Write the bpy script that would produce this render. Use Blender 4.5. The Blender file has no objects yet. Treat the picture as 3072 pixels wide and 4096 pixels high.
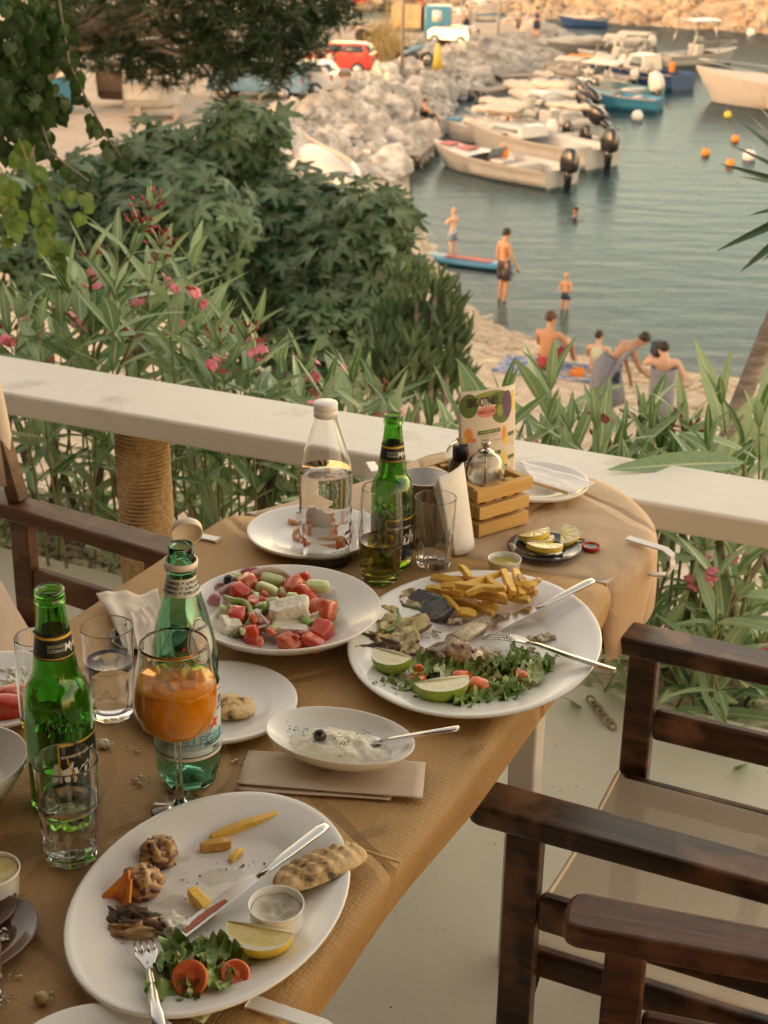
import bpy, math, random
import numpy as np
from mathutils import Vector, Matrix, noise

random.seed(7)
SC = bpy.context.scene
COL = SC.collection
R_ = math.radians

# ------------------------------------------------------------------ camera
CAM_Z, PITCH, ROLL, FPX = 1.694, R_(22.5), R_(1.0), 6000.0      # photo 3072 x 4096
cam_d = bpy.data.cameras.new('camera')
cam = bpy.data.objects.new('camera', cam_d); COL.objects.link(cam)
cam.matrix_world = Matrix.Translation((0, 0, CAM_Z)) @ Matrix.Rotation(math.pi/2 - PITCH, 4, 'X') @ Matrix.Rotation(ROLL, 4, 'Z')
cam_d.sensor_fit = 'VERTICAL'; cam_d.sensor_height = 36.0; cam_d.lens = 36.0*FPX/4096
cam_d.clip_start = 0.05; cam_d.clip_end = 2000
cam_d.dof.use_dof = True; cam_d.dof.focus_distance = 1.72; cam_d.dof.aperture_fstop = 13.0
SC.camera = cam

# ------------------------------------------------------------------ sky, sun, exposure
SUN_EL = R_(17); SUN_AZ = (-0.87, -0.49)
w = bpy.data.worlds.new('World'); SC.world = w; w.use_nodes = True
nt = w.node_tree; nt.nodes.clear()
sky = nt.nodes.new('ShaderNodeTexSky'); sky.sky_type = 'NISHITA'; sky.sun_disc = False
sky.sun_elevation = SUN_EL; sky.sun_rotation = math.atan2(SUN_AZ[0], SUN_AZ[1])
sky.dust_density = 0.6; sky.ozone_density = 1.0; sky.air_density = 1.0
tint = nt.nodes.new('ShaderNodeMixRGB'); tint.blend_type = 'MULTIPLY'; tint.inputs[0].default_value = 1.0
tint.inputs[2].default_value = (1.0, 0.57, 0.305, 1)      # the photograph's warm white balance
bg = nt.nodes.new('ShaderNodeBackground'); bg.inputs[1].default_value = 0.15
wo = nt.nodes.new('ShaderNodeOutputWorld')
nt.links.new(sky.outputs[0], tint.inputs[1]); nt.links.new(tint.outputs[0], bg.inputs[0]); nt.links.new(bg.outputs[0], wo.inputs[0])
sun_d = bpy.data.lights.new('sun', 'SUN'); sun_d.energy = 0.10; sun_d.angle = R_(0.6); sun_d.color = (1.0, 0.76, 0.50)
sun = bpy.data.objects.new('sun', sun_d); COL.objects.link(sun)
sdir = Vector((SUN_AZ[0]*math.cos(SUN_EL), SUN_AZ[1]*math.cos(SUN_EL), math.sin(SUN_EL)))
sun.rotation_euler = sdir.to_track_quat('Z', 'Y').to_euler()
vs = SC.view_settings
SC.display_settings.display_device = 'sRGB'
vs.view_transform = 'Standard'; vs.look = 'None'; vs.gamma = 1.0; vs.exposure = 2.95; vs.use_curve_mapping = False
cy = SC.cycles
cy.use_denoising = True
try: cy.denoiser = 'OPENIMAGEDENOISE'
except Exception: pass
cy.max_bounces = 14; cy.diffuse_bounces = 4; cy.glossy_bounces = 5; cy.transmission_bounces = 14; cy.transparent_max_bounces = 12
cy.sample_clamp_indirect = 6.0; cy.caustics_refractive = True; cy.caustics_reflective = False; cy.blur_glossy = 0.5

# ------------------------------------------------------------------ measuring: a pixel of the photo to a point of the place
CM = cam.matrix_world.to_3x3()
def ray(px, py): return CM @ Vector(((px-1536)/FPX, -(py-2048)/FPX, -1.0))
def on(px, py, z=0.75):
    d = ray(px, py); t = (z-CAM_Z)/d.z
    return Vector((d.x*t, d.y*t, z))
def at(px, py, Y):
    d = ray(px, py); t = Y/d.y
    return Vector((d.x*t, Y, CAM_Z+d.z*t))
def dep(p): return -(CM.transposed() @ (Vector(p)-Vector((0, 0, CAM_Z)))).z
def pxm(px, p): return px*dep(p)/FPX         # pixels to metres at a point

# ------------------------------------------------------------------ mesh builder
class MB:
    def __init__(s): s.v = []; s.f = []
    def add(s, vs, fs):
        n = len(s.v); s.v += [tuple(p) for p in vs]; s.f += [tuple(i+n for i in q) for q in fs]; return s
    def merge(s, o, m=None):
        return s.add([(m @ Vector(p)) for p in o.v] if m is not None else o.v, o.f)
    def xf(s, m):
        s.v = [tuple(m @ Vector(p)) for p in s.v]; return s
    def box(s, c, d, m=None):
        x, y, z = (k/2 for k in d); c = Vector(c)
        vs = [Vector((i*x, j*y, k*z)) for k in (-1, 1) for j in (-1, 1) for i in (-1, 1)]
        if m is not None: vs = [m @ q for q in vs]
        return s.add([q+c for q in vs], [(0,2,3,1),(4,5,7,6),(0,1,5,4),(2,6,7,3),(0,4,6,2),(1,3,7,5)])
    def hexa(s, a, b):       # two quads of four points (bottom, top)
        return s.add(list(a)+list(b), [(3,2,1,0),(4,5,6,7),(0,1,5,4),(1,2,6,5),(2,3,7,6),(3,0,4,7)])
    def tube(s, path, rad, n=8, cap=True, flat=1.0, up=None):
        path = [Vector(p) for p in path]; k = len(path)
        if not hasattr(rad, '__len__'): rad = [rad]*k
        t0 = (path[1]-path[0]).normalized()
        u = Vector(up) if up is not None else (Vector((0, 0, 1)) if abs(t0.z) < .9 else Vector((1, 0, 0)))
        vs = []; fs = []
        for i in range(k):
            t = (path[min(i+1, k-1)]-path[max(i-1, 0)]).normalized()
            u = (u - t*u.dot(t)).normalized(); b = t.cross(u)
            for j in range(n):
                a = 2*math.pi*j/n
                vs.append(path[i] + (b*math.cos(a) + u*math.sin(a)*flat)*rad[i])
        for i in range(k-1):
            for j in range(n):
                fs.append((i*n+j, i*n+(j+1) % n, (i+1)*n+(j+1) % n, (i+1)*n+j))
        if cap: fs += [tuple(range(n-1, -1, -1)), tuple((k-1)*n+j for j in range(n))]
        return s.add(vs, fs)
    def lathe(s, prof, n=32, sx=1.0, sy=1.0, a0=0.0):
        vs = []; rows = []
        for r, z in prof:
            if r < 1e-7: rows.append([len(vs)]); vs.append((0, 0, z))
            else:
                rows.append(list(range(len(vs), len(vs)+n)))
                vs += [(r*sx*math.cos(a0+2*math.pi*j/n), r*sy*math.sin(a0+2*math.pi*j/n), z) for j in range(n)]
        fs = []
        for A, B in zip(rows, rows[1:]):
            for j in range(n):
                q = (A[j % len(A)], A[(j+1) % len(A)], B[(j+1) % len(B)], B[j % len(B)])
                q = tuple(dict.fromkeys(q))
                if len(q) > 2: fs.append(q)
        return s.add(vs, fs)
    def blob(s, c, r, seed=0, amp=.15, fr=2.0, nu=14, nv=9, m=None, flat=None):
        c = Vector(c); vs = []; fs = []
        if not hasattr(r, '__len__'): r = (r, r, r)
        off = Vector((seed*13.7, seed*7.3, seed*3.1))
        for i in range(nv+1):
            ph = math.pi*i/nv
            for j in range(nu if 0 < i < nv else 1):
                a = 2*math.pi*j/nu
                d = Vector((math.sin(ph)*math.cos(a), math.sin(ph)*math.sin(a), math.cos(ph)))
                k = 1+amp*(noise.noise(d*fr+off)*1.6+.5*noise.noise(d*fr*2.3+off))
                p = Vector((d.x*r[0]*k, d.y*r[1]*k, d.z*r[2]*k))
                if flat is not None: p.z = max(p.z, -flat)
                vs.append(c+(m @ p if m is not None else p))
        row = lambda i: [0] if i == 0 else ([len(vs)-1] if i == nv else list(range(1+(i-1)*nu, 1+i*nu)))
        for i in range(nv):
            A, B = row(i), row(i+1)
            for j in range(nu):
                q = tuple(dict.fromkeys((A[j % len(A)], B[j % len(B)], B[(j+1) % len(B)], A[(j+1) % len(A)])))
                if len(q) > 2: fs.append(q)
        return s.add(vs, fs)
    def grid(s, fn, nu, nv):
        vs = [fn(i/nu, j/nv) for j in range(nv+1) for i in range(nu+1)]
        return s.add(vs, [(j*(nu+1)+i, j*(nu+1)+i+1, (j+1)*(nu+1)+i+1, (j+1)*(nu+1)+i) for j in range(nv) for i in range(nu)])
    def prism(s, poly, z0, z1):
        n = len(poly)
        return s.add([(p[0], p[1], z0) for p in poly]+[(p[0], p[1], z1) for p in poly],
                     [tuple(range(n-1, -1, -1)), tuple(range(n, 2*n))]+[(i, (i+1) % n, n+(i+1) % n, n+i) for i in range(n)])
    def mesh(s, name, mat, smooth=True):
        me = bpy.data.meshes.new(name); me.from_pydata([tuple(p) for p in s.v], [], s.f); me.update()
        if smooth: me.polygons.foreach_set('use_smooth', [True]*len(me.polygons))
        if mat is not None: me.materials.append(mat)
        return me
    def obj(s, name, mat, parent=None, smooth=True, bevel=0, seg=2, solid=0, sub=0, origin=None, auto=None):
        if parent is None and origin is None and s.v:
            a = np.array(s.v); lo, hi = a.min(0), a.max(0); origin = ((lo[0]+hi[0])/2, (lo[1]+hi[1])/2, lo[2])
        if parent is None and origin is not None:
            o0 = Vector(origin); s.v = [tuple(Vector(p)-o0) for p in s.v]
        me = s.mesh(name, mat, smooth); o = bpy.data.objects.new(name, me); COL.objects.link(o)
        if parent is not None: o.parent = parent
        elif origin is not None: o.location = origin
        if solid: m = o.modifiers.new('Solid', 'SOLIDIFY'); m.thickness = solid; m.offset = 0
        if bevel:
            m = o.modifiers.new('Bevel', 'BEVEL'); m.width = bevel; m.segments = seg; m.limit_method = 'ANGLE'; m.angle_limit = R_(35)
            m.harden_normals = False
        if sub: m = o.modifiers.new('Sub', 'SUBSURF'); m.levels = sub; m.render_levels = sub
        if auto is not None or bevel:
            me.set_sharp_from_angle(angle=R_(auto if auto is not None else 40))
        return o

def tag(o, label=None, cat=None, group=None, kind=None):
    if label: o['label'] = label
    if cat: o['category'] = cat
    if group: o['group'] = group
    if kind: o['kind'] = kind
    return o
def thing(name, label, cat, loc=(0, 0, 0), rz=0.0, group=None, mat=None):
    o = bpy.data.objects.new(name, None); COL.objects.link(o); o.empty_display_size = .05
    if mat is not None: o.matrix_world = mat
    else: o.location = loc; o.rotation_euler = (0, 0, rz)
    return tag(o, label, cat, group)
def inst(name, me, mat4=None, parent=None):
    o = bpy.data.objects.new(name, me); COL.objects.link(o)
    if parent is not None: o.parent = parent
    if mat4 is not None: o.matrix_basis = mat4
    return o
def copy_tree(o, parent=None):
    c = o.copy(); COL.objects.link(c); c.parent = parent
    if parent is not None: c.matrix_parent_inverse = o.matrix_parent_inverse.copy()
    for ch in list(o.children): copy_tree(ch, c)
    return c
def TRS(loc=(0, 0, 0), rot=(0, 0, 0), sc=(1, 1, 1)):
    if not hasattr(sc, '__len__'): sc = (sc, sc, sc)
    from mathutils import Euler
    return Matrix.Translation(loc) @ Euler(rot).to_matrix().to_4x4() @ Matrix.Diagonal((*sc, 1))
def frame(loc, x, up=(0, 0, 1)):
    x = Vector(x).normalized(); z = Vector(up); y = z.cross(x).normalized(); z = x.cross(y)
    m = Matrix((x, y, z)).transposed().to_4x4(); m.translation = loc
    return m

# ------------------------------------------------------------------ materials
MATS = {}
def nmat(name, c1, c2=None, scale=8.0, rough=.5, detail=4.0, bump=0.0, bscale=None, metal=0.0, trans=0.0, ior=1.45, spec=None,
         sss=0.0, sssr=(1, .4, .2), stretch=None, rand=0.0, coat=0.0, c3=None, rvar=0.0, pos=(.35, .65), alpha=None, sheen=0.0):
    if name in MATS: return MATS[name]
    m = bpy.data.materials.new(name); m.use_nodes = True; MATS[name] = m
    t = m.node_tree; N = t.nodes; L = t.links; b = N['Principled BSDF']
    c = lambda q: (*q, 1) if len(q) == 3 else q
    b.inputs['Base Color'].default_value = c(c1); b.inputs['Roughness'].default_value = rough
    b.inputs['Metallic'].default_value = metal; b.inputs['IOR'].default_value = ior
    b.inputs['Transmission Weight'].default_value = trans; b.inputs['Coat Weight'].default_value = coat
    if spec is not None: b.inputs['Specular IOR Level'].default_value = spec
    if sss: b.inputs['Subsurface Weight'].default_value = sss; b.inputs['Subsurface Radius'].default_value = sssr; b.inputs['Subsurface Scale'].default_value = .01
    if sheen: b.inputs['Sheen Weight'].default_value = sheen
    tc = N.new('ShaderNodeTexCoord'); src = tc.outputs['Object']
    if stretch:
        mp = N.new('ShaderNodeMapping'); mp.inputs['Scale'].default_value = stretch; L.new(src, mp.inputs[0]); src = mp.outputs[0]
    if rand:
        oi = N.new('ShaderNodeObjectInfo'); va = N.new('ShaderNodeVectorMath'); va.operation = 'ADD'
        sc_ = N.new('ShaderNodeMath'); sc_.operation = 'MULTIPLY'; sc_.inputs[1].default_value = 37.0
        L.new(oi.outputs['Random'], sc_.inputs[0]); L.new(src, va.inputs[0]); L.new(sc_.outputs[0], va.inputs[1]); src = va.outputs[0]
    nz = N.new('ShaderNodeTexNoise'); nz.inputs['Scale'].default_value = scale; nz.inputs['Detail'].default_value = detail; nz.inputs['Roughness'].default_value = .6
    L.new(src, nz.inputs['Vector'])
    if c2 is not None:
        rp = N.new('ShaderNodeValToRGB'); e = rp.color_ramp.elements
        e[0].position, e[1].position = pos; e[0].color = c(c1); e[1].color = c(c2)
        if c3 is not None: k = e.new(min(.98, pos[1]+.12)); k.color = c(c3)
        L.new(nz.outputs['Fac'], rp.inputs[0]); out = rp.outputs[0]
        if rand:
            hs = N.new('ShaderNodeHueSaturation'); mr = N.new('ShaderNodeMapRange'); mr.inputs['To Min'].default_value = 1-rand; mr.inputs['To Max'].default_value = 1+rand
            L.new(oi.outputs['Random'], mr.inputs[0]); L.new(mr.outputs[0], hs.inputs['Value']); L.new(out, hs.inputs['Color']); out = hs.outputs[0]
        L.new(out, b.inputs['Base Color'])
    if rvar:
        mr2 = N.new('ShaderNodeMapRange'); mr2.inputs['To Min'].default_value = rough-rvar; mr2.inputs['To Max'].default_value = rough+rvar
        L.new(nz.outputs['Fac'], mr2.inputs[0]); L.new(mr2.outputs[0], b.inputs['Roughness'])
    if bump:
        bp = N.new('ShaderNodeBump'); bp.inputs['Strength'].default_value = 1.0; bp.inputs['Distance'].default_value = bump
        h = nz.outputs['Fac']
        if bscale:
            n2 = N.new('ShaderNodeTexNoise'); n2.inputs['Scale'].default_value = bscale; n2.inputs['Detail'].default_value = 5; L.new(src, n2.inputs['Vector']); h = n2.outputs['Fac']
        L.new(h, bp.inputs['Height']); L.new(bp.outputs[0], b.inputs['Normal'])
    return m
def leaf_mat(name, c1, c2, rib, half=.009, rough=.45, trans=.25, rand=.3, ribw=.12):
    # blade colour with a paler midrib along local x, some light passing through
    m = bpy.data.materials.new(name); m.use_nodes = True; t = m.node_tree; N = t.nodes; L = t.links; b = N['Principled BSDF']
    tc = N.new('ShaderNodeTexCoord'); oi = N.new('ShaderNodeObjectInfo')
    nz = N.new('ShaderNodeTexNoise'); nz.inputs['Scale'].default_value = 30; L.new(tc.outputs['Object'], nz.inputs[0])
    mx = N.new('ShaderNodeMixRGB'); mx.inputs[1].default_value = (*c1, 1); mx.inputs[2].default_value = (*c2, 1)
    ad = N.new('ShaderNodeMath'); ad.operation = 'MULTIPLY_ADD'; ad.inputs[1].default_value = .5
    L.new(nz.outputs['Fac'], ad.inputs[0]); 
    mr = N.new('ShaderNodeMapRange'); mr.inputs['To Min'].default_value = -.25; mr.inputs['To Max'].default_value = .75; L.new(oi.outputs['Random'], mr.inputs[0])
    L.new(mr.outputs[0], ad.inputs[2]); ad.use_clamp = True; L.new(ad.outputs[0], mx.inputs[0])
    at_ = N.new('ShaderNodeAttribute'); at_.attribute_name = 'rib'
    m2 = N.new('ShaderNodeMixRGB'); m2.inputs[2].default_value = (*rib, 1); L.new(at_.outputs['Fac'], m2.inputs[0]); L.new(mx.outputs[0], m2.inputs[1])
    L.new(m2.outputs[0], b.inputs['Base Color']); b.inputs['Roughness'].default_value = rough
    tr = N.new('ShaderNodeBsdfTranslucent'); hs = N.new('ShaderNodeHueSaturation'); hs.inputs['Value'].default_value = 1.3; hs.inputs['Hue'].default_value = .48
    L.new(m2.outputs[0], hs.inputs['Color']); L.new(hs.outputs[0], tr.inputs[0])
    ms = N.new('ShaderNodeMixShader'); ms.inputs[0].default_value = trans
    L.new(b.outputs[0], ms.inputs[1]); L.new(tr.outputs[0], ms.inputs[2]); L.new(ms.outputs[0], N['Material Output'].inputs[0])
    return m
def glass(name, col=(1, 1, 1), rough=0.0, ior=1.46, dens=0.0, dcol=None, bump=0.0, bscale=60):
    if name in MATS: return MATS[name]
    m = nmat(name, col, rough=rough, trans=1.0, ior=ior, bump=bump, bscale=bscale if bump else None)
    if dens:
        N = m.node_tree.nodes; v = N.new('ShaderNodeVolumeAbsorption'); v.inputs['Color'].default_value = (*(dcol or col), 1); v.inputs['Density'].default_value = dens
        m.node_tree.links.new(v.outputs[0], N['Material Output'].inputs['Volume'])
    return m
def wood_mat(name, c1, c2, c3, rough=.45, scale=6, axis=0, bump=.0006, coat=0.0, wear=None):
    m = bpy.data.materials.new(name); m.use_nodes = True; t = m.node_tree; N = t.nodes; L = t.links; b = N['Principled BSDF']
    tc = N.new('ShaderNodeTexCoord'); mp = N.new('ShaderNodeMapping'); s = [scale*6]*3; s[axis] = scale*.45; mp.inputs['Scale'].default_value = s
    oi = N.new('ShaderNodeObjectInfo'); va = N.new('ShaderNodeVectorMath'); va.operation = 'ADD'
    mu = N.new('ShaderNodeMath'); mu.operation = 'MULTIPLY'; mu.inputs[1].default_value = 19; L.new(oi.outputs['Random'], mu.inputs[0])
    L.new(tc.outputs['Object'], va.inputs[0]); L.new(mu.outputs[0], va.inputs[1]); L.new(va.outputs[0], mp.inputs[0])
    nz = N.new('ShaderNodeTexNoise'); nz.inputs['Scale'].default_value = 1.6; nz.inputs['Detail'].default_value = 6; nz.inputs['Roughness'].default_value = .65; nz.inputs['Distortion'].default_value = .8
    L.new(mp.outputs[0], nz.inputs[0])
    rp = N.new('ShaderNodeValToRGB'); e = rp.color_ramp.elements; e[0].position = .34; e[1].position = .68; e[0].color = (*c1, 1); e[1].color = (*c2, 1); k = e.new(.5); k.color = (*c3, 1)
    L.new(nz.outputs[0], rp.inputs[0]); out = rp.outputs[0]
    if wear:
        n2 = N.new('ShaderNodeTexNoise'); n2.inputs['Scale'].default_value = 14; n2.inputs['Detail'].default_value = 5; L.new(va.outputs[0], n2.inputs[0])
        r2 = N.new('ShaderNodeValToRGB'); r2.color_ramp.elements[0].position = .5; r2.color_ramp.elements[1].position = .68; L.new(n2.outputs[0], r2.inputs[0])
        mx = N.new('ShaderNodeMixRGB'); mx.inputs[2].default_value = (*wear, 1); L.new(r2.outputs[0], mx.inputs[0]); L.new(out, mx.inputs[1]); out = mx.outputs[0]
    L.new(out, b.inputs['Base Color']); b.inputs['Roughness'].default_value = rough; b.inputs['Coat Weight'].default_value = coat; b.inputs['Coat Roughness'].default_value = .25
    b.inputs['Specular IOR Level'].default_value = .35
    bp = N.new('ShaderNodeBump'); bp.inputs['Distance'].default_value = bump; L.new(nz.outputs[0], bp.inputs['Height']); L.new(bp.outputs[0], b.inputs['Normal'])
    return m
def text_mb(s, size=1.0, bold=0.0, align='CENTER', shear=0.0):
    cu = bpy.data.curves.new('lettering', 'FONT'); cu.body = s; cu.size = size; cu.align_x = align; cu.align_y = 'CENTER'; cu.resolution_u = 3; cu.offset = bold; cu.shear = shear
    o = bpy.data.objects.new('lettering', cu); COL.objects.link(o)
    dg = bpy.context.evaluated_depsgraph_get(); dg.update(); me = bpy.data.meshes.new_from_object(o.evaluated_get(dg))
    b = MB(); b.add([tuple(v.co) for v in me.vertices], [tuple(p.vertices) for p in me.polygons])
    bpy.data.objects.remove(o); bpy.data.curves.remove(cu); bpy.data.meshes.remove(me)
    return b

def ordw(n):
    """an ordinal in words: first, second ... hundred and twelfth"""
    on_ = 'zeroth first second third fourth fifth sixth seventh eighth ninth tenth eleventh twelfth thirteenth fourteenth fifteenth sixteenth seventeenth eighteenth nineteenth'.split()
    te = ['', '', 'twenty', 'thirty', 'forty', 'fifty', 'sixty', 'seventy', 'eighty', 'ninety']
    if n < 20: return on_[n]
    if n >= 100: return 'hundredth' if n == 100 else 'hundred-and-'+ordw(n-100)
    return te[n//10][:-1]+'ieth' if n % 10 == 0 else te[n//10]+'-'+on_[n % 10]
# ================================================================== the setting
WL, QZ = -7.2, -5.85                    # sea level, quay level
E1 = Vector((.4147, .9100, 0)); E2 = Vector((.9100, -.4147, 0))   # along the tables, across to the right
O0 = Vector((.336, 2.012, 0))
def T(s, t, z=0.75): return O0 + E1*s + E2*t + Vector((0, 0, z))

m_floor = nmat('floor_paint', (.56, .53, .43), (.64, .61, .50), 2.2, .55, bump=.0006, bscale=60, rvar=.12)
m_pale = nmat('pale_gravel', (.34, .27, .20), (.60, .51, .40), 22, .9, bump=.02, bscale=30)
m_sand = nmat('sand', (.44, .355, .25), (.66, .56, .42), 3.0, .95, detail=10, bump=.05, bscale=5)
m_quay = nmat('quay_concrete', (.33, .28, .22), (.46, .40, .32), .6, .9)
m_rock = nmat('rock', (.30, .275, .245), (.62, .59, .54), 1.6, .95, detail=7, bump=.06, bscale=3.0, rand=.22, c3=(.76, .73, .68))
m_white = nmat('white_paint', (.46, .41, .34), (.74, .70, .61), 6, .5, detail=12, bump=.0014, bscale=22, rvar=.1, pos=(.26, .42))
m_lowbounce = nmat('dark_low_bounce_wall', (.10, .085, .07), (.16, .14, .11), 3, .9)  # unseen walls made dark to cut bounced light

fe0, fe1 = on(-3000, 2188-.238*3000, 0), on(6000, 2188+.238*6000, 0)      # far edge of the terrace floor
fl = MB(); dn = (fe1-fe0).normalized(); nn = Vector((-dn.y, dn.x, 0))
back0, back1 = fe0-nn*9, fe1-nn*9
fl.hexa([back0+Vector((0,0,-.35)), back1+Vector((0,0,-.35)), fe1+Vector((0,0,-.35)), fe0+Vector((0,0,-.35))], [back0, back1, fe1, fe0])
tag(fl.obj('terrace_floor', m_floor, smooth=False), kind='structure')
# the taverna over and behind the table: roof slab, unseen dark back wall, and an unseen house block added at left to cast shade
rf = MB(); rf.hexa([(-4.2, -5, 2.75), (2.6, -5, 2.75), (2.4, .2, 2.75), (-4.2, 2.6, 2.75)], [(-4.2, -5, 2.95), (2.6, -5, 2.95), (2.4, .2, 2.95), (-4.2, 2.6, 2.95)])
tag(rf.obj('terrace_roof', nmat('reed_roof', (.16, .10, .05), (.26, .17, .09), 20, .9), smooth=False), kind='structure')
bw = MB().box((-.8, -4.6, 1.4), (6.8, .3, 2.7)); tag(bw.obj('unseen_back_wall', m_lowbounce, smooth=False), kind='structure')
hb = MB().box((-13, 3.5, -.7), (15, 22, 8.6)); tag(hb.obj('unseen_shade_block', m_lowbounce, smooth=False), kind='structure')  # unseen box, sized to throw shade on terrace and beach

SHORE = [(-3, 62), (.2, 51), (.9, 42), (1.5, 34.8), (2.35, 32.0), (4.1, 29.7), (7.5, 27.8), (12, 27), (30, 20)]
def shore_y(x):
    for (x0, y0), (x1, y1) in zip(SHORE, SHORE[1:]):
        if x <= x1: 
            u = max(0, min(1, (x-x0)/(x1-x0))); return y0+(y1-y0)*u
    return SHORE[-1][1]
def shore_x(y):
    for (x0, y0), (x1, y1) in zip(SHORE, SHORE[1:]):
        if y >= y1:
            u = max(0, min(1, (y-y0)/(y1-y0))); return x0+(x1-x0)*u
    return SHORE[-1][0]
def lerp(tab, q):
    for (a, b), (c, d) in zip(tab, tab[1:]):
        if q <= c: return b+(d-b)*max(0, (q-a)/(c-a))
    return tab[-1][1]
def ground(x, y):
    fy = fe0.y + (x-fe0.x)*dn.y/dn.x
    q = y-fy                              # metres beyond the terrace edge
    slope = lerp([(-.2, -.12), (.5, -.22), (1.3, -1.0), (3, -2.9), (7, -5.1), (12, -6.0), (18, -6.45), (200, -6.5)], q)
    inl = min((shore_y(x)-y)*.85, (shore_x(y)-x)*1.0) if y > 25 else (shore_y(x)-y)*.85
    inl = max((shore_y(x)-y)*.8, (shore_x(y)-x)*.9)
    beach = WL + (inl*.085 if inl > 0 else (inl*.045 if inl > -8 else -.36+(inl+8)*.09))
    if inl > 5: beach = WL+.425+(inl-5)*.16
    h = max(slope, min(beach, slope)) if inl > 12 else min(slope, beach) if inl < 4 else slope+(min(slope, beach)-slope)*(12-inl)/8
    if y > 38 and inl > 0: h = min(h, QZ-.1)
    return max(h, WL-4.5)
xs = list(np.linspace(-60, -12, 17)) + list(np.linspace(-11, 14, 76)) + list(np.linspace(16, 120, 27))
ys = list(np.linspace(2.2, 14, 50)) + list(np.linspace(14.6, 46, 80)) + list(np.linspace(47.5, 260, 60))
gv = []
for y in ys:
    for x in xs:
        z = ground(x, y) + (.05*noise.noise(Vector((x*1.3, y*1.3, 0)))+.02*noise.noise(Vector((x*4, y*4, 3))) if y > 4.5 else .01*noise.noise(Vector((x*3, y*3, 0))))
        gv.append((x, y, z))
nx = len(xs)
gm = MB().add(gv, [(j*nx+i, j*nx+i+1, (j+1)*nx+i+1, (j+1)*nx+i) for j in range(len(ys)-1) for i in range(nx-1)])
tag(gm.obj('ground', m_sand), kind='structure')
# pale gravel bed right under the oleanders
gb = MB().grid(lambda u, v: (lambda p: (p.x, p.y, -.105-.02*v+.012*noise.noise(p*6)))(fe0.lerp(fe1, u)+nn*(-.02+v*.62)), 120, 8)
tag(gb.obj('gravel_bed', m_pale), kind='structure')
rs = random.Random(3); pb = MB()
for _ in range(1500):
    u = rs.uniform(.36, .66); p = fe0.lerp(fe1, u)+nn*rs.uniform(.02, .6); r = rs.uniform(.008, .022)
    pb.blob((p.x, p.y, -.105+r*.2), (r, r*rs.uniform(.6, 1), r*.6), rs.random()*9, .15, 1.5, 6, 4)
tag(pb.obj('pebbles', nmat('pebble', (.45, .38, .30), (.66, .58, .47), 14, .85)), 'pale round pebbles scattered under the oleanders along the terrace edge', 'pebbles', kind='stuff')
# shingle on the beach
sg = MB()
for _ in range(2600):
    x = rs.uniform(.2, 6.5); y = shore_y(x)-abs(rs.gauss(0, 2.2))+.4; r = rs.uniform(.03, .10)
    if y < 20: continue
    sg.blob((x, y, ground(x, y)+r*.2), (r*1.3, r, r*.5), rs.random()*9, .15, 1.5, 6, 4)
tag(sg.obj('shingle', nmat('shingle_stone', (.42, .34, .24), (.62, .52, .39), 3, .9)), 'pale sunlit pebbles along the waterline of the beach', 'pebbles', kind='stuff')

# the sea: clear over sand, deeper green outside
m = bpy.data.materials.new('sea_water'); m.use_nodes = True; t_ = m.node_tree; N = t_.nodes; L = t_.links; N.clear()
ou = N.new('ShaderNodeOutputMaterial'); tr = N.new('ShaderNodeBsdfTransparent'); tr.inputs[0].default_value = (.93, .98, .97, 1)
gl = N.new('ShaderNodeBsdfGlossy'); gl.inputs['Roughness'].default_value = .2; gl.inputs[0].default_value = (.36, .43, .48, 1)
df = N.new('ShaderNodeBsdfDiffuse'); df.inputs[0].default_value = (.045, .130, .165, 1)
fr = N.new('ShaderNodeFresnel'); fr.inputs[0].default_value = 1.33
tc = N.new('ShaderNodeTexCoord'); mp = N.new('ShaderNodeMapping'); mp.inputs['Scale'].default_value = (.38, 1.0, 1); L.new(tc.outputs['Object'], mp.inputs[0])
nz = N.new('ShaderNodeTexNoise'); nz.inputs['Scale'].default_value = 1.1; nz.inputs['Detail'].default_value = 5; L.new(mp.outputs[0], nz.inputs[0])
bp = N.new('ShaderNodeBump'); bp.inputs['Distance'].default_value = .045; bp.inputs['Strength'].default_value = 1; L.new(nz.outputs[0], bp.inputs['Height'])
for n_ in (gl, fr, df): L.new(bp.outputs[0], n_.inputs['Normal'])
m1 = N.new('ShaderNodeMixShader'); m1.inputs[0].default_value = .16; L.new(tr.outputs[0], m1.inputs[1]); L.new(df.outputs[0], m1.inputs[2])
m2 = N.new('ShaderNodeMixShader'); L.new(fr.outputs[0], m2.inputs[0]); L.new(m1.outputs[0], m2.inputs[1]); L.new(gl.outputs[0], m2.inputs[2]); L.new(m2.outputs[0], ou.inputs[0])
va = N.new('ShaderNodeVolumeAbsorption'); va.inputs[0].default_value = (.22, .66, .72, 1); va.inputs[1].default_value = .50; L.new(va.outputs[0], ou.inputs['Volume'])
sea = MB().grid(lambda u, v: (-200+600*u, 24+(v**1.5)*900, WL), 8, 30)
tag(sea.obj('sea', m, origin=(0, 0, 0)), kind='structure')

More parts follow.
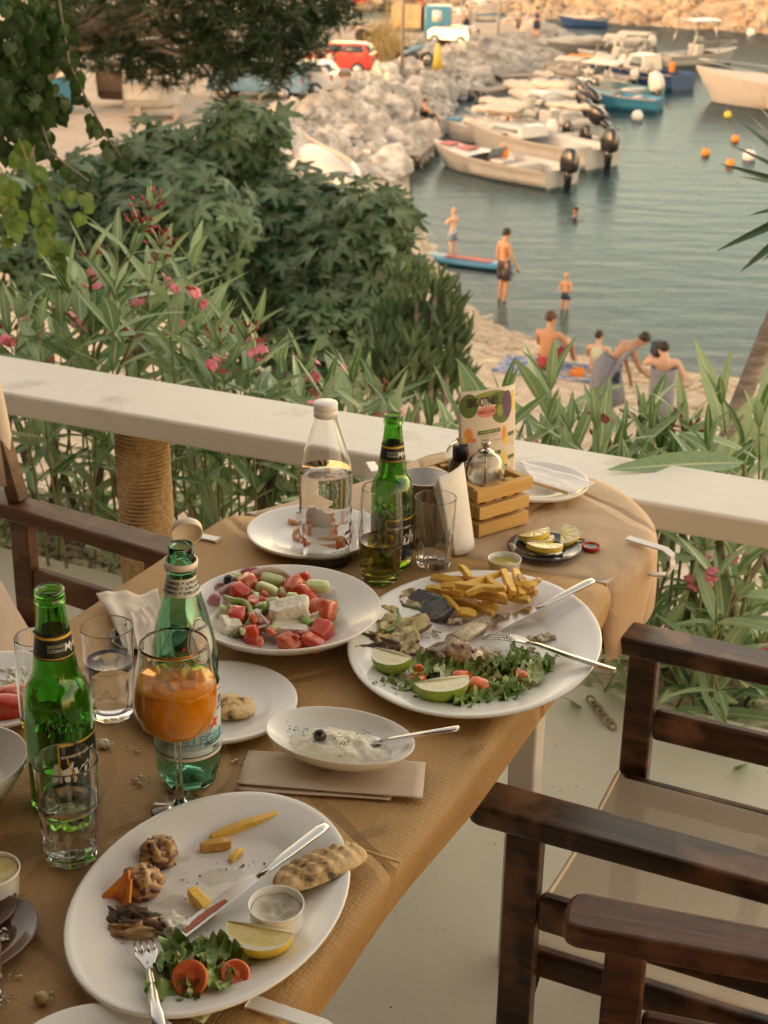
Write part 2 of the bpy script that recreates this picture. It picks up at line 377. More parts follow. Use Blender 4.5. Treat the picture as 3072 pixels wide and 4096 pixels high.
# quay with its embankment
DE = [(-9, 40), (-5.6, 47.6), (-3.9, 53), (-2.6, 56.7), (-.9, 65.6), (1.9, 75.4), (4.7, 83), (8.1, 90.6), (9.2, 96), (7, 99)]
WE = [(-1.2, 46), (.6, 51.2), (1.95, 62), (3.5, 72.5), (5.6, 79), (8.4, 85), (10.6, 92), (11, 97), (7, 102)]
qk = MB().prism([(-80, 40)]+DE+[(-80, 99)], QZ-3, QZ); tag(qk.obj('quay', m_quay, smooth=False), kind='structure')
def pl(tab, u):
    k = u*(len(tab)-1); i = min(int(k), len(tab)-2); f = k-i
    return Vector((tab[i][0]+(tab[i+1][0]-tab[i][0])*f, tab[i][1]+(tab[i+1][1]-tab[i][1])*f, 0))
DE2 = DE[1:]; 
em = MB().grid(lambda u, v: (lambda a, b: (a.x+(b.x-a.x)*v, a.y+(b.y-a.y)*v, QZ-.35+(WL-.6-QZ)*v))(pl(DE2, u), pl(WE, u)), 40, 4)
tag(em.obj('embankment', nmat('crevice_shade_rubble', (.06, .05, .04), (.14, .12, .10), 2, .95)), kind='structure')  # darkened colour paints crevice shade into the gaps between boulders
# boulders of the breakwater
BM = []
for k in range(12):
    r = random.Random(k); b = MB().blob((0, 0, 0), (1, r.uniform(.7, .95), r.uniform(.55, .85)), k+1, .42, 2.0, 12, 8); BM.append(b.mesh('boulder', m_rock, smooth=False))
rb = random.Random(11); nb = 0
cand = []
for i in range(560):
    u = rb.random()**1.15; v = rb.random(); a, b = pl(DE2, u), pl(WE, u); p = a.lerp(b, v*1.04-.04)
    z = QZ-.05+(WL-QZ)*v; cand.append((p, z, v, u))
cand.sort(key=lambda c: c[0].y)
cnt = {}
for p, z, v, u in cand[:300]:
    s = rb.uniform(.34, .92)*(1.0 if u < .75 else 1.35)
    o = inst('boulder', BM[rb.randrange(12)], TRS((p.x, p.y, z+s*.15), (rb.uniform(-.5, .5), rb.uniform(-.5, .5), rb.uniform(0, 6.28)), s))
    where = 'edge of the quay' if v < .3 else 'middle of the slope' if v < .7 else 'edge of the water'
    far = 'near end' if u < .3 else 'middle stretch' if u < .65 else 'far end'
    cnt[where] = cnt.get(where, 0)+1
    od = ordw(cnt[where]); sz_ = 'small' if s < .6 else 'large' if s > .85 else 'middling'
    tag(o, '%s pale boulder at the %s, %s counted from the near end' % (sz_, where, od), 'boulder', 'boulders of the breakwater')
st = MB()
for p, z, v, u in cand[300:]:
    s = rb.uniform(.5, 1.1); st.blob((p.x, p.y, z), (s, s*.8, s*.65), rb.random()*50, .3, 1.5, 9, 6)
for i in range(300):                        # fill stones between the big ones
    u = rb.random(); v = rb.random(); p = pl(DE2, u).lerp(pl(WE, u), v); s = rb.uniform(.2, .45)
    st.blob((p.x, p.y, QZ-.1+(WL-QZ)*v), (s, s*.8, s*.7), rb.random()*50, .3, 1.5, 7, 5)
tag(st.obj('rubble', m_rock, smooth=False), 'smaller pale stones filling the gaps of the breakwater', 'rocks', kind='stuff')

# far shore: rocky rise with scrub on top
def shore2(u, v):
    x = 6+u*120; y0 = lerp([(6, 126), (9.5, 123), (15.6, 117.7), (21.9, 114), (26.6, 111), (60, 95), (130, 80)], x)
    hgt = lerp([(6, .05), (9.5, .8), (14, 2.6), (20, 4.2), (40, 7), (130, 10)], x)
    n = noise.noise(Vector((x*.35, v*7, 1)))+.6*noise.noise(Vector((x*1.1, v*19, 2)))
    return (x, y0+v*14+n*1.0, WL-.4+hgt*min(1, (v*1.25)**.75)*(1+.12*n)+(.35*n if 0 < v else 0))
fs = MB().grid(shore2, 150, 24)
m_far = nmat('far_rock', (.22, .18, .13), (.50, .42, .32), .55, .95, detail=8, bump=.25, bscale=1.0)
tag(fs.obj('far_shore', m_far, origin=(0, 0, 0), smooth=False), kind='structure')
sh = MB(); rq = random.Random(5); fb = MB()
for i in range(520):
    u = rq.uniform(.05, .55); v = rq.uniform(.5, .95); p = Vector(shore2(u, v)); s = rq.uniform(.5, 1.3)
    sh.blob((p.x, p.y, p.z), (s*1.2, s, s*.6), rq.random()*40, .35, 2, 8, 6)
for i in range(420):
    u = rq.uniform(.0, .4); v = rq.random()**1.5*.5; p = Vector(shore2(u, v)); s = rq.uniform(.25, .9)
    fb.blob((p.x, p.y, p.z), (s, s*.8, s*.75), rq.random()*40, .35, 1.6, 8, 5)
tag(fb.obj('shore_rocks', m_far, smooth=False), 'ochre rocks along the far shore across the bay', 'rocks', kind='stuff')
tag(sh.obj('scrub', nmat('scrub', (.09, .11, .035), (.19, .20, .07), 1.2, .95, bump=.2, bscale=3)), 'green scrub growing over the rocks of the far shore', 'scrub', kind='stuff')
# outer mole at the top edge of the picture
ml = MB()
for i in range(90):
    p = on(1430+440*rq.random(), 35, WL); s = rq.uniform(.35, .9); ml.blob((p.x, p.y+rq.uniform(-1.2, 1.2), WL+rq.uniform(0, .9)), (s, s*.8, s*.7), rq.random()*40, .3, 1.6, 8, 5)
tag(ml.obj('outer_mole_rocks', m_far, smooth=False), 'low pale stone mole far out beyond the quay', 'rocks', kind='stuff')

fd = MB(); rd = random.Random(9)
for k in range(80):
    p = on(rd.uniform(1250, 3072), rd.uniform(2950, 4090), 0); r = rd.uniform(.0005, .0014); fd.blob((p.x, p.y, r*.3), (r*rd.uniform(1, 2.5), r, r*.5), k, .3, 2, 5, 4, Matrix.Rotation(rd.uniform(0, 3), 3, 'Z'))
tag(fd.obj('floor_debris', nmat('dry_specks', (.09, .07, .03), (.22, .17, .07), 200, .9)), 'tiny dry leaf crumbs scattered on the terrace floor', 'debris', kind='stuff')
# ------------------------------------------------------------------ railing
rl = thing('white_railing', 'white wooden handrail with a rope-wrapped post along the terrace edge', 'railing')
zr, th = .69, .052
b0, b1 = on(-900, 1418-900*.1631, zr), on(3972, 1919+900*.1631, zr); f0, f1 = on(-900, 1566-900*.1702, zr), on(3972, 2089+900*.1702, zr)
dz = Vector((0, 0, -th))
hr = MB()
nseg = 24
for i in range(nseg):
    a, b = i/nseg, (i+1)/nseg
hr.hexa([f0+dz, f1+dz, b1+dz, b0+dz], [f0, f1, b1, b0])
hr.obj('handrail', m_white, rl, smooth=True, bevel=.007, seg=3)
def rope_post(px, py):
    c = on(px, py, zr-th); r = .055
    c = Vector((c.x, c.y, 0))
    MB().tube([(c.x, c.y, -.12), (c.x, c.y, zr-th-.001)], r-.006, 16).obj('post', wood_mat('post_wood', (.12, .07, .03), (.25, .16, .08), (.18, .11, .05)), rl)
    wr = MB(); pitch = .0092; turns = int((zr-th+.05)/pitch); seg = 20
    path = [(c.x+r*math.cos(2*math.pi*k/seg), c.y+r*math.sin(2*math.pi*k/seg), -.05+pitch*k/seg) for k in range(turns*seg)]
    n = 6; vs = []; fs_ = []
    for k, q in enumerate(path):                     # a twisted strand
        a = 2*math.pi*k/seg; ra = Vector((math.cos(a), math.sin(a), 0)); tw = k*.62
        for j in range(n):
            b = 2*math.pi*j/n; rr = .0050*(1+.28*math.cos(3*b-tw*1.5))
            vs.append(Vector(q)+ra*(rr*math.cos(b))+Vector((0, 0, 1))*(rr*math.sin(b)))
    for k in range(len(path)-1):
        for j in range(n): fs_.append((k*n+j, (k+1)*n+j, (k+1)*n+(j+1) % n, k*n+(j+1) % n))
    wr.add(vs, fs_).obj('rope_wrap', nmat('sisal_rope', (.36, .235, .11), (.56, .40, .21), 90, .9, bump=.0008, bscale=300), rl)
rope_post(566, 1688)
rope_post(-700, 1400)
# chain hanging at the terrace edge
ch = thing('mooring_chain', 'rusty pale chain lying along the terrace edge by the post', 'chain', on(2400, 2850, 0))
for k in range(7):
    c = on(2365+k*14, 2800+k*17, .01)-on(2400, 2850, 0); a = math.atan2(17, 14)
    b = MB(); n = 16
    pth = [Vector((.013*math.cos(2*math.pi*i/n), .008*math.sin(2*math.pi*i/n), 0)) for i in range(n+1)]
    M4 = Matrix.Rotation(-.9, 4, 'Z') @ Matrix.Rotation((.2 if k % 2 else 1.2), 4, 'X')
    b.tube([c+(M4 @ p) for p in pth], .0032, 6, cap=False); b.obj('link', nmat('chain_metal', (.30, .24, .17), (.45, .38, .28), 60, .6, metal=.4), ch)
# ================================================================== tables, paper covers, clips, chairs
m_paper = bpy.data.materials.new('kraft_paper'); m_paper.use_nodes = True
def paper_nodes(m, base, base2, wr=.006, rib=.0011, ribs=260):
    t = m.node_tree; N = t.nodes; L = t.links; b = N['Principled BSDF']; b.inputs['Roughness'].default_value = .62; b.inputs['Specular IOR Level'].default_value = .35
    tc = N.new('ShaderNodeTexCoord'); mp = N.new('ShaderNodeMapping'); mp.inputs['Rotation'].default_value = (0, 0, R_(-65.5)); L.new(tc.outputs['Object'], mp.inputs[0])
    nz = N.new('ShaderNodeTexNoise'); nz.inputs['Scale'].default_value = 7; nz.inputs['Detail'].default_value = 6; L.new(mp.outputs[0], nz.inputs[0])
    rp = N.new('ShaderNodeValToRGB'); e = rp.color_ramp.elements; e[0].position = .3; e[1].position = .7; e[0].color = (*base, 1); e[1].color = (*base2, 1); L.new(nz.outputs[0], rp.inputs[0])
    # grease spots with their own shape
    vo = N.new('ShaderNodeTexVoronoi'); vo.inputs['Scale'].default_value = 9; vo.inputs['Randomness'].default_value = 1; L.new(mp.outputs[0], vo.inputs[0])
    r2 = N.new('ShaderNodeValToRGB'); r2.color_ramp.elements[0].position = .05; r2.color_ramp.elements[1].position = .16; r2.color_ramp.elements[0].color = (.45, .45, .45, 1); r2.color_ramp.elements[1].color = (0, 0, 0, 1); L.new(vo.outputs['Distance'], r2.inputs[0])
    n4 = N.new('ShaderNodeTexNoise'); n4.inputs['Scale'].default_value = 3.1; L.new(mp.outputs[0], n4.inputs[0])
    r4 = N.new('ShaderNodeValToRGB'); r4.color_ramp.elements[0].position = .52; r4.color_ramp.elements[1].position = .6; L.new(n4.outputs[0], r4.inputs[0])
    mm = N.new('ShaderNodeMixRGB'); mm.blend_type = 'MULTIPLY'; mm.inputs[0].default_value = 1; L.new(r2.outputs[0], mm.inputs[1]); L.new(r4.outputs[0], mm.inputs[2])
    mx = N.new('ShaderNodeMixRGB'); L.new(mm.outputs[0], mx.inputs[0]); L.new(rp.outputs[0], mx.inputs[1]); mx.inputs[2].default_value = (base[0]*.55, base[1]*.5, base[2]*.4, 1)
    L.new(mx.outputs[0], b.inputs['Base Color'])
    wv = N.new('ShaderNodeTexVoronoi'); wv.inputs['Scale'].default_value = ribs; wv.inputs['Randomness'].default_value = .35; m3 = N.new('ShaderNodeMapping'); m3.inputs['Scale'].default_value = (.55, 1.0, 1); L.new(mp.outputs[0], m3.inputs[0]); L.new(m3.outputs[0], wv.inputs[0])
    n2 = N.new('ShaderNodeTexNoise'); n2.inputs['Scale'].default_value = 3.2; n2.inputs['Detail'].default_value = 3; n2.inputs['Distortion'].default_value = 1.2
    m2 = N.new('ShaderNodeMapping'); m2.inputs['Scale'].default_value = (.8, 2.4, 1); L.new(mp.outputs[0], m2.inputs[0]); L.new(m2.outputs[0], n2.inputs[0])
    b1 = N.new('ShaderNodeBump'); b1.inputs['Distance'].default_value = rib; b1.inputs['Strength'].default_value = .8; L.new(wv.outputs['Distance'], b1.inputs['Height'])
    b2 = N.new('ShaderNodeBump'); b2.inputs['Distance'].default_value = wr*2.0; L.new(n2.outputs[0], b2.inputs['Height']); L.new(b1.outputs[0], b2.inputs['Normal'])
    vc = N.new('ShaderNodeTexVoronoi'); vc.feature = 'DISTANCE_TO_EDGE'; vc.inputs['Scale'].default_value = 3.4; nd = N.new('ShaderNodeTexNoise'); nd.inputs['Scale'].default_value = 2.0; mxv = N.new('ShaderNodeMixRGB'); mxv.inputs[0].default_value = .35; L.new(mp.outputs[0], mxv.inputs[1]); L.new(nd.outputs['Color'], mxv.inputs[2]); L.new(mp.outputs[0], nd.inputs[0]); L.new(mxv.outputs[0], vc.inputs[0])
    rc_ = N.new('ShaderNodeMapRange'); rc_.inputs['From Max'].default_value = .035; L.new(vc.outputs['Distance'], rc_.inputs[0])
    b3 = N.new('ShaderNodeBump'); b3.inputs['Distance'].default_value = .0042; L.new(rc_.outputs[0], b3.inputs['Height']); L.new(b2.outputs[0], b3.inputs['Normal'])
    L.new(b3.outputs[0], b.inputs['Normal'])
paper_nodes(m_paper, (.355, .205, .070), (.455, .275, .108))
m_paper2 = bpy.data.materials.new('kraft_paper_smooth'); m_paper2.use_nodes = True; paper_nodes(m_paper2, (.47, .325, .19), (.54, .385, .24), .006, .0004, 300)
m_alu = nmat('table_metal', (.62, .60, .58), rough=.45, metal=.0)
m_top = nmat('table_top_board', (.55, .5, .42), rough=.6)
def table(label, poly, legs):
    c = sum((Vector((p[0], p[1], 0)) for p in poly), Vector())/len(poly)
    t = thing('dining_table', label, 'table', c)
    MB().prism([(p[0]-c.x, p[1]-c.y) for p in poly], .715, .744).obj('tabletop', m_top, t, smooth=False)
    for s, u in legs:
        q = T(s, u, 0)-c
        MB().box((q.x, q.y, .357), (.045, .045, .714), Matrix.Rotation(R_(-24.5), 3, 'Z')).obj('leg', m_alu, t, smooth=False, bevel=.004)
    return t
near_poly = [T(-1.6, -.62), T(-1.6, -.01), T(-.012, -.01), T(-.012, -.62)]
table('near table under brown paper with the grilled platters and bottles', near_poly, [(-1.5, -.56), (-1.5, -.07), (.02, -.12), (-1.1, -.56)])
far_xy = [(.34, 2.02), (.432, 2.17), (.446, 2.26), (.432, 2.352), (.381, 2.47), (.10, 2.60), (-.03, 2.44), (-.2, 2.3), (-.24, 2.28)]
def inset(poly, d):
    c = sum((Vector((p[0], p[1], 0)) for p in poly), Vector())/len(poly)
    return [Vector((p[0], p[1], 0))+(c-Vector((p[0], p[1], 0))).normalized()*d for p in poly]
table('far table with cut corners standing against the white railing', inset(far_xy, .012), [(.34, -.44), (.12, -.52)])

def cover(name, label, poly, z, drop, mat, seed, sides, rnd=0.03, wav=.006):
    # a sheet over a table: top with soft dents, hanging edges on the chosen sides
    r = random.Random(seed); pts = []; n = len(poly); hang = []
    for i in range(n):
        a, b = Vector(poly[i][:2]), Vector(poly[(i+1) % n][:2]); L = (b-a).length; k = max(2, int(L/.02))
        for j in range(k): pts.append(a.lerp(b, j/k)); hang.append(sides[i])
    for _ in range(3):                                 # round the corners
        pts = [(pts[i-1]+pts[i]*2+pts[(i+1) % len(pts)])/4 for i in range(len(pts))]
    N_ = len(pts); c = sum(pts, Vector((0, 0)))/N_
    mb = MB(); rings = 14; rows = []
    for k in range(rings+1):
        f = (k/rings)**.7
        rows.append(len(mb.v))
        for i, p in enumerate(pts):
            q = c.lerp(p, f); e = max(0, (f-.93)/.07)
            zz = z+.0016*noise.noise(Vector((q.x*9, q.y*9, seed)))+.0012*noise.noise(Vector((q.x*24, q.y*24, seed)))-.006*e*e
            mb.v.append((q.x, q.y, zz))
    cols = 7
    for k in range(1, cols+1):
        rows.append(len(mb.v)); f = k/cols
        for i, p in enumerate(pts):
            nrm = (pts[(i+1) % N_]-pts[i-1]); nrm = Vector((nrm.y, -nrm.x)).normalized()
            h = hang[i]*drop*(1+.22*noise.noise(Vector((i*.05, seed, 0)))); w_ = (-.012*f if hang[i] < .5 else 0)+wav*f*(1+1.6*noise.noise(Vector((i*.11, f*1.5, seed))))+.022*f*noise.noise(Vector((i*.07, f*.6, seed+5)))*hang[i]
            q = p+nrm*(.003+max(-.015, w_))
            mb.v.append((q.x, q.y, z-.008-h*f))
    for a, b in zip(rows, rows[1:]):
        for i in range(N_):
            j = (i+1) % N_
            if a >= rows[rings] and hang[i] == 0 and hang[j] == 0: continue
            mb.f.append((a+i, a+j, b+j, b+i))
    o = mb.obj(name, mat); return tag(o, label, 'tablecloth')
cover('paper_tablecloth', 'brown embossed paper cover on the near table, hanging over its right edge', [tuple(T(-1.6, -.65)), tuple(T(-1.6, .0)), tuple(T(.012, .006)), tuple(T(-.0, -.645))], .7505, .13, m_paper, 3, [.45, .45, .3, .45])
cover('paper_tablecloth', 'pale brown paper cover on the far table, crumpled over its rounded end', far_xy, .7475, .12, m_paper2, 9, [1, 1, .8, .5, .3, 0.1, .15, .3, .1], wav=.008)

m_clip = nmat('white_plastic', (.75, .73, .68), rough=.35)
def clip(px, py, d, label, L=.075, z=.7525):
    p = on(px, py, z); d = Vector((d.x, d.y, 0)).normalized(); s = Vector((-d.y, d.x, 0))
    mb = MB(); w_ = .0085; path = [p, p+d*L, p+d*(L+.012)+Vector((0, 0, -.006)), p+d*(L+.017)+Vector((0, 0, -.022)), p+d*(L+.010)+Vector((0, 0, -.040)), p+d*(L-.012)+Vector((0, 0, -.047)), p+d*(L-.05)+Vector((0, 0, -.044))]
    vs = []; 
    for k, q in enumerate(path):
        tt = (path[min(k+1, len(path)-1)]-path[max(k-1, 0)]).normalized(); nn_ = s.cross(tt)
        if nn_.z < 0 and k < 3: nn_ = -nn_
        for a, b in ((-1, 0), (1, 0), (1, 1), (-1, 1)): vs.append(q+s*(a*w_)+nn_*(b*.003))
    fs_ = [(0, 1, 2, 3)]+[(4*k+j, 4*k+(j+1) % 4, 4*k+4+(j+1) % 4, 4*k+4+j) for k in range(len(path)-1) for j in range(4)]+[tuple(4*len(path)-4+j for j in (3, 2, 1, 0))]
    tag(mb.add(vs, fs_).obj('tablecloth_clip', m_clip, smooth=False, bevel=.001), label, 'clip', 'white tablecloth clips')
clip(2512, 2156, E2*1+E1*-.25, 'white plastic clip on the rounded end of the far table', .066)
clip(875, 2163, -E2, 'white plastic clip on the left edge near the railing post chair', .05)
clip(1505, 1893, E1*.8-E2*.6, 'white plastic clip at the far corner of the table by the railing', .05)
clip(1000, 4010, E2, 'white plastic clip on the near table edge under the oval platter', .075)

# ---- folding director chairs
m_wood = wood_mat('dark_wood', (.010, .004, .002), (.11, .044, .017), (.042, .016, .006), rough=.40, scale=5, axis=0, coat=.2, wear=(.20, .095, .042))
m_wood2 = wood_mat('red_brown_wood', (.035, .011, .005), (.16, .060, .026), (.085, .028, .012), rough=.46, scale=5, axis=0, coat=.12, wear=(.19, .085, .04))
m_wood3 = wood_mat('brown_wood', (.06, .026, .010), (.18, .085, .036), (.11, .05, .02), rough=.5, scale=5, axis=0, coat=.1, wear=(.20, .11, .055))
m_steel_dk = nmat('dark_steel', (.10, .10, .10), rough=.45, metal=.8)
m_sling = bpy.data.materials.new('sling_mesh'); m_sling.use_nodes = True
def sling_nodes(m, c1, c2, sc):
    t = m.node_tree; N = t.nodes; L = t.links; b = N['Principled BSDF']; tc = N.new('ShaderNodeTexCoord')
    br = N.new('ShaderNodeTexBrick'); br.inputs['Scale'].default_value = sc; br.inputs['Mortar Size'].default_value = .018; br.inputs['Mortar Smooth'].default_value = .5; br.offset = .5
    br.inputs['Brick Width'].default_value = .22; br.inputs['Row Height'].default_value = .14; br.inputs['Color1'].default_value = (*c1, 1); br.inputs['Color2'].default_value = (*c1, 1); br.inputs['Mortar'].default_value = (*c2, 1)
    L.new(tc.outputs['Object'], br.inputs[0]); L.new(br.outputs[0], b.inputs[0]); b.inputs['Roughness'].default_value = .7
    bp = N.new('ShaderNodeBump'); bp.inputs['Distance'].default_value = .0012; bp.invert = True; L.new(br.outputs['Fac'], bp.inputs['Height']); L.new(bp.outputs[0], b.inputs['Normal'])
    tl = N.new('ShaderNodeBsdfTransparent'); ms = N.new('ShaderNodeMixShader'); ma = N.new('ShaderNodeMath'); ma.operation = 'MULTIPLY'; ma.inputs[1].default_value = .35; L.new(br.outputs['Fac'], ma.inputs[0])
    L.new(ma.outputs[0], ms.inputs[0]); L.new(b.outputs[0], ms.inputs[1]); L.new(tl.outputs[0], ms.inputs[2]); L.new(ms.outputs[0], N['Material Output'].inputs[0])
sling_nodes(m_sling, (.60, .50, .37), (.30, .23, .15), 48)
m_canvas = nmat('cream_canvas', (.62, .50, .38), (.68, .56, .44), 12, .85, bump=.0008, bscale=160, sheen=.2)
AH, ASEP = .644, .524
def chair(label, loc, ang, wood, back_canvas=False, ALEN=.56):
    # local x points forward (towards the table), y to the chair's left; origin on the floor under the arm fronts' middle
    c = thing('director_chair', label, 'chair', (loc[0], loc[1], 0), ang, 'wooden director chairs at the table')
    for sy in (-1, 1):
        y = sy*ASEP/2
        a = MB(); n = 6; hw = .034; pr = []
        for k in range(n+1):                    # rounded front end
            q = math.pi/2-math.pi*k/n; pr.append((-.018+.018*math.cos(q)**.6 if math.cos(q) > 1e-6 else -.018, hw*math.sin(q)))
        poly = [(-ALEN, hw*.85), ] + [(px_, py_) for px_, py_ in pr] + [(-ALEN, -hw*.85)]
        a.prism([(px_, y+py_) for px_, py_ in poly][::-1], AH-.030, AH); a.obj('armrest', wood, c, bevel=.006, seg=3)
        def upright(x0, z0, x1, z1, name='leg', w_=.046, d_=.026):
            d = Vector((x1-x0, 0, z1-z0)); Lg = d.length; m = Matrix.Rotation(math.atan2(d.x, d.z), 3, 'Y')
            MB().box(((x0+x1)/2, y, (z0+z1)/2), (w_, d_, Lg), m).obj(name, wood, c, bevel=.004)
        upright(-.072, .0, -.072, AH-.031)
        upright(-ALEN+.075, .0, -ALEN+.075, AH-.031)
        upright(-ALEN+.07, AH+.001, -ALEN-.01, .93, 'back_post', .030, .030)
        def rail(z, h_, name, yy=y, x0=-.096, x1=-ALEN+.1):
            MB().box(((x0+x1)/2, yy, z), (x0-x1, .024, h_), None).obj(name, wood, c, bevel=.008, seg=3)
        rail(.492, .052, 'side_rail')
        rail(.055, .04, 'foot_rail')
        rail(.385, .042, 'seat_rail', y-sy*.034, -.06, -ALEN+.05)
        # crossed folding leg and its steel stay
        MB().box((-.30, -sy*.04, .205), (.030, .024, .58), Matrix.Rotation(-sy*1.02, 3, 'X')).obj('cross_leg', wood, c, bevel=.004)
        MB().box((-.52+.02, -sy*.0, .205), (.030, .024, .58), Matrix.Rotation(-sy*1.02, 3, 'X')).obj('cross_leg', wood, c, bevel=.004)
        MB().box((-.075, y-sy*.052, .318), (.014, .135, .004), Matrix.Rotation(-sy*.72, 3, 'X')).obj('steel_stay', m_steel_dk, c, smooth=False)
    # sling seat wrapped over both seat rails
    sl = MB(); yl = ASEP/2-.034; nyy = 22
    def sfn(u, v):
        x = -.055-(ALEN-.12)*v; q = u*2-1
        if abs(q) > .93: 
            e = (abs(q)-.93)/.07; a = e*math.pi*.75; s = 1 if q > 0 else -1
            return (x, s*(yl+.015*math.sin(a)-.0), .406-.016*(1-math.cos(a))-.028*max(0, e-.6))
        return (x, yl*q/.93, .4065-.022*(1-(q/.93)**2)*(.9+.2*v))
    sl.grid(sfn, 44, 12); so = sl.obj('seat_sling', m_sling, c)
    hm = MB(); 
    for sx in (0, 1): hm.tube([Vector(sfn(u/30, sx))+Vector((0, 0, .002)) for u in range(31)], .0035, 6)
    hm.obj('hem', m_canvas, c)
    for sy in (-1, 1):
        if back_canvas: MB().tube([(-ALEN+.045-.04*k/4, sy*ASEP/2, .675+.062*k) for k in range(5)], [.021, .024, .025, .025, .022], 12).obj('canvas_sleeve', m_canvas, c)
    bk = MB().grid(lambda u, v: (-ALEN-.004-.075*v*.95-.035*math.sin(math.pi*u)+.0, (ASEP/2+.018)*(2*u-1), .70+.2*v), 20, 6)
    bk.obj('backrest', m_canvas if back_canvas else m_sling, c, solid=.003)
    return c
aR = math.atan2(-(-.4147), -.91)
def place_chair(armL, armR, lab, wood, rot=0, canvas=False, ALEN=.56):
    a, b = armL, armR; mid = (a+b)/2; d = (a-b)                    # from far/near arm fronts: a is the chair's own left
    ang = math.atan2(d.y, d.x)-math.pi/2
    return chair(lab, mid, ang+rot, wood, canvas, ALEN)
nA, fA = on(1905, 3150, AH), on(2405, 2500, AH)
sep = (fA-nA).length; mid = (fA+nA)/2; u_ = (fA-nA).normalized()
place_chair(mid-u_*ASEP/2, mid+u_*ASEP/2, 'dark brown director chair with beige mesh seat beside the fish platter', m_wood)
cF = on(2262, 3625, AH); dC = Vector((math.cos(R_(-15.5)), math.sin(R_(-15.5)), 0)); uC = Vector((-dC.y, dC.x, 0))
place_chair(cF-uC*ASEP, cF, 'red brown director chair cut off by the lower right corner', m_wood2)
lF = on(758, 2205, AH); dL = (on(0, 1985, AH)-lF).normalized(); uL = Vector((-dL.y, dL.x, 0))
place_chair(lF, lF+uL*ASEP, 'brown director chair with cream canvas standing left of the table by the rope post', m_wood3, 0, True, .47)

# cream canvas of the neighbouring chair hanging in at the left edge
cvp = [(-140, 2180, -140, 2760), (-20, 2290, -60, 2740), (60, 2430, 20, 2730), (120, 2530, 90, 2720), (190, 2610, 160, 2712), (262, 2662, 240, 2706)]
cl_ = at(60, 2600, 2.28); cv = MB()
def cvf(u, v):
    k = u*(len(cvp)-1); i = min(int(k), len(cvp)-2); f = k-i; a, b = cvp[i], cvp[i+1]
    x0, y0, x1, y1 = (a[j]+(b[j]-a[j])*f for j in range(4)); p = at(x0+(x1-x0)*v, y0+(y1-y0)*v, 2.30-.16*v+.015*math.sin(u*9+v*3)); return p-cl_
o = cv.grid(cvf, 30, 14).obj('canvas_cover', m_canvas, origin=(0, 0, 0), solid=.004); o.location = cl_
tag(o, 'cream canvas chair cover hanging in at the left edge behind the plate', 'chair cover')
# ================================================================== tableware
TZ = .7525
def proj(p):
    c = CM.transposed() @ (Vector(p)-Vector((0, 0, CAM_Z))); return (1536+FPX*c.x/-c.z, 2048-FPX*c.y/-c.z)
def hgt(b, py, hi=.6):
    lo = 0.0
    for _ in range(40):
        m_ = (lo+hi)/2
        if proj((b.x, b.y, b.z+m_))[1] > py: lo = m_
        else: hi = m_
    return lo
def view_az(p): return math.atan2(-p[1], -p[0])
m_cer = nmat('white_ceramic', (.74, .715, .66), (.77, .745, .69), 3, .22, coat=.35, sss=.0)
m_blk = nmat('dark_glaze', (.012, .014, .022), rough=.12, coat=.6)
m_brn = nmat('brown_glaze', (.05, .018, .012), (.09, .035, .02), 6, .15, coat=.6)
m_steel = nmat('cutlery_steel', (.66, .64, .60), rough=.22, metal=1.0, rvar=.06)
m_can = nmat('brushed_steel', (.34, .32, .29), rough=.30, metal=1.0, stretch=(1, 1, 40), bump=.0002, bscale=20)
m_glass = glass('clear_glass', (.98, .985, .98), ior=1.47)
m_bgl = glass('green_glass', (.22, .56, .11), ior=1.5)
m_pgl = glass('green_plastic', (.45, .76, .60), ior=1.4, rough=.02)
m_cpl = glass('clear_plastic', (.98, .98, .97), ior=1.35, rough=.015)
m_water = glass('water', (1, 1, 1), ior=1.33)
m_beer = glass('beer', (.95, .68, .10), ior=1.34)
m_beer2 = glass('beer_in_green', (.80, .66, .14), ior=1.34)
m_spritz = nmat('orange_drink', (1.0, .31, .004), (1.0, .40, .010), 26, .05, trans=.08, ior=1.34, sss=.5, sssr=(1.0, .5, .1))
def plate_prof(R, h, well=.62, wz=.005, dish=False):
    w_ = well*R
    if dish:
        return [(0, wz), (w_*.5, wz+.001), (w_*.85, wz+.006), (w_*1.1, wz+.3*h), (R*.9, h*.80), (R*.975, h*.985), (R*.992, h), (R, h-.0012), (R*.985, h-.004), (R*.9, h*.80-.006), (w_*1.12, wz+.25*h-.003), (w_*.75, .004), (w_*.72, 0), (w_*.66, 0), (w_*.64, .0025), (0, .0025)]
    return [(0, wz), (w_*.6, wz), (w_*.93, wz+.0006), (w_, wz+.003), (w_+(R-w_)*.14, wz+(h-wz)*.34), (w_+(R-w_)*.5, wz+(h-wz)*.66), (R*.95, h*.95), (R*.985, h), (R*.998, h-.0008), (R, h-.0028), (R*.985, h-.0055), (w_+(R-w_)*.4, h*.45), (w_*1.01, .0035), (w_*.95, 0), (w_*.9, 0), (w_*.88, .002), (0, .002)]
def plate(name, label, c, rx, ry, ang, h, well=.62, mat=None, z=TZ, dish=False, cat='plate', group=None, n=64, tilt=None):
    mb = MB().lathe(plate_prof(1.0*rx, h, well, dish=dish), n, 1.0, ry/rx)
    o = mb.obj(name, mat or m_cer, origin=(0, 0, 0)); o.location = (c[0], c[1], z); o.rotation_euler = (0, 0, R_(ang))
    if tilt: o.rotation_euler = (tilt[0], tilt[1], R_(ang))
    return tag(o, label, cat, group)
NP = Vector((-.164, 1.228, 0)); BP = Vector((.125, 1.786, 0))
plate('oval_platter', 'white oval platter with chicken skewer leftovers, pita and lemon in the near corner', NP, .1833, .1321, -105.7, .0235, .66)
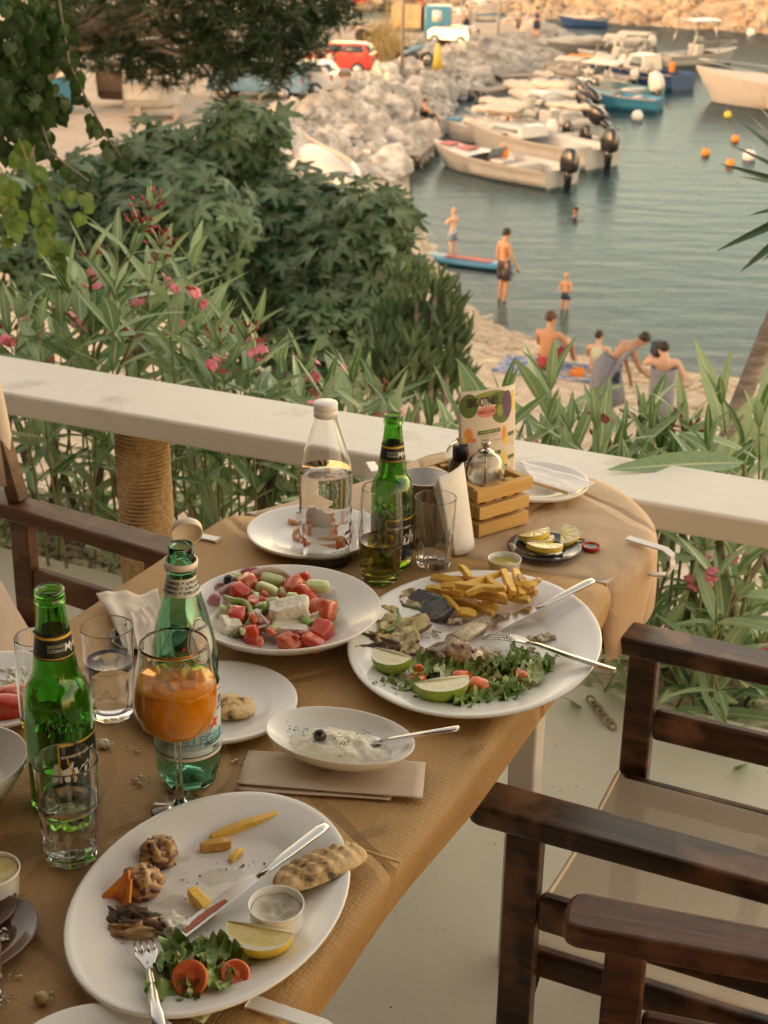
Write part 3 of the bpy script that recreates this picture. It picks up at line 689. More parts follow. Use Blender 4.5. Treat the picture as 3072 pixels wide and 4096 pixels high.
plate('oval_platter', 'large white oval platter with fish head, fries and two lime wedges', BP, .2156, .1665, -105.7, .0255, .64)
plate('serving_dish', 'small white oval dish of creamy dip standing on the paper sleeve', (-.047, 1.508), .0904, .0599, 159.8, .0325, .62, z=TZ+.0045, dish=True, cat='dish')
plate('salad_bowl', 'wide white bowl holding the tomato and feta salad', (-.134, 1.832), .1322, .1322, 0, .044, .55, dish=True, cat='bowl')
plate('side_plate', 'white plate with charred bread behind the orange drink', (-.204, 1.622), .1014, .1014, 0, .016, .66)
plate('side_plate', 'white plate of shrimp shells behind the clear water bottle', (-.110, 2.155), .104, .104, 0, .018, .66)
plate('side_plate', 'empty white plate with paper sleeve beside the railing', (.256, 2.392), .094, .094, 0, .019, .66, z=.7495)
plate('side_plate', 'white plate with tomato wedge at the left edge behind the beer bottle', on(-30, 2745, .772), .098, .098, 0, .018, .66)
plate('small_dish', 'dark blue glazed dish holding lemon slices', (.249, 2.130), .0575, .0565, 0, .012, .6, mat=m_blk, z=.7490, cat='dish')
plate('side_plate', 'white plate cut off by the bottom edge below the oval platter', (-.238, .990), .082, .082, 0, .018, .66)
plate('small_dish', 'dark brown oval dish with rice leftovers at the left edge', on(-95, 3745, .765), .066, .052, 60, .014, .6, mat=m_brn, cat='dish')
plate('small_dish', 'dark brown dish rim tucked under the white cup at the left edge', on(-120, 3600, .77), .045, .045, 0, .012, .6, mat=m_brn, cat='dish', z=TZ+.0)
gb_ = MB().lathe([(0, .004), (.03, .005), (.05, .016), (.066, .042), (.069, .052), (.071, .0525), (.0715, .051), (.068, .040), (.052, .013), (.03, .001), (0, .001)], 48)
o = gb_.obj('glass_bowl', m_cer, origin=(0, 0, 0)); o.location = on(-135, 3190, TZ); tag(o, 'white bowl rim at the left edge beside the near beer bottle', 'bowl')

def ramekin(label, c, r, h, fill, z, tilt=(0, 0)):
    t = thing('ramekin', label, 'cup', (c[0], c[1], z)); t.rotation_euler = (tilt[0], tilt[1], 0)
    MB().lathe([(0, .003), (r*.86, .003), (r*.90, .006), (r*.94, h*.96), (r*.965, h), (r*.995, h), (r, h*.97), (r*.985, h*.90), (r*.955, h*.86), (r*.90, .003), (r*.86, 0), (0, 0)], 44).obj('cup', m_cer, t)
    return t
def lump_fill(t, r, z, mat, seed, amp=.004, name='sauce'):
    mb = MB(); n = 26; rings = 9; rows = []
    for k in range(rings+1):
        f = k/rings
        for j in range(n):
            a = 2*math.pi*j/n; x, y = r*f*math.cos(a), r*f*math.sin(a)
            mb.v.append((x, y, z+amp*(noise.noise(Vector((x*90, y*90, seed)))+.5*noise.noise(Vector((x*220, y*220, seed))))+amp*1.2*f**4))
    for k in range(rings):
        for j in range(n): mb.f.append((k*n+j, k*n+(j+1) % n, (k+1)*n+(j+1) % n, (k+1)*n+j))
    return mb.obj(name, mat, t)
m_sauce = nmat('yoghurt_sauce', (.62, .57, .42), (.74, .70, .58), 60, .35, bump=.001, bscale=120, sss=.1, sssr=(.6, .5, .3))
m_oil = nmat('olive_oil', (.42, .36, .05), rough=.08, coat=.5)
rk = ramekin('white cup of yoghurt sauce on the near oval platter', on(1105, 3640, .785), .0272, .031, 0, TZ+.0105, (.05, .0)); lump_fill(rk, .0245, .016, m_sauce, 2, .006)
rk = ramekin('small white cup of olive oil beside the fries', on(2018, 2245, .765), .0255, .021, 0, .7490); lump_fill(rk, .0238, .013, m_oil, 1, .0001, 'oil')
rk = ramekin('white cup of yellow sauce at the left edge of the table', on(-38, 3510, .775), .030, .033, 0, TZ); lump_fill(rk, .027, .025, nmat('mustard', (.55, .42, .10), (.68, .58, .25), 50, .4, bump=.001), 4, .003)

# ---- glasses
def revolve(prof, n, fac=None):
    mb = MB(); vs = []; rows = []
    for r, z in prof:
        if r < 1e-7: rows.append([len(vs)]); vs.append((0, 0, z)); continue
        rows.append(list(range(len(vs), len(vs)+n)))
        for j in range(n):
            a = 2*math.pi*j/n; q = r
            if fac: q = r*fac(a, z)
            vs.append((q*math.cos(a), q*math.sin(a), z))
    for A, B in zip(rows, rows[1:]):
        for j in range(n):
            q = tuple(dict.fromkeys((A[j % len(A)], A[(j+1) % len(A)], B[(j+1) % len(B)], B[j % len(B)])))
            if len(q) > 2: mb.f.append(q)
    mb.v = vs; return mb
def tumbler(label, px, py, wtop, wbot, ptop, level=None, lmat=None, cat='glass', facets=10, tall=False, bulge=0.0, z=TZ):
    b = on(px, py, z); h = hgt(b, ptop); zc = dep((b.x, b.y, z+h*.9)); rt = wtop/2*zc/FPX; rb = wbot/2*dep(b)/FPX
    t = thing('drinking_glass', label, cat, b, random.random())
    th_ = .0017; bz = .010 if not tall else .013
    R = lambda q: rb+(rt-rb)*q**(.8 if not bulge else .5)+bulge*math.sin(math.pi*min(1, q*1.0))
    pr = [(0, .0012), (rb*.75, .001), (rb*.9, 0), (R(0)*.98, .0015), (R(.02), .004)] + [(R(q), h*q) for q in (.08, .16, .24, .32, .40, .46, .52, .62, .75, .88, .97)] + [(R(.99), h-.0012), (R(1)-.0001, h-.0005), (R(1)-.0005, h-.0001), (R(1)-th_*.5, h), (R(1)-th_+.0004, h-.0001), (R(1)-th_, h-.0005), (R(.99)-th_, h-.0012)]
    inn = [(R(q)-th_-(.0016 if q < .40 and facets else 0), h*q) for q in (.97, .88, .75, .62, .52, .46, .40, .32, .24, .16)] + [(R(.1)-th_-.001, bz+.004), (R(.1)*.82, bz+.0008), (0, bz)]
    def fac(a, zz):
        q = zz/h
        if not facets or q > .50: return 1
        k = min(1, (.50-q)/.05); s = 2*math.pi/facets; f_ = math.cos(s/2)/math.cos((a % s)-s/2); return 1+(f_*1.012-1)*k
    n = 60 if facets else 48
    mb = revolve(pr, n, fac); mb2 = revolve(inn, n)
    k = len(mb.v); mb.v += mb2.v; mb.f += [tuple(i+k for i in q) for q in mb2.f]
    a0 = k-n; mb.f += [(a0+j, a0+(j+1) % n, k+(j+1) % n, k+j) for j in range(n)]
    mb.obj('glass_body', m_glass, t)
    if level:
        lv = level*h; prl = [(0, bz-.0002), (R(.1)*.8, bz-.0002)]; e = .0005
        qs = [q for q in (.16, .24, .32, .40, .46, .52, .62, .75, .88) if h*q < lv-.003]
        prl += [(R(q)-th_-(.0016 if q < .40 and facets else 0)+e, h*q) for q in qs]; ql = lv/h
        prl += [(R(ql)-th_-(.0016 if ql < .4 and facets else 0)+e, lv+.0006), (R(ql)-th_-.0012, lv), (0, lv)]
        revolve(prl, 48).obj('liquid', lmat, t)
    return t
tumbler('faceted tumbler of water in front of the near beer bottle', 290, 3420, 259, 212, 3035, .60, m_water)
tumbler('faceted tumbler half full of water beside the paper napkin', 448, 2855, 210, 170, 2505, .62, m_water)
tumbler('empty faceted tumbler beside the folded napkin', 1735, 2258, 168, 138, 1988)
tumbler('tall rounded beer glass with a little beer in front of the far green bottle', 1520, 2320, 158, 140, 1948, .44, m_beer2, facets=0, tall=True, bulge=.0052, z=TZ-.001)
tumbler('tall beer glass partly hidden behind the near beer bottle', 188, 3065, 178, 130, 2545, .42, m_beer, facets=0, tall=True, bulge=.003)
tumbler('water glass cut off by the lower left corner of the picture', -72, 4010, 200, 170, 3700, .5, m_water)

# ---- wine glass with the orange drink
b = on(722, 3236, TZ); wg = thing('wine_glass', 'stemmed wine glass of orange spritz with ice cubes', 'glass', b)
H = hgt(b, 2570); sR = dep((b.x, b.y, TZ+H*.6))/FPX; rb_ = 334/2*sR; rr_ = 275/2*dep((b.x, b.y, TZ+H))/FPX
z0 = hgt(b, 2955)                                   # bottom of the bowl
bh = H-z0
bowl = [(.0035, z0), (.012, z0+.002), (rb_*.60, z0+.10*bh), (rb_*.87, z0+.20*bh), (rb_, z0+.38*bh), (rb_*.985, z0+.52*bh), (rb_*.93, z0+.74*bh), (rr_*1.01, H-.004), (rr_, H)]
foot = [(0, .0), (.031, .0), (.0325, .0008), (.031, .0022), (.012, .0055), (.0055, .012), (.0042, .03), (.0040, z0-.012)]
th_ = .0011
inn = [(rr_-th_, H), (rr_*1.01-th_, H-.004)]+[(r-th_, z+.0004) for r, z in bowl[6:1:-1]]+[(.010, z0+.0032), (0, z0+.0028)]
MB().lathe(foot+bowl+inn, 56).obj('glass_body', m_glass, wg)
def bowlR(z):
    for (r0, za), (r1, zb) in zip(bowl, bowl[1:]):
        if z <= zb: return r0+(r1-r0)*(z-za)/(zb-za)
    return rr_
LV = hgt(b, 2722)
zs = [z0+.0026]+[z0+.0035+ (LV-z0-.0035)*k/14 for k in range(15)]
MB().lathe([(0, zs[0])]+[(bowlR(z)-th_+.0004, z) for z in zs[1:]]+[(0, LV)], 48).obj('drink', m_spritz, wg)
m_ice = nmat('ice', (1.0, .80, .55), rough=.06, trans=.85, ior=1.28, bump=.001, bscale=90)
ri = random.Random(4)
for k in range(9):
    a = k*2.4; rr = .006+.019*math.sqrt(k/9.); s = ri.uniform(.0085, .0115)
    m4 = TRS((rr*math.cos(a), rr*math.sin(a), LV-.0055+ri.uniform(-.005, .004)), (ri.random()*3, ri.random()*3, ri.random()*3), s)
    ib = MB().box((0, 0, 0), (2, 2, 2)); ib.xf(m4); ib.obj('ice_cube', m_ice, wg, bevel=.003, seg=3)
sl = MB().lathe([(0, .002), (.024, .002), (.0262, .001), (.0262, -.001), (.024, -.002), (0, -.002)], 32); sl.xf(TRS((.004, -.006, LV-.022), (.35, .2, 0))); sl.obj('orange_slice', nmat('orange_flesh', (.85, .38, .03), (.95, .55, .1), 90, .4), wg)

# ---- bottles
def strip(R, th0, th1, z0, z1, off=.0003, nu=20, nv=6, zf=None):
    def fn(u, v):
        th = th0+(th1-th0)*u; z = z0+(z1-z0)*v
        if zf: z = zf(u, v)
        r = R(z)+off; return (r*math.cos(th), r*math.sin(th), z)
    return MB().grid(fn, nu, nv)
def wrap(tb, R, th, zc, off=.0006):
    return MB().add([((R(zc+y)+off)*math.cos(th+x/(R(zc)+1e-6)), (R(zc+y)+off)*math.sin(th+x/(R(zc)+1e-6)), zc+y) for x, y, _ in tb.v], tb.f)
def rfun(prof):
    def R(z):
        for (r0, z0), (r1, z1) in zip(prof, prof[1:]):
            if z <= z1 and z1 > z0: return r0+(r1-r0)*max(0, (z-z0))/(z1-z0)
        return prof[-1][0]
    return R
def smooth_prof(p, n=3):
    for _ in range(n):
        q = [p[0]]
        for a, b in zip(p, p[1:]): q += [(a[0]*.75+b[0]*.25, a[1]*.75+b[1]*.25), (a[0]*.25+b[0]*.75, a[1]*.25+b[1]*.75)]
        p = q+[p[-1]]
    return p
m_lab_dk = nmat('beer_label', (.006, .012, .010), rough=.35)
m_gold = nmat('gold_print', (.62, .40, .05), rough=.35)
m_wht_p = nmat('white_print', (.75, .73, .68), rough=.5)
def beer_bottle(label, b, h, r, level, rot):
    t = thing('beer_bottle', label, 'bottle', b, 0)
    k = h/.247; q = r/.0338
    prof = [(.0300*q, 0), (.0335*q, .004*k), (.0338*q, .010*k), (.0338*q, .118*k), (.0334*q, .128*k), (.0300*q, .140*k), (.0243*q, .150*k), (.0222*q, .157*k), (.0205*q, .172*k), (.0172*q, .195*k), (.0140*q, .222*k), (.0134*q, .232*k)]
    ps = smooth_prof(prof, 2); lipz = .232*k
    lip = [(.0138*q, lipz), (.0150*q, lipz+.0015), (.0150*q, lipz+.005), (.0136*q, lipz+.0065), (.0142*q, lipz+.008), (.0146*q, h-.003), (.0140*q, h-.0008), (.0122*q, h), (.0108*q, h-.001)]
    inn = [(max(.0095*q, rr-.0028), zz) for rr, zz in reversed(ps) if zz > .008]+[(0, .0075)]
    MB().lathe([(0, .002)]+ps+lip+inn, 48).obj('glass_body', m_bgl, t)
    R = rfun(ps)
    if level: MB().lathe([(0, .0073)]+[(R(z)-.0026, z) for z in [.009+(level*h-.009)*i/12 for i in range(13)]]+[(0, level*h)], 40).obj('beer', m_beer, t)
    va = view_az(b)+rot
    lb = strip(R, va-.95, va+.95, .018*k, .088*k, .0004, 30, 4); lbo = lb.obj('label', m_lab_dk, t)
    ln = MB()
    for ee in (-.95, .95):
        ln.merge(strip(R, va+ee-.03, va+ee+.03, .018*k, .088*k, .0007, 2, 6))
    ln.merge(strip(R, va-.95, va+.95, .0865*k, .089*k, .0007, 30, 1)); ln.merge(strip(R, va-.95, va+.95, .018*k, .0205*k, .0007, 30, 1))
    ln.obj('gold_border', m_gold, lbo)
    tx = text_mb('Mythos', .030*k, .0006, shear=.25); wrap(tx, R, va, .055*k).obj('lettering', m_wht_p, lbo)
    wrap(text_mb('BREWED BY GERMAN', .0042*k, .0001), R, va-.3, .074*k).obj('lettering', m_wht_p, lbo)
    # the ear of barley drawn beside the name
    el = MB()
    for s in (-1,):
        pts = [(-.62+.10*math.sin(i*.5), .026+.05*i/10) for i in range(11)]
        for (a0, za), (a1, zb) in zip(pts, pts[1:]): el.merge(strip(R, va+a0-.018, va+a0+.03, za*k, zb*k, .0008, 2, 2))
    el.obj('gold_ear', m_gold, lbo)
    nb_ = strip(R, va-3.1, va+3.1, .176*k, .203*k, .0003, 48, 3); nbo = nb_.obj('neck_label', m_lab_dk, t)
    ng = strip(R, va-3.1, va+3.1, .1975*k, .2003*k, .0006, 48, 1).merge(strip(R, va-3.1, va+3.1, .1775*k, .1785*k, .0006, 48, 1)); ng.obj('gold_band', m_gold, nbo)
    wrap(text_mb('Mythos', .011*k, .0002, shear=.25), R, va+.55, .188*k, .0007).obj('lettering', m_wht_p, nbo)
    wrap(text_mb('BREWED\nGERMAN', .0046*k, .0001), R, va-.7, .1885*k, .0007).obj('lettering', nmat('dull_print', (.30, .34, .28), rough=.5), nbo)
    em = text_mb('Mythos', .020*k, .0004, shear=.2); em2 = wrap(em, R, va-.8, .108*k, .0002); em2.obj('embossed_lettering', m_bgl, t, solid=.0012)
    return t
b = on(262, 3205, TZ); beer_bottle('green beer bottle on the near left, open, standing behind the water tumbler', b, hgt(b, 2352), 270/2*dep((b.x, b.y, TZ+.08))/FPX, 0, .85)
b = on(1562, 2258, .7490); beer_bottle('green beer bottle on the far table in front of the steel pot', b, hgt(b, 1656), 174/2*dep((b.x, b.y, TZ+.08))/FPX, .36, .75)

# sparkling water, green plastic
b = on(757, 3112, TZ); t = thing('water_bottle', 'green sparkling water bottle with blue label and hinged white cap', 'bottle', b)
h = hgt(b, 2178); r = 268/2*dep((b.x, b.y, TZ+.09))/FPX; kz = h/.29
prof = [(r*.74, .0), (r*.90, .004*kz), (r*.97, .014*kz), (r*1.0, .026*kz), (r*.985, .036*kz), (r*1.0, .042*kz), (r*1.0, .128*kz), (r*.975, .134*kz), (r*.99, .150*kz), (r*.95, .170*kz), (r*.82, .195*kz), (r*.62, .222*kz), (r*.47, .242*kz), (r*.40, .256*kz), (r*.39, .262*kz)]
ps = smooth_prof(prof, 2); R = rfun(ps)
nk = [(r*.46, .262*kz), (r*.46, .265*kz), (r*.385, .2655*kz)]+[(r*(.385 if i % 2 else .37), (.268+.0028*i)*kz) for i in range(7)]+[(r*.37, h-.001), (r*.355, h), (r*.325, h-.001)]
inn = [(max(r*.31, rr-.0012), zz) for rr, zz in reversed(ps) if zz > .006]+[(r*.5, .005), (0, .012)]
bd = revolve([(0, .010), (r*.45, .004)]+ps+nk+inn, 50, lambda a, z: 1-.13*max(0, 1-z/(.026*kz))*(.5+.5*math.cos(5*a)))
bd.obj('bottle_body', m_pgl, t)
va = view_az(b)
m_lblue = nmat('label_blue', (.40, .52, .52), (.46, .57, .56), 40, .55); m_cream = nmat('label_cream', (.66, .58, .47), rough=.6); m_navy = nmat('navy_print', (.015, .03, .07), rough=.5); m_redp = nmat('red_print', (.62, .06, .03), rough=.5); m_aqua = nmat('aqua_print', (.10, .34, .42), rough=.5)
strip(R, va-3.1, va+3.1, .044*kz, .126*kz, .0003, 60, 4).obj('label', m_lblue, t); lbo = t.children[-1]
strip(R, va-3.1, va+3.1, .044*kz, .0475*kz, .0006, 60, 1).merge(strip(R, va-3.1, va+3.1, .1225*kz, .126*kz, .0006, 60, 1)).obj('label_edge', m_cream, lbo)
strip(R, va-3.1, va+3.1, .0482*kz, .0494*kz, .0007, 60, 1).merge(strip(R, va-3.1, va+3.1, .1200*kz, .1212*kz, .0007, 60, 1)).obj('label_line', m_navy, lbo)
for s, sz, th, z, mt in [('S.PELLEGRINO', .0125, .75, .108, m_navy), ('ACQUA MINERALE NATURALE', .0042, .85, .099, m_navy), ('S.PELLEGRINO', .0150, .55, .068, m_aqua), ('FRIZZANTE', .0062, .95, .062, m_navy), ('75cl', .0075, .95, .0535, m_navy)]:
    wrap(text_mb(s, sz*kz, .0002), R, va+th, z*kz, .0007).obj('lettering', mt, lbo)
for i in range(9): wrap(text_mb('ACQUA MINERALE NATURALE S.PELLEGRINO', .0030*kz, 0), R, va-.05, (.084-.0032*i)*kz, .0007).obj('lettering', m_navy, lbo)
def star(rad, n=5): 
    p = [(rad*(1 if i % 2 == 0 else .42)*math.sin(math.pi*i/n), rad*(1 if i % 2 == 0 else .42)*math.cos(math.pi*i/n), 0) for i in range(2*n)]
    return MB().add(p+[(0, 0, 0)], [(i, (i+1) % (2*n), 2*n) for i in range(2*n)])
wrap(star(.0095*kz), R, va+.88, .086*kz, .0008).obj('red_star', m_redp, lbo)
# shoulder emblem
def emb(rx, ry, off, zc=.186, th=.62, pw=1.0):
    n = 36; mb = MB(); thc = va+th
    pts = [(rx*math.cos(2*math.pi*i/n), ry*math.sin(2*math.pi*i/n)+(.004*kz if abs(math.cos(2*math.pi*i/n)) < .35 and math.sin(2*math.pi*i/n) > 0 else 0), 0) for i in range(n)]
    rings = [(x*f, y*f, 0) for f in (0, .35, .7, 1) for x, y, _ in pts]
    mb.add(rings, [(k*n+j, k*n+(j+1) % n, (k+1)*n+(j+1) % n, (k+1)*n+j) for k in range(3) for j in range(n)])
    return wrap(mb, R, thc, zc*kz, off)
emb(.0165, .0235*kz, .0004).obj('emblem_edge', m_cream, t); emb(.0150, .0215*kz, .0007).obj('emblem', m_navy, t); emb(.0142, .0206*kz, .0009).obj('emblem_field', m_lblue, t); emb(.0095, .0135*kz, .0011).obj('emblem_seal', nmat('seal', (.48, .36, .28), (.52, .50, .45), 300, .6), t)
wrap(star(.003), R, va+.62-.62, .182*kz, .0012).obj('red_star', m_redp, t)
wrap(text_mb('S.PELLEGRINO 1899', .0042, .0001), R, va+.62, .201*kz, .0013).obj('lettering', m_navy, t)
strip(R, va-3.1, va+3.1, .236*kz, .2555*kz, .0004, 40, 3).obj('neck_label', nmat('neck_paper', (.55, .60, .57), rough=.6), t)
strip(R, va-3.1, va+3.1, .236*kz, .2372*kz, .0007, 40, 1).merge(strip(R, va-3.1, va+3.1, .2543*kz, .2555*kz, .0007, 40, 1)).obj('neck_edge', m_cream, t)
for i in range(3): wrap(text_mb('S.PELLEGRINO  *  S.PELLEGRINO', .0046, .0001), R, va+.1*(i-1), (.2405+.0052*i)*kz, .0008).obj('lettering', m_navy, t)
m_cap = nmat('cap_plastic', (.72, .64, .55), rough=.4, sss=.2, sssr=(.5, .4, .3))
MB().lathe([(r*.45, .2655*kz), (r*.49, .2655*kz), (r*.49, .2725*kz), (r*.45, .2725*kz)], 40).obj('cap_ring', m_cap, t)
cp = MB().lathe([(0, .0105), (r*.44, .0105), (r*.48, .0085), (r*.485, 0), (r*.45, 0), (r*.45, .008), (0, .0085)], 40); 
cp.xf(TRS((.004, .026, h+.001), (R_(-66), 0, R_(12)), .95)); cp.obj('cap', m_cap, t)

# clear water bottle
b = on(1302, 2248, .7490); t = thing('water_bottle', 'clear plastic water bottle with white cap and orange lettering', 'bottle', b)
h = hgt(b, 1607); r = 216/2*dep((b.x, b.y, TZ+.09))/FPX; k = h
rib = lambda z: .0
prof = [(r*.92, 0), (r*.98, .006), (r*.96, .03*k/.3)]+[(r*(.99 if i % 2 else .955), (.035+.012*i)*k/.28) for i in range(7)]+[(r, .125*k/.28), (r*1.0, .150*k/.28), (r*.93, .175*k/.28), (r*.74, .205*k/.28), (r*.54, .232*k/.28), (r*.42, .250*k/.28), (r*.395, .258*k/.28)]
ps = smooth_prof(prof, 2); R = rfun(ps)
MB().lathe([(0, .004)]+ps+[(r*.38, h-.012), (r*.35, h-.010)]+[(rr-.0009, zz) for rr, zz in reversed(ps) if zz > .004]+[(0, .006)], 48).obj('bottle_body', m_cpl, t)
lv = hgt(b, 1875); MB().lathe([(0, .0058)]+[(R(.0062+(lv-.0062)*i/30)-.0007, .0062+(lv-.0062)*i/30) for i in range(31)]+[(0, lv)], 44).obj('water', m_water, t)
MB().lathe([(r*.41, h-.022), (r*.435, h-.022), (r*.44, h-.012), (r*.43, h-.0115), (r*.44, h-.011), (r*.435, h-.001), (r*.41, h), (0, h), (0, h-.002), (r*.40, h-.003)], 44).obj('cap', nmat('white_cap', (.78, .77, .74), rough=.4), t)
m_orp = nmat('orange_print', (.80, .20, .03), rough=.5); va = view_az(b)
for th in (1.02, -1.42): wrap(text_mb('BIKOS', .0185, .0008), R, va+th, .047*k/.28, .0007).obj('lettering', m_orp, t)
wrap(text_mb('NATURAL MINERAL WATER', .0045, .0001), R, va+1.0, .035*k/.28, .0007).obj('lettering', nmat('blue_print', (.06, .18, .42), rough=.5), t)
dr = MB().add([(-.010, 0, 0), (.010, 0, 0), (.004, .009, 0), (.0, .004, 0), (-.004, .007, 0)], [(0, 1, 2, 3), (0, 3, 4)]); wrap(dr, R, va+1.0, .061*k/.28, .0007).obj('mountain_mark', MATS['blue_print'], t)

# steel pot
b = on(1690, 2150, .7490); t = thing('steel_pot', 'brushed steel pot standing behind the far beer bottle', 'pot', b); rp_ = .040; hp = hgt(b, 1905)
MB().lathe([(0, .001), (rp_*.96, .001), (rp_, .004), (rp_, hp-.002), (rp_*1.03, hp-.001), (rp_*1.03, hp), (rp_*.98, hp), (rp_*.97, .004), (0, .003)], 48).obj('pot_body', m_can, t)
# ================================================================== food, cutlery, paper
rf_ = random.Random(21)
def chunk(size, seed, p=.55, amp=.08, nu=16, nv=10):
    mb = MB().blob((0, 0, 0), 1.0, seed, amp, 1.6, nu, nv)
    sg_ = lambda q: math.copysign(abs(q)**p, q)
    mb.v = [(sg_(x)*size[0]/2, sg_(y)*size[1]/2, sg_(z)*size[2]/2) for x, y, z in mb.v]
    return mb
def put(name, label, cat, mb, mat, px, py, z, rot=(0, 0, 0), group=None, smooth=True, **k):
    o = mb.obj(name, mat, origin=(0, 0, 0), smooth=smooth, **k); o.location = on(px, py, z); o.rotation_euler = rot
    return tag(o, label, cat, group)
m_fry = nmat('fried_potato', (.74, .42, .045), (.84, .54, .09), 60, .42, c3=(.56, .24, .03), bump=.0008, bscale=220, rand=.12, pos=(.3, .6), sss=.1, sssr=(.6, .3, .05))
m_fryb = nmat('browned_potato', (.42, .19, .03), (.66, .38, .08), 70, .42, bump=.001, bscale=200, rand=.1)
m_tom = nmat('tomato', (.46, .030, .010), (.60, .075, .020), 40, .16, coat=.4, sss=.15, sssr=(.8, .15, .05), rand=.12)
m_tomf = nmat('tomato_flesh', (.50, .055, .015), (.66, .19, .07), 90, .18, coat=.5, bump=.0012, bscale=160, rand=.1)
m_tomo = nmat('cherry_tomato', (.72, .12, .015), (.78, .20, .03), 40, .14, coat=.5)
m_cuc = nmat('cucumber', (.46, .52, .20), (.60, .62, .32), 70, .25, coat=.3, bump=.0004, bscale=160, rand=.1)
m_cucs = nmat('cucumber_skin', (.07, .13, .035), (.13, .20, .06), 60, .3)
m_feta = nmat('feta', (.70, .63, .48), (.82, .77, .65), 60, .6, bump=.004, bscale=130, sss=.1, sssr=(.5, .4, .3))
m_pep = nmat('green_pepper', (.16, .28, .045), (.34, .46, .12), 26, .2, coat=.4)
m_oni = nmat('onion', (.62, .45, .42), (.72, .60, .54), 30, .3, coat=.2)
m_onip = nmat('red_onion', (.36, .07, .14), (.62, .36, .38), 30, .3, coat=.2)
m_olive = nmat('black_olive', (.010, .009, .010), (.03, .02, .025), 60, .18, coat=.4)
m_let = nmat('lettuce', (.10, .19, .03), (.22, .33, .075), 30, .35, c3=(.44, .48, .20), bump=.001, bscale=90, rand=.25, pos=(.3, .58))
m_letp = nmat('pale_lettuce', (.40, .46, .18), (.58, .58, .34), 30, .35, bump=.001, bscale=90, rand=.15)
m_chick = nmat('grilled_chicken', (.36, .16, .05), (.56, .34, .14), 45, .38, c3=(.60, .40, .20), bump=.003, bscale=90, pos=(.38, .55), coat=.2)
m_char = nmat('charred', (.020, .014, .010), (.16, .08, .03), 40, .5, bump=.002, bscale=120)
m_pita = nmat('pita_bread', (.085, .042, .018), (.58, .37, .15), 48, .7, c3=(.70, .50, .26), bump=.002, bscale=100, pos=(.36, .50))
m_zuc = nmat('grilled_zucchini', (.13, .075, .025), (.48, .36, .12), 55, .38, c3=(.58, .50, .22), bump=.0015, bscale=110, pos=(.36, .56), coat=.2)
m_aub = nmat('aubergine_skin', (.008, .008, .012), (.05, .035, .03), 30, .2, coat=.5, bump=.001, bscale=80)
m_fish = nmat('fish_flesh', (.36, .25, .14), (.62, .52, .36), 90, .4, c3=(.68, .58, .42), bump=.002, bscale=160, pos=(.35, .55), coat=.2)
m_fishh = nmat('fish_head_skin', (.09, .045, .02), (.40, .22, .09), 50, .3, c3=(.60, .46, .28), bump=.0018, bscale=110, pos=(.38, .6), coat=.4)
m_dip = nmat('cream_dip', (.66, .60, .44), (.76, .71, .56), 60, .35, bump=.0016, bscale=150, sss=.1, sssr=(.5, .4, .25))
m_lemr = nmat('lemon_rind', (.72, .50, .04), (.80, .58, .08), 120, .35, bump=.0006, bscale=400)
m_lemf = nmat('lemon_flesh', (.66, .50, .10), (.80, .68, .28), 60, .2, coat=.4, bump=.001, bscale=180)
m_limr = nmat('lime_rind', (.22, .33, .025), (.34, .42, .05), 120, .3, bump=.0006, bscale=400)
m_limf = nmat('lime_flesh', (.62, .56, .28), (.74, .68, .42), 60, .22, coat=.4, bump=.001, bscale=180)
m_pith = nmat('pith', (.74, .70, .52), rough=.5)

def citrus_wedge(label, mat4, a, r, span, rind, flesh, cat='lemon wedge', name='lemon_wedge'):
    mat4 = Matrix.Translation((0, 0, r*.9-.014)) @ mat4
    t = thing(name, label, cat, mat=mat4); nx_, nf = 18, 10
    def rr(x): return r*max(0, 1-abs(x/a)**2.2)**.5*(1 if abs(x) < .86*a else 1)
    def P_(u, f, k): x = -a+2*a*u; q = -span/2+span*f; return (x*(.98 if k < 1 else 1), rr(x)*k*math.sin(q), -rr(x)*k*math.cos(q))
    MB().grid(lambda u, f: P_(u, f, 1.0), nx_, nf).obj('rind', rind, t)
    for f in (0, 1):
        MB().grid(lambda u, k: P_(u, f, .80+.2*k), nx_, 2).obj('pith', m_pith, t)
        s_ = 1 if f == 0 else -1
        MB().grid(lambda u, k: P_(u, f, .80*k) if True else 0, nx_, 5).obj('flesh', flesh, t)
    MB().tube([(-a*.96, 0, .0005), (0, 0, .0012), (a*.96, 0, .0005)], [.0008, .0022, .0008], 6).obj('core', m_pith, t)
    return t
def slice_(label, mat4, r, th, half, rind, flesh, cat, name, group=None):
    t = thing(name, label, cat, mat=mat4, group=group); n = 36; a1 = math.pi if half else 2*math.pi
    rim = MB().grid(lambda u, v: (r*math.cos(a1*u), r*math.sin(a1*u), -th/2+th*v), n, 2); rim.obj('rind', rind, t)
    for s in (1, -1):
        MB().grid(lambda u, v: (r*(.88+.12*v)*math.cos(a1*u), r*(.88+.12*v)*math.sin(a1*u), s*th/2), n, 1).obj('pith', m_pith, t)
        MB().grid(lambda u, v: (r*.88*v*math.cos(a1*u), r*.88*v*math.sin(a1*u), s*(th/2-.0006*(abs(math.sin(a1*u*4.5))**6))), n*2, 3).obj('flesh', flesh, t)
    if half: MB().grid(lambda u, v: (-r+2*r*u, 0, -th/2+th*v), 8, 1).obj('cut_face', flesh, t)
    return t
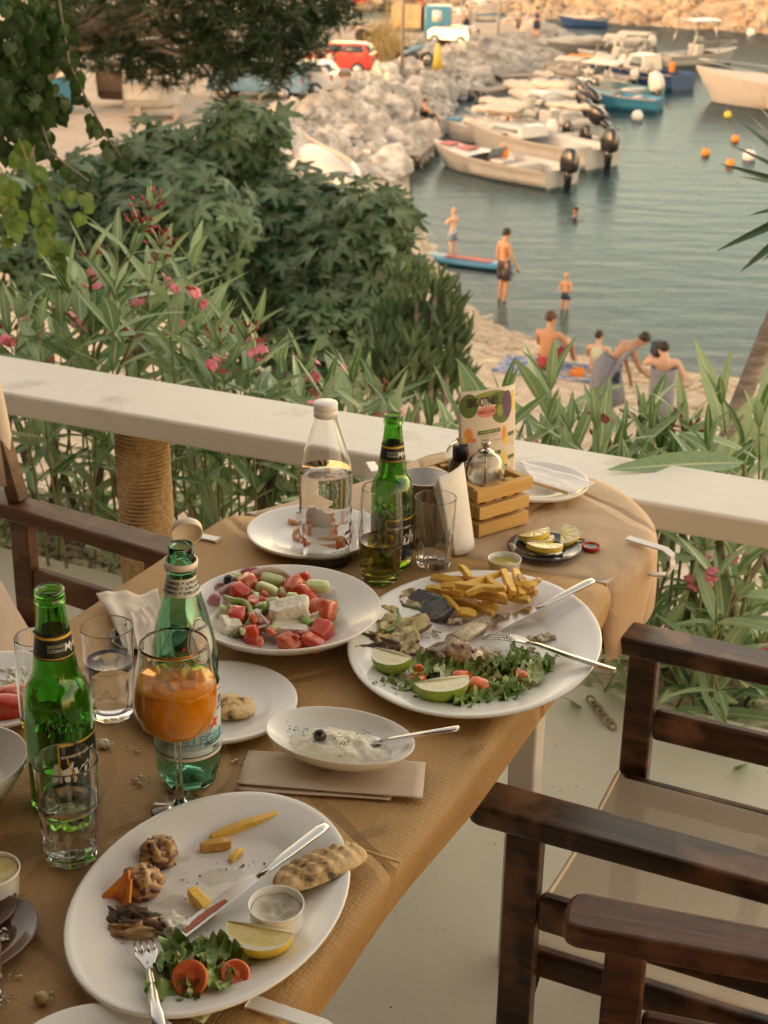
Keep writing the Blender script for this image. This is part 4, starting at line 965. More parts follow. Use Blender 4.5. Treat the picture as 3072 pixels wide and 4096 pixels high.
def fry(name, label, p0, p1, w_, bend, seed, mat=None, group='fries on the fish platter', cat='fry'):
    p0, p1 = Vector(p0), Vector(p1); d = p1-p0; up = Vector((0, 0, 1)); n = 7; r = random.Random(seed); c = (p0+p1)/2
    tw = r.uniform(-.4, .4); pts = []; rad = []
    for i in range(n):
        f = i/(n-1); pts.append(p0+d*f+up*bend*math.sin(math.pi*f)+Vector((noise.noise(Vector((f*2, seed, 0))), noise.noise(Vector((f*2, seed, 5))), 0))*w_*.4-c)
        rad.append(w_*1.22*(1-.25*abs(2*f-1)**3)*(1+.12*noise.noise(Vector((f*3, seed, 9)))))
    s = Vector((math.cos(tw), math.sin(tw), .8))
    o = MB().tube(pts, rad, 4, up=s).obj(name, mat or m_fry, origin=(0, 0, 0), bevel=w_*.16, seg=2); o.location = c
    return tag(o, label, cat, group)
def leafpiece(L_, W_, seed, curl=.5):
    def fn(u, v):
        x = (u-.5)*L_; y = (v-.5)*W_*(1-.6*(2*u-1)**2*.8)*(1+.25*noise.noise(Vector((u*3, v*2, seed))))
        z = curl*W_*((2*v-1)**2*.5)+.18*W_*noise.noise(Vector((u*4, v*4, seed)))+.22*W_*abs(2*v-1)*math.sin(u*19+seed)+curl*L_*.35*(2*u-1)**2
        return (x, y, z)
    return MB().grid(fn, 14, 8)
def salad_leaves(label, spots, z, size, seed, pale=.25, name='lettuce_salad'):
    r = random.Random(seed); c = on(*spots[0], z); t = thing(name, label, 'lettuce', c)
    for i, (px, py) in enumerate(spots):
        p = on(px, py, z+r.uniform(.001, .010))-c; mb = leafpiece(size*r.uniform(.7, 1.3), size*r.uniform(.45, .8), seed+i*3.3, r.uniform(.15, .5))
        o = mb.obj('leaf', m_letp if r.random() < pale else m_let, t); o.matrix_basis = TRS(p, (r.uniform(-.45, .45), r.uniform(-.45, .45), r.uniform(0, 6.3)))
    return t
def specks(name, label, spots, z, mat, seed, n, sd, rr):
    r = random.Random(seed); mb = MB()
    for i in range(n):
        px, py = spots[i % len(spots)]; p = on(px+r.gauss(0, sd), py+r.gauss(0, sd*.6), z); q = rr*r.uniform(.5, 1.6)
        mb.blob((p.x, p.y, z+q*.3), (q, q*r.uniform(.4, 1), q*.5), i, .3, 2, 6, 4)
    return tag(mb.obj(name, mat), label, 'crumbs', kind='stuff')

# ---- cutlery
def cutlery_frame(a, b, up=(0, 0, 1)): return frame(a, Vector(b)-Vector(a), up)
def knife(label, tip, end, blade_f=.52, w_=.010):
    L = (Vector(end)-Vector(tip)).length; t = thing('table_knife', label, 'knife', mat=cutlery_frame(Vector(tip), Vector(end)))
    lb = L*blade_f; n = 18
    def bl(u, v):
        x = lb*u; hw = w_*min(1, (u*5.0)**.55)*(1 if u < .92 else 1-.45*(u-.92)/.08); y0 = -hw*.35*(1-.2*u); return (x, (y0 if v == 0 else y0+hw*1.55*min(1, .25+u*4)) if True else 0, 0)
    top = [bl(i/n, 0) for i in range(n+1)]+[bl(i/n, 1) for i in range(n, -1, -1)]
    MB().prism([(x, y) for x, y, _ in top], -.0006, .0008).obj('blade', m_steel, t, bevel=.0003, seg=1)
    hp = [(lb-.004, .0030), (lb+.012, .0042), (lb+(L-lb)*.4, .0058), (L-.012, .0070), (L-.002, .0058), (L, .0025)]
    MB().tube([(x, .0015, .001) for x, r in hp], [r for x, r in hp], 14, flat=.55).obj('handle', m_steel, t)
    return t
def fork(label, tip, neck, end, w_=.0125, tines=4, up=(0, 0, 1), thick=.0016, box=False):
    tip, neck, end = Vector(tip), Vector(neck), Vector(end); t = thing('table_fork', label, 'fork', tip)
    d = (neck-tip).normalized(); s = Vector(up).cross(d).normalized(); n_ = d.cross(s); L = (neck-tip).length
    bp = lambda f, y: tip+d*L*f+s*y+n_*(.005*math.sin(math.pi*f)-.0) - tip
    for k in range(tines):
        y = (k-(tines-1)/2)*w_*1.7/(tines-1)
        MB().tube([bp(.0, y*.92), bp(.15, y), bp(.32, y), bp(.5, y)], [.0007, .0011, .0013, .0014], 6, flat=.8).obj('tine', m_steel, t)
    def body(u, v):
        f = .46+.54*u; hw = w_*(1 if u < .25 else 1-.72*((u-.25)/.75)**1.3); q = bp(f, (2*v-1)*hw); return q-n_*(.0022*(1-(2*v-1)**2))*(1-u)
    MB().grid(body, 12, 8).obj('head', m_steel, t, solid=thick)
    m_ = neck.lerp(end, .12)+n_*.002
    pth = [neck-d*.004-tip, neck-tip+n_*.001, m_-tip, neck.lerp(end, .5)-tip, end-tip]
    if box: MB().tube(pth, [.0034, .0036, .0040, .0052, .0058], 4, flat=.7, up=(s+n_*1.0)).obj('handle', m_steel, t, bevel=.0006)
    else: MB().tube(pth, [.0030, .0032, .0036, .0058, .0066], 14, flat=.5, up=n_).obj('handle', m_steel, t)
    return t
def spoon(label, tip, neck, end):
    tip, neck, end = Vector(tip), Vector(neck), Vector(end); t = thing('table_spoon', label, 'spoon', tip); d = (neck-tip).normalized(); s = Vector((0, 0, 1)).cross(d).normalized(); n_ = d.cross(s); L = (neck-tip).length
    def bw_(u, v): 
        hw = .0125*math.sin(math.pi*min(1, u*.96+.03))**.6*(1-.25*u); y = 2*v-1; return d*L*u+s*y*hw-n_*.006*(1-y*y)*math.sin(math.pi*u)
    MB().grid(bw_, 14, 8).obj('bowl', m_steel, t, solid=.0012)
    pth = [neck-tip-d*.006, neck.lerp(end, .1)-tip+n_*.003, neck.lerp(end, .5)-tip+n_*.002, end-tip]
    MB().tube(pth, [.0026, .0028, .0042, .0052], 12, flat=.6, up=n_).obj('handle', m_steel, t)
    return t

# ================= near platter
ZN = TZ+.0055
def C6(x, y): return (200+.8439*x, 3100+.8439*y)
def chicken(label, x, y, r, seed):
    p = on(*C6(x, y), ZN+r*.75); t = thing('grilled_chicken_piece', label, 'chicken', p)
    MB().blob((0, 0, 0), (r, r*.92, r*.86), seed, .26, 2.2, 28, 18).obj('meat', m_chick, t)
    cr = MB().blob((0, 0, 0), (r*.95, r*.92, r*.84), seed+4, .26, 3.4, 30, 20); cr.xf(TRS((.0015, -.0008, -.0012), (.3, .2, .5))); cr.obj('charred_crust', nmat('crust', (.03, .013, .006), (.30, .12, .04), 60, .35, bump=.002, bscale=120, coat=.3), t)
chicken('browned chicken piece, upper of two on the near platter', 515, 362, .0185, 3)
chicken('pale grilled chicken piece, lower of two on the near platter', 435, 505, .0195, 8)
mb = MB().grid(lambda u, v: (.042*(u-.5)*(1-.8*v), .016*math.sin(u*3.1)*(1-v)+.008*v, .040*v+.005*math.sin(u*6)), 10, 10)
put('grilled_pepper', 'charred orange pepper piece at the left rim of the near platter', 'pepper', mb, nmat('orange_pepper', (.66, .16, .01), (.80, .30, .03), 40, .2, coat=.4), *C6(285, 660), ZN, (-.5, .15, -.5), solid=.004)
mb = MB().tube([(-.016, 0, .003), (-.008, -.003, .004), (.004, -.004, .004), (.016, -.001, .003)], [.002, .0042, .0038, .002], 8); put('charred_pepper_edge', 'blackened strip under the orange pepper piece', 'pepper', mb, m_char, *C6(290, 645), ZN, (0, 0, -.6))
mb = MB().blob((0, 0, 0), (.026, .013, .011), 5, .5, 2.6, 26, 16); put('meat_scrap', 'dark grilled meat scrap above the near fork', 'meat', mb, m_char, *C6(410, 690), ZN+.006, (0, 0, -.15))
mb = MB().blob((0, 0, 0), (.023, .012, .008), 9, .5, 2.4, 20, 12); put('meat_scrap', 'brown meat shreds touching the tines of the near fork', 'meat', mb, m_chick, *C6(400, 730), ZN+.004, (0, 0, .2))
mb = MB().blob((0, 0, 0), (.0165, .0135, .009), 12, .45, 2.4, 20, 12); put('cream_dollop', 'pale sauce dollop beside the meat scraps', 'sauce', mb, m_dip, *C6(575, 715), ZN+.004)
fry('fry', 'long golden fry alone at the top of the near platter', on(*C6(762, 300), ZN+.004), on(*C6(1080, 185), ZN+.010), .0052, .001, 31, group='fries on the near platter')
fry('fry', 'short browned fry beside the long fry on the near platter', on(*C6(712, 348), ZN+.004), on(*C6(856, 322), ZN+.005), .0062, .001, 32, m_fryb, 'fries on the near platter')
fry('fry', 'tiny fry scrap in the middle of the near platter', on(*C6(853, 405), ZN+.003), on(*C6(912, 352), ZN+.004), .0036, .001, 33, None, 'fries on the near platter')
fry('fry', 'thick fry leaning on the knife of the near platter', on(*C6(668, 545), ZN+.009), on(*C6(770, 665), ZN+.004), .0068, .0, 34, None, 'fries on the near platter')
fry('fry', 'thin fry between knife tip and lettuce', on(*C6(605, 845), ZN+.003), on(*C6(762, 787), ZN+.004), .0038, .001, 35, None, 'fries on the near platter')
kn_ = knife('steel knife with a painted orange reflection on the blade lying across the near platter', on(*C6(540, 832), ZN+.002), on(*C6(1318, 240), TZ+.034), .57, .0105)
MB().grid(lambda u, v: (.028+.056*u, -.0005+.0085*v*(.55+.45*math.sin(u*3.1))+.0012*noise.noise(Vector((u*9, v*3, 1))), .0012), 14, 4).obj('painted_reflection', nmat('reflection_orange', (.36, .055, .010), (.50, .12, .025), 60, .25, coat=.4), kn_)  # orange reflection painted on the blade as a thin coloured strip
fork('steel fork resting on the near platter, handle towards the viewer', on(*C6(442, 785), ZN+.010), on(*C6(470, 925), ZN+.012), on(*C6(520, 1230), TZ+.040), .0105)
p = on(*C6(1000, 812), ZN+.004); citrus_wedge('yellow lemon wedge below the sauce cup on the near platter', Matrix.Translation(p+Vector((0, 0, .010))) @ Matrix.Rotation(R_(-14), 4, 'Z') @ Matrix.Rotation(R_(-28), 4, 'X'), .034, .029, R_(108), m_lemr, m_lemf)
# pita: lobed flat bread, half folded
def pita(u, v):
    a = -math.pi*.02+math.pi*1.04*u; q = v
    x = .043*math.cos(a)*q; y = .022*math.sin(a)*q-.004*math.cos(a*2)*q
    dm = .0032*(math.cos(x*520)*.5+.5)*(math.cos(y*620+.6)*.5+.5)
    return (x, y, .010*(1-q**3.5)+dm*(1-q**6)+.0012*noise.noise(Vector((x*120, y*120, 1))))
t = thing('pita_bread', 'folded charred pita piece on the right rim of the near platter', 'bread', mat=Matrix.Translation(on(*C6(1285, 445), TZ+.016)) @ Matrix.Rotation(R_(40), 4, 'Z') @ Matrix.Rotation(R_(-14), 4, 'X'))
mb = MB(); 
def pit2(u, v):
    x = (u-.5)*.108; w0 = .0330*(1-abs(2*u-1)**3)**.5; y = (2*v-1)*w0+.004*math.sin(u*3)
    dm = (.5+.5*math.cos(x*430))*(.5+.5*math.cos(y*480))
    return (x, y, .0105*(1-abs(2*v-1)**3)*(1-abs(2*u-1)**5)**.5+.0035*dm*(1-abs(2*v-1)**4))
MB().grid(pit2, 44, 22).obj('crust', m_pita, t)
MB().grid(lambda u, v: (lambda q: (q[0], q[1], -.006*(1-abs(2*v-1)**3)*(1-abs(2*u-1)**4)))(pit2(u, v)), 30, 14).obj('underside', m_pita, t)
salad_leaves('chopped green lettuce on the near platter beside the fork', [C6(*q) for q in ((650, 1000), (560, 900), (620, 860), (700, 850), (780, 850), (840, 870), (580, 1040), (650, 1060), (740, 1030), (800, 980), (700, 930), (830, 930), (560, 970), (620, 950), (760, 900), (720, 1070), (600, 1070), (690, 1000))], ZN+.003, .044, 50, .2)
def half_tomato(label, px, py, z, r, rot, cat='tomato', mat=m_tomo):
    t = thing('cherry_tomato', label, cat, mat=Matrix.Translation(on(px, py, z)) @ Matrix.Rotation(rot[2], 4, 'Z') @ Matrix.Rotation(rot[0], 4, 'X'))
    MB().lathe([(0, -r)]+[(r*math.cos(a), r*math.sin(a)) for a in [-1.4, -1.1, -.8, -.5, -.25, 0]]+[(r*.86, .0)], 24).obj('skin', mat, t)
    MB().lathe([(r*.86, 0.0), (r*.6, -.0006), (r*.45, -.002), (r*.2, -.0012), (0, -.0005)], 24).obj('cut_face', m_tomf, t)
half_tomato('halved cherry tomato in the lettuce of the near platter', *C6(660, 965), ZN+.024, .0170, (R_(58), 0, R_(-12)))
half_tomato('halved cherry tomato by the rim behind the near lemon wedge', *C6(880, 940), ZN+.016, .0135, (R_(35), 0, R_(20)))
specks('crumbs', 'dark crumbs and herb flecks scattered over the near platter', [C6(*q) for q in ((260, 790), (660, 500), (300, 900), (820, 430), (1095, 250), (780, 760), (920, 420), (560, 800), (700, 560), (240, 830))], ZN+.0003, m_char, 3, 70, 34, .0009)
specks('rice_crumbs', 'pale food scraps smeared around the meat on the near platter', [C6(*q) for q in ((270, 810), (340, 760), (620, 690), (900, 230), (980, 290))], ZN+.0003, m_fish, 4, 60, 26, .0016)
m_stick = nmat('bamboo', (.50, .32, .13), (.60, .42, .20), 60, .6)
def stick(label, a, b, r=.0017, burnt=False):
    t = thing('wooden_skewer', label, 'skewer', a); d = Vector(b)-Vector(a)
    MB().tube([(0, 0, 0), d*.5, d], r, 8).obj('stick', m_stick, t)
    if burnt: MB().tube([-d*.14, -d*.02, (0, 0, 0)], [r*.6, r*1.3, r*1.1], 8).obj('burnt_tip', m_char, t)
stick('wooden skewer poking out from under the pita', on(1380, 3380, TZ+.010), on(1602, 3449, TZ+.003))
stick('wooden skewer with burnt tip lying behind the wine glass', on(690, 3170, TZ+.002), on(860, 3222, TZ+.002), .0018, True)

m_smear = nmat('sauce_smear', (.36, .22, .06), (.50, .36, .15), 60, .25, coat=.4); m_smear.node_tree.nodes['Principled BSDF'].inputs['Alpha'].default_value = .16
def smear(label, px, py, rx, ry, rot, seed, z, mat=None):
    n = 30; vs = [(0, 0, 0)]
    for f in (.5, 1):
        for i in range(n):
            a = 2*math.pi*i/n; k = f*(1+.35*noise.noise(Vector((math.cos(a)*1.6, math.sin(a)*1.6, seed)))+.22*noise.noise(Vector((math.cos(a)*5, math.sin(a)*5, seed)))); vs.append((rx*k*math.cos(a), ry*k*math.sin(a), 0))
    mb = MB().add(vs, [(0, 1+i, 1+(i+1) % n) for i in range(n)]+[(1+i, 1+n+i, 1+n+(i+1) % n, 1+(i+1) % n) for i in range(n)])
    put('sauce_smear', label, 'sauce', mb, mat or m_smear, px, py, z, (0, 0, rot))
for i, (x, y, rx, ry, rot, lb) in enumerate([(585, 600, .017, .009, .4, 'oily smear right of the pale chicken piece'), (630, 400, .009, .006, .2, 'small oil drop right of the browned chicken'), (330, 850, .022, .008, -.9, 'grease streak left of the fork'), (900, 220, .020, .007, .3, 'pale smear under the long fry'), (800, 480, .022, .015, .3, 'faint oil sheen in the middle of the near platter'), (270, 790, .014, .009, .1, 'sauce smear under the meat scraps'), (1110, 300, .016, .006, -.4, 'brown smear at the upper rim of the near platter'), (330, 660, .016, .007, -.2, 'red pepper juice beside the charred pepper')]): smear(lb, *C6(x, y), rx, ry, rot, i, ZN+.0004)
# ================= fish platter
ZB = TZ+.0058
def C4(x, y): return (1300+.7233*x, 2200+.7233*y)
FR = [(585,150,900,160,.012,.0058),(590,135,760,170,.020,.0055),(700,190,990,95,.030,.0052),(560,205,760,250,.010,.0050),(655,205,970,245,.014,.0068),(700,262,930,350,.010,.0068),(720,160,1000,185,.034,.0050),(640,180,880,200,.024,.0056),(985,90,1045,215,.030,.0062),(1050,100,1090,240,.020,.0066),(1075,120,1120,200,.030,.0070),(1040,250,1170,225,.010,.0064),(870,270,1040,235,.012,.0058),(650,245,740,330,.012,.0040),(900,130,965,185,.030,.0050),(1120,210,1190,145,.022,.0042),(820,300,960,310,.008,.0066),(735,345,830,360,.006,.0066),(960,225,1130,260,.018,.0060),(745,75,800,140,.022,.0052),(1000,200,1160,205,.026,.0056),(780,220,930,180,.030,.0048),(880,180,1000,240,.026,.0056),(1060,175,1165,170,.030,.0048),(610,230,700,300,.006,.0046),(840,240,1010,270,.022,.006)]
desc = ['lying lowest', 'on top', 'sticking up', 'with a browned end', 'bent']
for i, (x0, y0, x1, y1, zz, w_) in enumerate(FR):
    fry('fry', '%s fry in the heap on the fish platter, %s counted from the left' % ('browned' if i % 5 == 0 else 'golden', ordw(sorted((q[0]+q[2], j) for j, q in enumerate(FR)).index((x0+x1, i))+1)), on(*C4(x0, y0+zz*800), ZB+.004+zz*1.2), on(*C4(x1, y1+zz*800), ZB+.004+zz*1.2+(.006 if i % 3 == 0 else -.002)), w_, .003*(1 if i % 2 else -.6), i, m_fry if i % 5 else m_fryb)
def slab(label, x, y, L_, W_, rot, tilt, mat, seed, name, cat, ed=None, th=.004):
    L_ *= 1.3; W_ *= 1.35
    def fn(u, v): 
        a, q = 2*u-1, 2*v-1; xx = a*L_/2*(1-.12*q*q); yy = q*W_/2*(1-.25*a*a)*(1+.1*noise.noise(Vector((a*2, q*2, seed))))
        return (xx, yy, .0045*noise.noise(Vector((a*1.6, q*1.6, seed)))+.006*a*a+.0015*noise.noise(Vector((a*6, q*6, seed))))
    t = thing(name, label, cat, mat=Matrix.Translation(on(*C4(x, y), ZB+.009)) @ Matrix.Rotation(R_(rot), 4, 'Z') @ Matrix.Rotation(R_(tilt), 4, 'X'))
    MB().grid(fn, 16, 10).obj('flesh', mat, t, solid=th)
    if ed is not None:
        MB().tube([Vector(fn(i/14, 0)) for i in range(15)], .0026, 6).obj('skin', ed, t)
    return t
slab('grilled zucchini slice at the back of the fish platter', 420, 300, .056, .030, 40, 12, m_zuc, 1, 'zucchini_slice', 'zucchini', m_cucs)
slab('grilled zucchini slice in front of the aubergine', 440, 430, .058, .028, 30, 10, m_zuc, 2, 'zucchini_slice', 'zucchini', m_char)
slab('yellow grilled zucchini slice at the left rim of the fish platter', 330, 430, .050, .024, 70, -15, m_zuc, 3, 'zucchini_slice', 'zucchini', m_cucs)
slab('black grilled aubergine slice leaning on the fries', 590, 315, .058, .034, -38, 24, m_aub, 4, 'aubergine_slice', 'aubergine', m_aub, .005)
slab('charred aubergine strip behind the left lime wedge', 300, 520, .050, .015, -28, 30, m_char, 5, 'aubergine_slice', 'aubergine', m_char)
slab('brown charred scrap right of the left lime wedge', 470, 560, .026, .016, 60, 10, m_zuc, 6, 'aubergine_slice', 'aubergine', m_char)
slab('zucchini slice half under the black aubergine', 520, 290, .044, .024, 10, 8, m_zuc, 8, 'zucchini_slice', 'zucchini', m_cucs)
slab('pale zucchini slice beside the left lime wedge', 400, 505, .046, .022, 15, 12, m_zuc, 9, 'zucchini_slice', 'zucchini', m_char)
slab('charred aubergine curl at the left rim of the fish platter', 255, 560, .036, .016, 20, 25, m_char, 10, 'aubergine_slice', 'aubergine', m_aub)
slab('small zucchini piece under the large zucchini slice', 345, 380, .040, .022, 85, 0, m_zuc, 7, 'zucchini_slice', 'zucchini', m_cucs)
t = thing('grilled_fish', 'grilled fish head in the middle of the large platter', 'fish', mat=Matrix.Translation(on(*C4(705, 585), ZB+.013)) @ Matrix.Rotation(R_(-15), 4, 'Z'))
mb = MB().blob((0, 0, 0), (.036, .025, .022), 17, .22, 1.8, 30, 20)
mb.v = [(x, y*(1-.35*max(0, -x/.031)), z*(1-.3*max(0, -x/.031))) for x, y, z in mb.v]; mb.obj('head', m_fishh, t)
fh_ = t.children[-1]
MB().blob((-.010, -.0185, .008), (.0055, .003, .0052), 2, .05, 1, 12, 8).obj('eye', nmat('fish_eye', (.62, .60, .52), (.25, .22, .18), 100, .25, coat=.4), fh_)
MB().grid(lambda u, v: (.004+.02*u, -.016+.004*math.sin(u*3), -.008+.022*v*(1-.3*u)+.003*math.sin(v*8)), 8, 8).obj('gill_cover', m_fishh, fh_, solid=.0015)
MB().grid(lambda u, v: (.012+.02*u, .006*math.sin(v*6), .012+.008*v*(1-u)), 8, 5).obj('fin', m_char, fh_, solid=.0008)
t = thing('fish_spine', 'picked fish backbone running towards the knife on the large platter', 'fish', mat=frame(on(*C4(800, 455), ZB+.006), on(*C4(935, 375), ZB+.006)-on(*C4(680, 520), ZB+.006)))
MB().tube([(-.040, 0, 0), (-.01, 0, .003), (.015, 0, .003), (.042, 0, 0)], [.0125, .0145, .0125, .0065], 14, flat=.55).obj('flesh', m_fish, t)
for k in range(15):
    x = -.036+.0052*k; q = .0135*(1-.35*max(0, k-8)/7)
    MB().tube([(x, -q, .0015), (x+.002, -q*.4, .0088), (x+.003, q*.4, .0092), (x+.002, q, .003)], .0012, 5).obj('rib_bone', nmat('fish_bone', (.66, .56, .40), (.74, .66, .52), 40, .4), t)
for i, (x, y, s, lb) in enumerate([(900, 570, .018, 'flaked fish meat right of the fish head'), (1200, 490, .016, 'small pile of fish flakes by the right rim'), (1130, 565, .011, 'brown fish scrap under the fork neck'), (700, 390, .014, 'fish scraps below the aubergine slice'), (490, 465, .011, 'pale fish scrap on the zucchini'), (540, 560, .010, 'white fish flake left of the fish head'), (980, 370, .013, 'fish skin scrap beside the knife tip'), (610, 460, .008, 'small fish flake on bare plate')]):
    mb = MB()
    r = random.Random(i)
    for k in range(8): mb.blob((r.gauss(0, s*.45), r.gauss(0, s*.35), r.uniform(0, s*.25)), (s*r.uniform(.3, .6), s*r.uniform(.12, .3), s*r.uniform(.12, .25)), k+i, .35, 2, 9, 6, Matrix.Rotation(r.uniform(0, 3), 3, 'Z'))
    put('fish_flakes', lb, 'fish', mb, m_fish, *C4(x, y), ZB+.003).__setitem__('kind', 'stuff')
p = on(*C4(375, 640), ZB+.012); citrus_wedge('lime wedge standing at the left rim of the fish platter', Matrix.Translation(p+Vector((0, 0, .006))) @ Matrix.Rotation(R_(-28), 4, 'Z') @ Matrix.Rotation(R_(-30), 4, 'X'), .0275, .030, R_(112), m_limr, m_limf, 'lime wedge', 'lime_wedge')
p = on(*C4(640, 790), ZB+.012); citrus_wedge('larger lime wedge in front of the tomato on the fish platter', Matrix.Translation(p+Vector((0, 0, .006))) @ Matrix.Rotation(R_(17), 4, 'Z') @ Matrix.Rotation(R_(-34), 4, 'X'), .036, .030, R_(112), m_limr, m_limf, 'lime wedge', 'lime_wedge')
r = random.Random(8)
salad_leaves('shredded lettuce along the front of the fish platter', [C4(*q) for q in ((330, 760), (290, 750), (380, 740), (430, 770), (480, 790), (600, 670), (560, 660), (660, 680), (700, 660), (850, 660), (900, 650), (930, 690), (970, 660), (1010, 640), (1060, 620), (1100, 640), (1150, 640), (1190, 620), (1210, 650), (900, 720), (940, 750), (990, 740), (860, 820), (900, 830), (800, 850), (760, 850), (1010, 790), (1040, 770), (960, 800), (1080, 600), (880, 690), (1000, 690), (1050, 680), (1100, 700), (1160, 700), (1200, 690), (830, 690), (520, 690))], ZB+.002, .038, 70, .34)
for i, (x, y, sz, lb) in enumerate([(840, 770, (.026, .020, .026), 'red tomato wedge right of the larger lime wedge'), (760, 700, (.024, .014, .012), 'tomato slice behind the larger lime wedge'), (505, 725, (.022, .016, .018), 'halved tomato between the two lime wedges'), (520, 660, (.014, .012, .012), 'small tomato piece beside the left lime wedge'), (1078, 700, (.026, .012, .014), 'orange red tomato wedge on the right lettuce')]):
    put('tomato_piece', lb, 'tomato', chunk(tuple(q*1.25 for q in sz), i+30, .75, .1), m_tomo, *C4(x, y), ZB+.008, (.2, .3, .5*i))
put('cabbage_piece', 'pale cabbage piece at the right end of the lettuce', 'cabbage', leafpiece(.022, .018, 5, .6), m_letp, *C4(1110, 770), ZB+.004, (0, 0, .5))
knife('steel knife resting on the rim of the fish platter', on(*C4(868, 482), ZB+.004), on(*C4(1490, 170), TZ+.044), .50, .0115)
fork('steel fork with square handle over the rim of the fish platter', on(*C4(885, 480), ZB+.006), on(*C4(1130, 515), ZB+.018), on(*C4(1605, 668), TZ+.034), .0115, box=True)
for i, (x, y, rx, ry, rot, lb) in enumerate([(620, 440, .030, .010, .3, 'fish juice pool in the middle of the fish platter'), (1180, 500, .026, .012, .5, 'oily smear around the fish flakes'), (1100, 420, .020, .006, .4, 'knife smear on the bare right half of the fish platter'), (740, 880, .014, .004, .1, 'dressing drip at the front rim of the fish platter')]): smear(lb, *C4(x, y), rx, ry, rot, i+20, ZB+.0004)
smear('oily dressing at the bottom of the salad bowl', *CS(700, 840), .030, .010, .2, 31, TZ+.0078) if False else None
specks('crumbs', 'herb flecks scattered over the fish platter', [C4(*q) for q in ((600, 440), (1250, 620), (740, 900), (1200, 520), (560, 500), (1000, 580))], ZB+.0003, m_char, 5, 36, 40, .0008)

# ================= salad bowl
ZS = TZ+.009
def CS(x, y): return (800+.4521*x, 2200+.4521*y)
TM = [(420,300,.034,.030,.032,'large skinned tomato chunk at the back left'),(350,380,.028,.024,.026,'tomato chunk behind the pepper ring'),(480,480,.026,.024,.020,'wet tomato chunk in the middle'),(830,320,.030,.024,.028,'tomato wedge left of the cucumber slice'),(960,400,.044,.016,.016,'long tomato slice in front of the cucumber'),(900,255,.026,.018,.022,'tomato wedge at the back of the bowl'),(1085,520,.036,.028,.030,'tomato chunk right of the feta slab'),(1070,715,.034,.028,.028,'tomato chunk at the right front'),(990,805,.030,.024,.018,'tomato chunk at the front of the salad'),(790,815,.030,.024,.020,'halved tomato below the lower feta'),(465,745,.026,.022,.030,'bright red tomato cube at the front left'),(330,580,.028,.024,.026,'tomato chunk under the pepper ring'),(640,640,.026,.020,.018,'dark red tomato chunk left of the lower feta')]
for i, (x, y, a, b_, c_, lb) in enumerate(TM): put('tomato_chunk', lb+' of the salad' if 'salad' not in lb else lb, 'tomato', chunk((a*1.04, b_*1.04, c_*1.04), i+3, .5, .2), m_tom if i % 3 else m_tomf, *CS(x, y+14), ZS+(.014 if y > 600 else .024), (rf_.uniform(-.5, .5), rf_.uniform(-.5, .5), rf_.uniform(0, 3)), 'tomato chunks in the salad')
CU = [(590,330,.034,.018,.016,'thick cucumber slice behind the feta'),(640,250,.036,.018,.016,'cucumber half slice at the back of the salad'),(1040,310,.036,.022,.016,'pale cucumber slice at the back right'),(815,415,.018,.016,.018,'small cucumber chunk above the feta slab'),(225,540,.024,.024,.022,'cucumber chunk at the left of the salad'),(980,630,.020,.014,.012,'little cucumber bit right of the feta'),(560,645,.026,.020,.018,'cucumber chunk left of the lower feta'),(640,450,.022,.016,.014,'cucumber bit behind the feta slab'),(310,240,.022,.016,.016,'pale cucumber chunk beside the olive')]
for i, (x, y, a, b_, c_, lb) in enumerate(CU): put('cucumber_slice', lb, 'cucumber', chunk((a*.98, b_*.98, c_*.9), i+40, .6, .09), m_cuc, *CS(x, y+12), ZS+(.018 if y > 500 else .030), (rf_.uniform(-.3, .3), rf_.uniform(-.3, .3), rf_.uniform(-.6, .2)), 'cucumber pieces in the salad')
def feta(lb, x, y, sz, rot, z): put('feta_block', lb, 'feta', chunk(tuple(q*1.05 for q in sz), x, .40, .32, 34, 22), m_feta, *CS(x, y), z, rot, 'feta blocks in the salad')
feta('large crumbly feta slab on top of the salad', 790, 525, (.052, .030, .024), (.15, -.18, .16), ZS+.034)
feta('second feta slab in front of the large one', 805, 700, (.046, .024, .017), (.1, 0, -.05), ZS+.017)
feta('feta cube at the left side of the salad bowl', 255, 685, (.026, .024, .026), (.3, .2, .5), ZS+.018)
def ring(lb, pts, r, mat, z, name, cat, flat=1.6, cyc=False):
    P3 = [on(*CS(x, y), z+dz) for x, y, dz in pts]; c = P3[0].copy(); Q = []
    for i in range(len(P3)-1):
        for k in range(5):
            a, b_, c_, d_ = P3[max(i-1, 0)], P3[i], P3[i+1], P3[min(i+2, len(P3)-1)]; u = k/5
            Q.append(.5*((2*b_)+(c_-a)*u+(2*a-5*b_+4*c_-d_)*u*u+(3*b_-a-3*c_+d_)*u**3))
    Q.append(P3[-1]); o = MB().tube([q-c for q in Q], [r*(.6+.4*math.sin(math.pi*min(1, max(0, i/(len(Q)-1)))))*1.0 for i in range(len(Q))], 8, flat=flat).obj(name, mat, origin=(0, 0, 0)); o.location = c
    tag(o, lb, cat)
ring('green pepper ring looping over the left of the salad', [(215,420,.03),(300,450,.034),(390,470,.034),(440,540,.03),(440,630,.024),(390,690,.018),(300,740,.014),(260,790,.010)], .0042, m_pep, ZS, 'pepper_ring', 'pepper')
ring('dark green pepper strip inside the pepper ring', [(250,500,.028),(320,540,.026),(400,580,.024),(460,600,.022)], .0046, m_pep, ZS, 'pepper_strip', 'pepper')
ring('curled green pepper ring left of the feta slab', [(470,510,.026),(520,530,.028),(560,545,.028),(600,555,.026)], .0048, m_cucs, ZS, 'pepper_strip', 'pepper')
ring('dark green pepper edge at the right of the salad', [(1090,440,.024),(1150,500,.022),(1185,560,.018),(1150,620,.014),(1050,640,.012)], .0040, m_pep, ZS, 'pepper_strip', 'pepper')
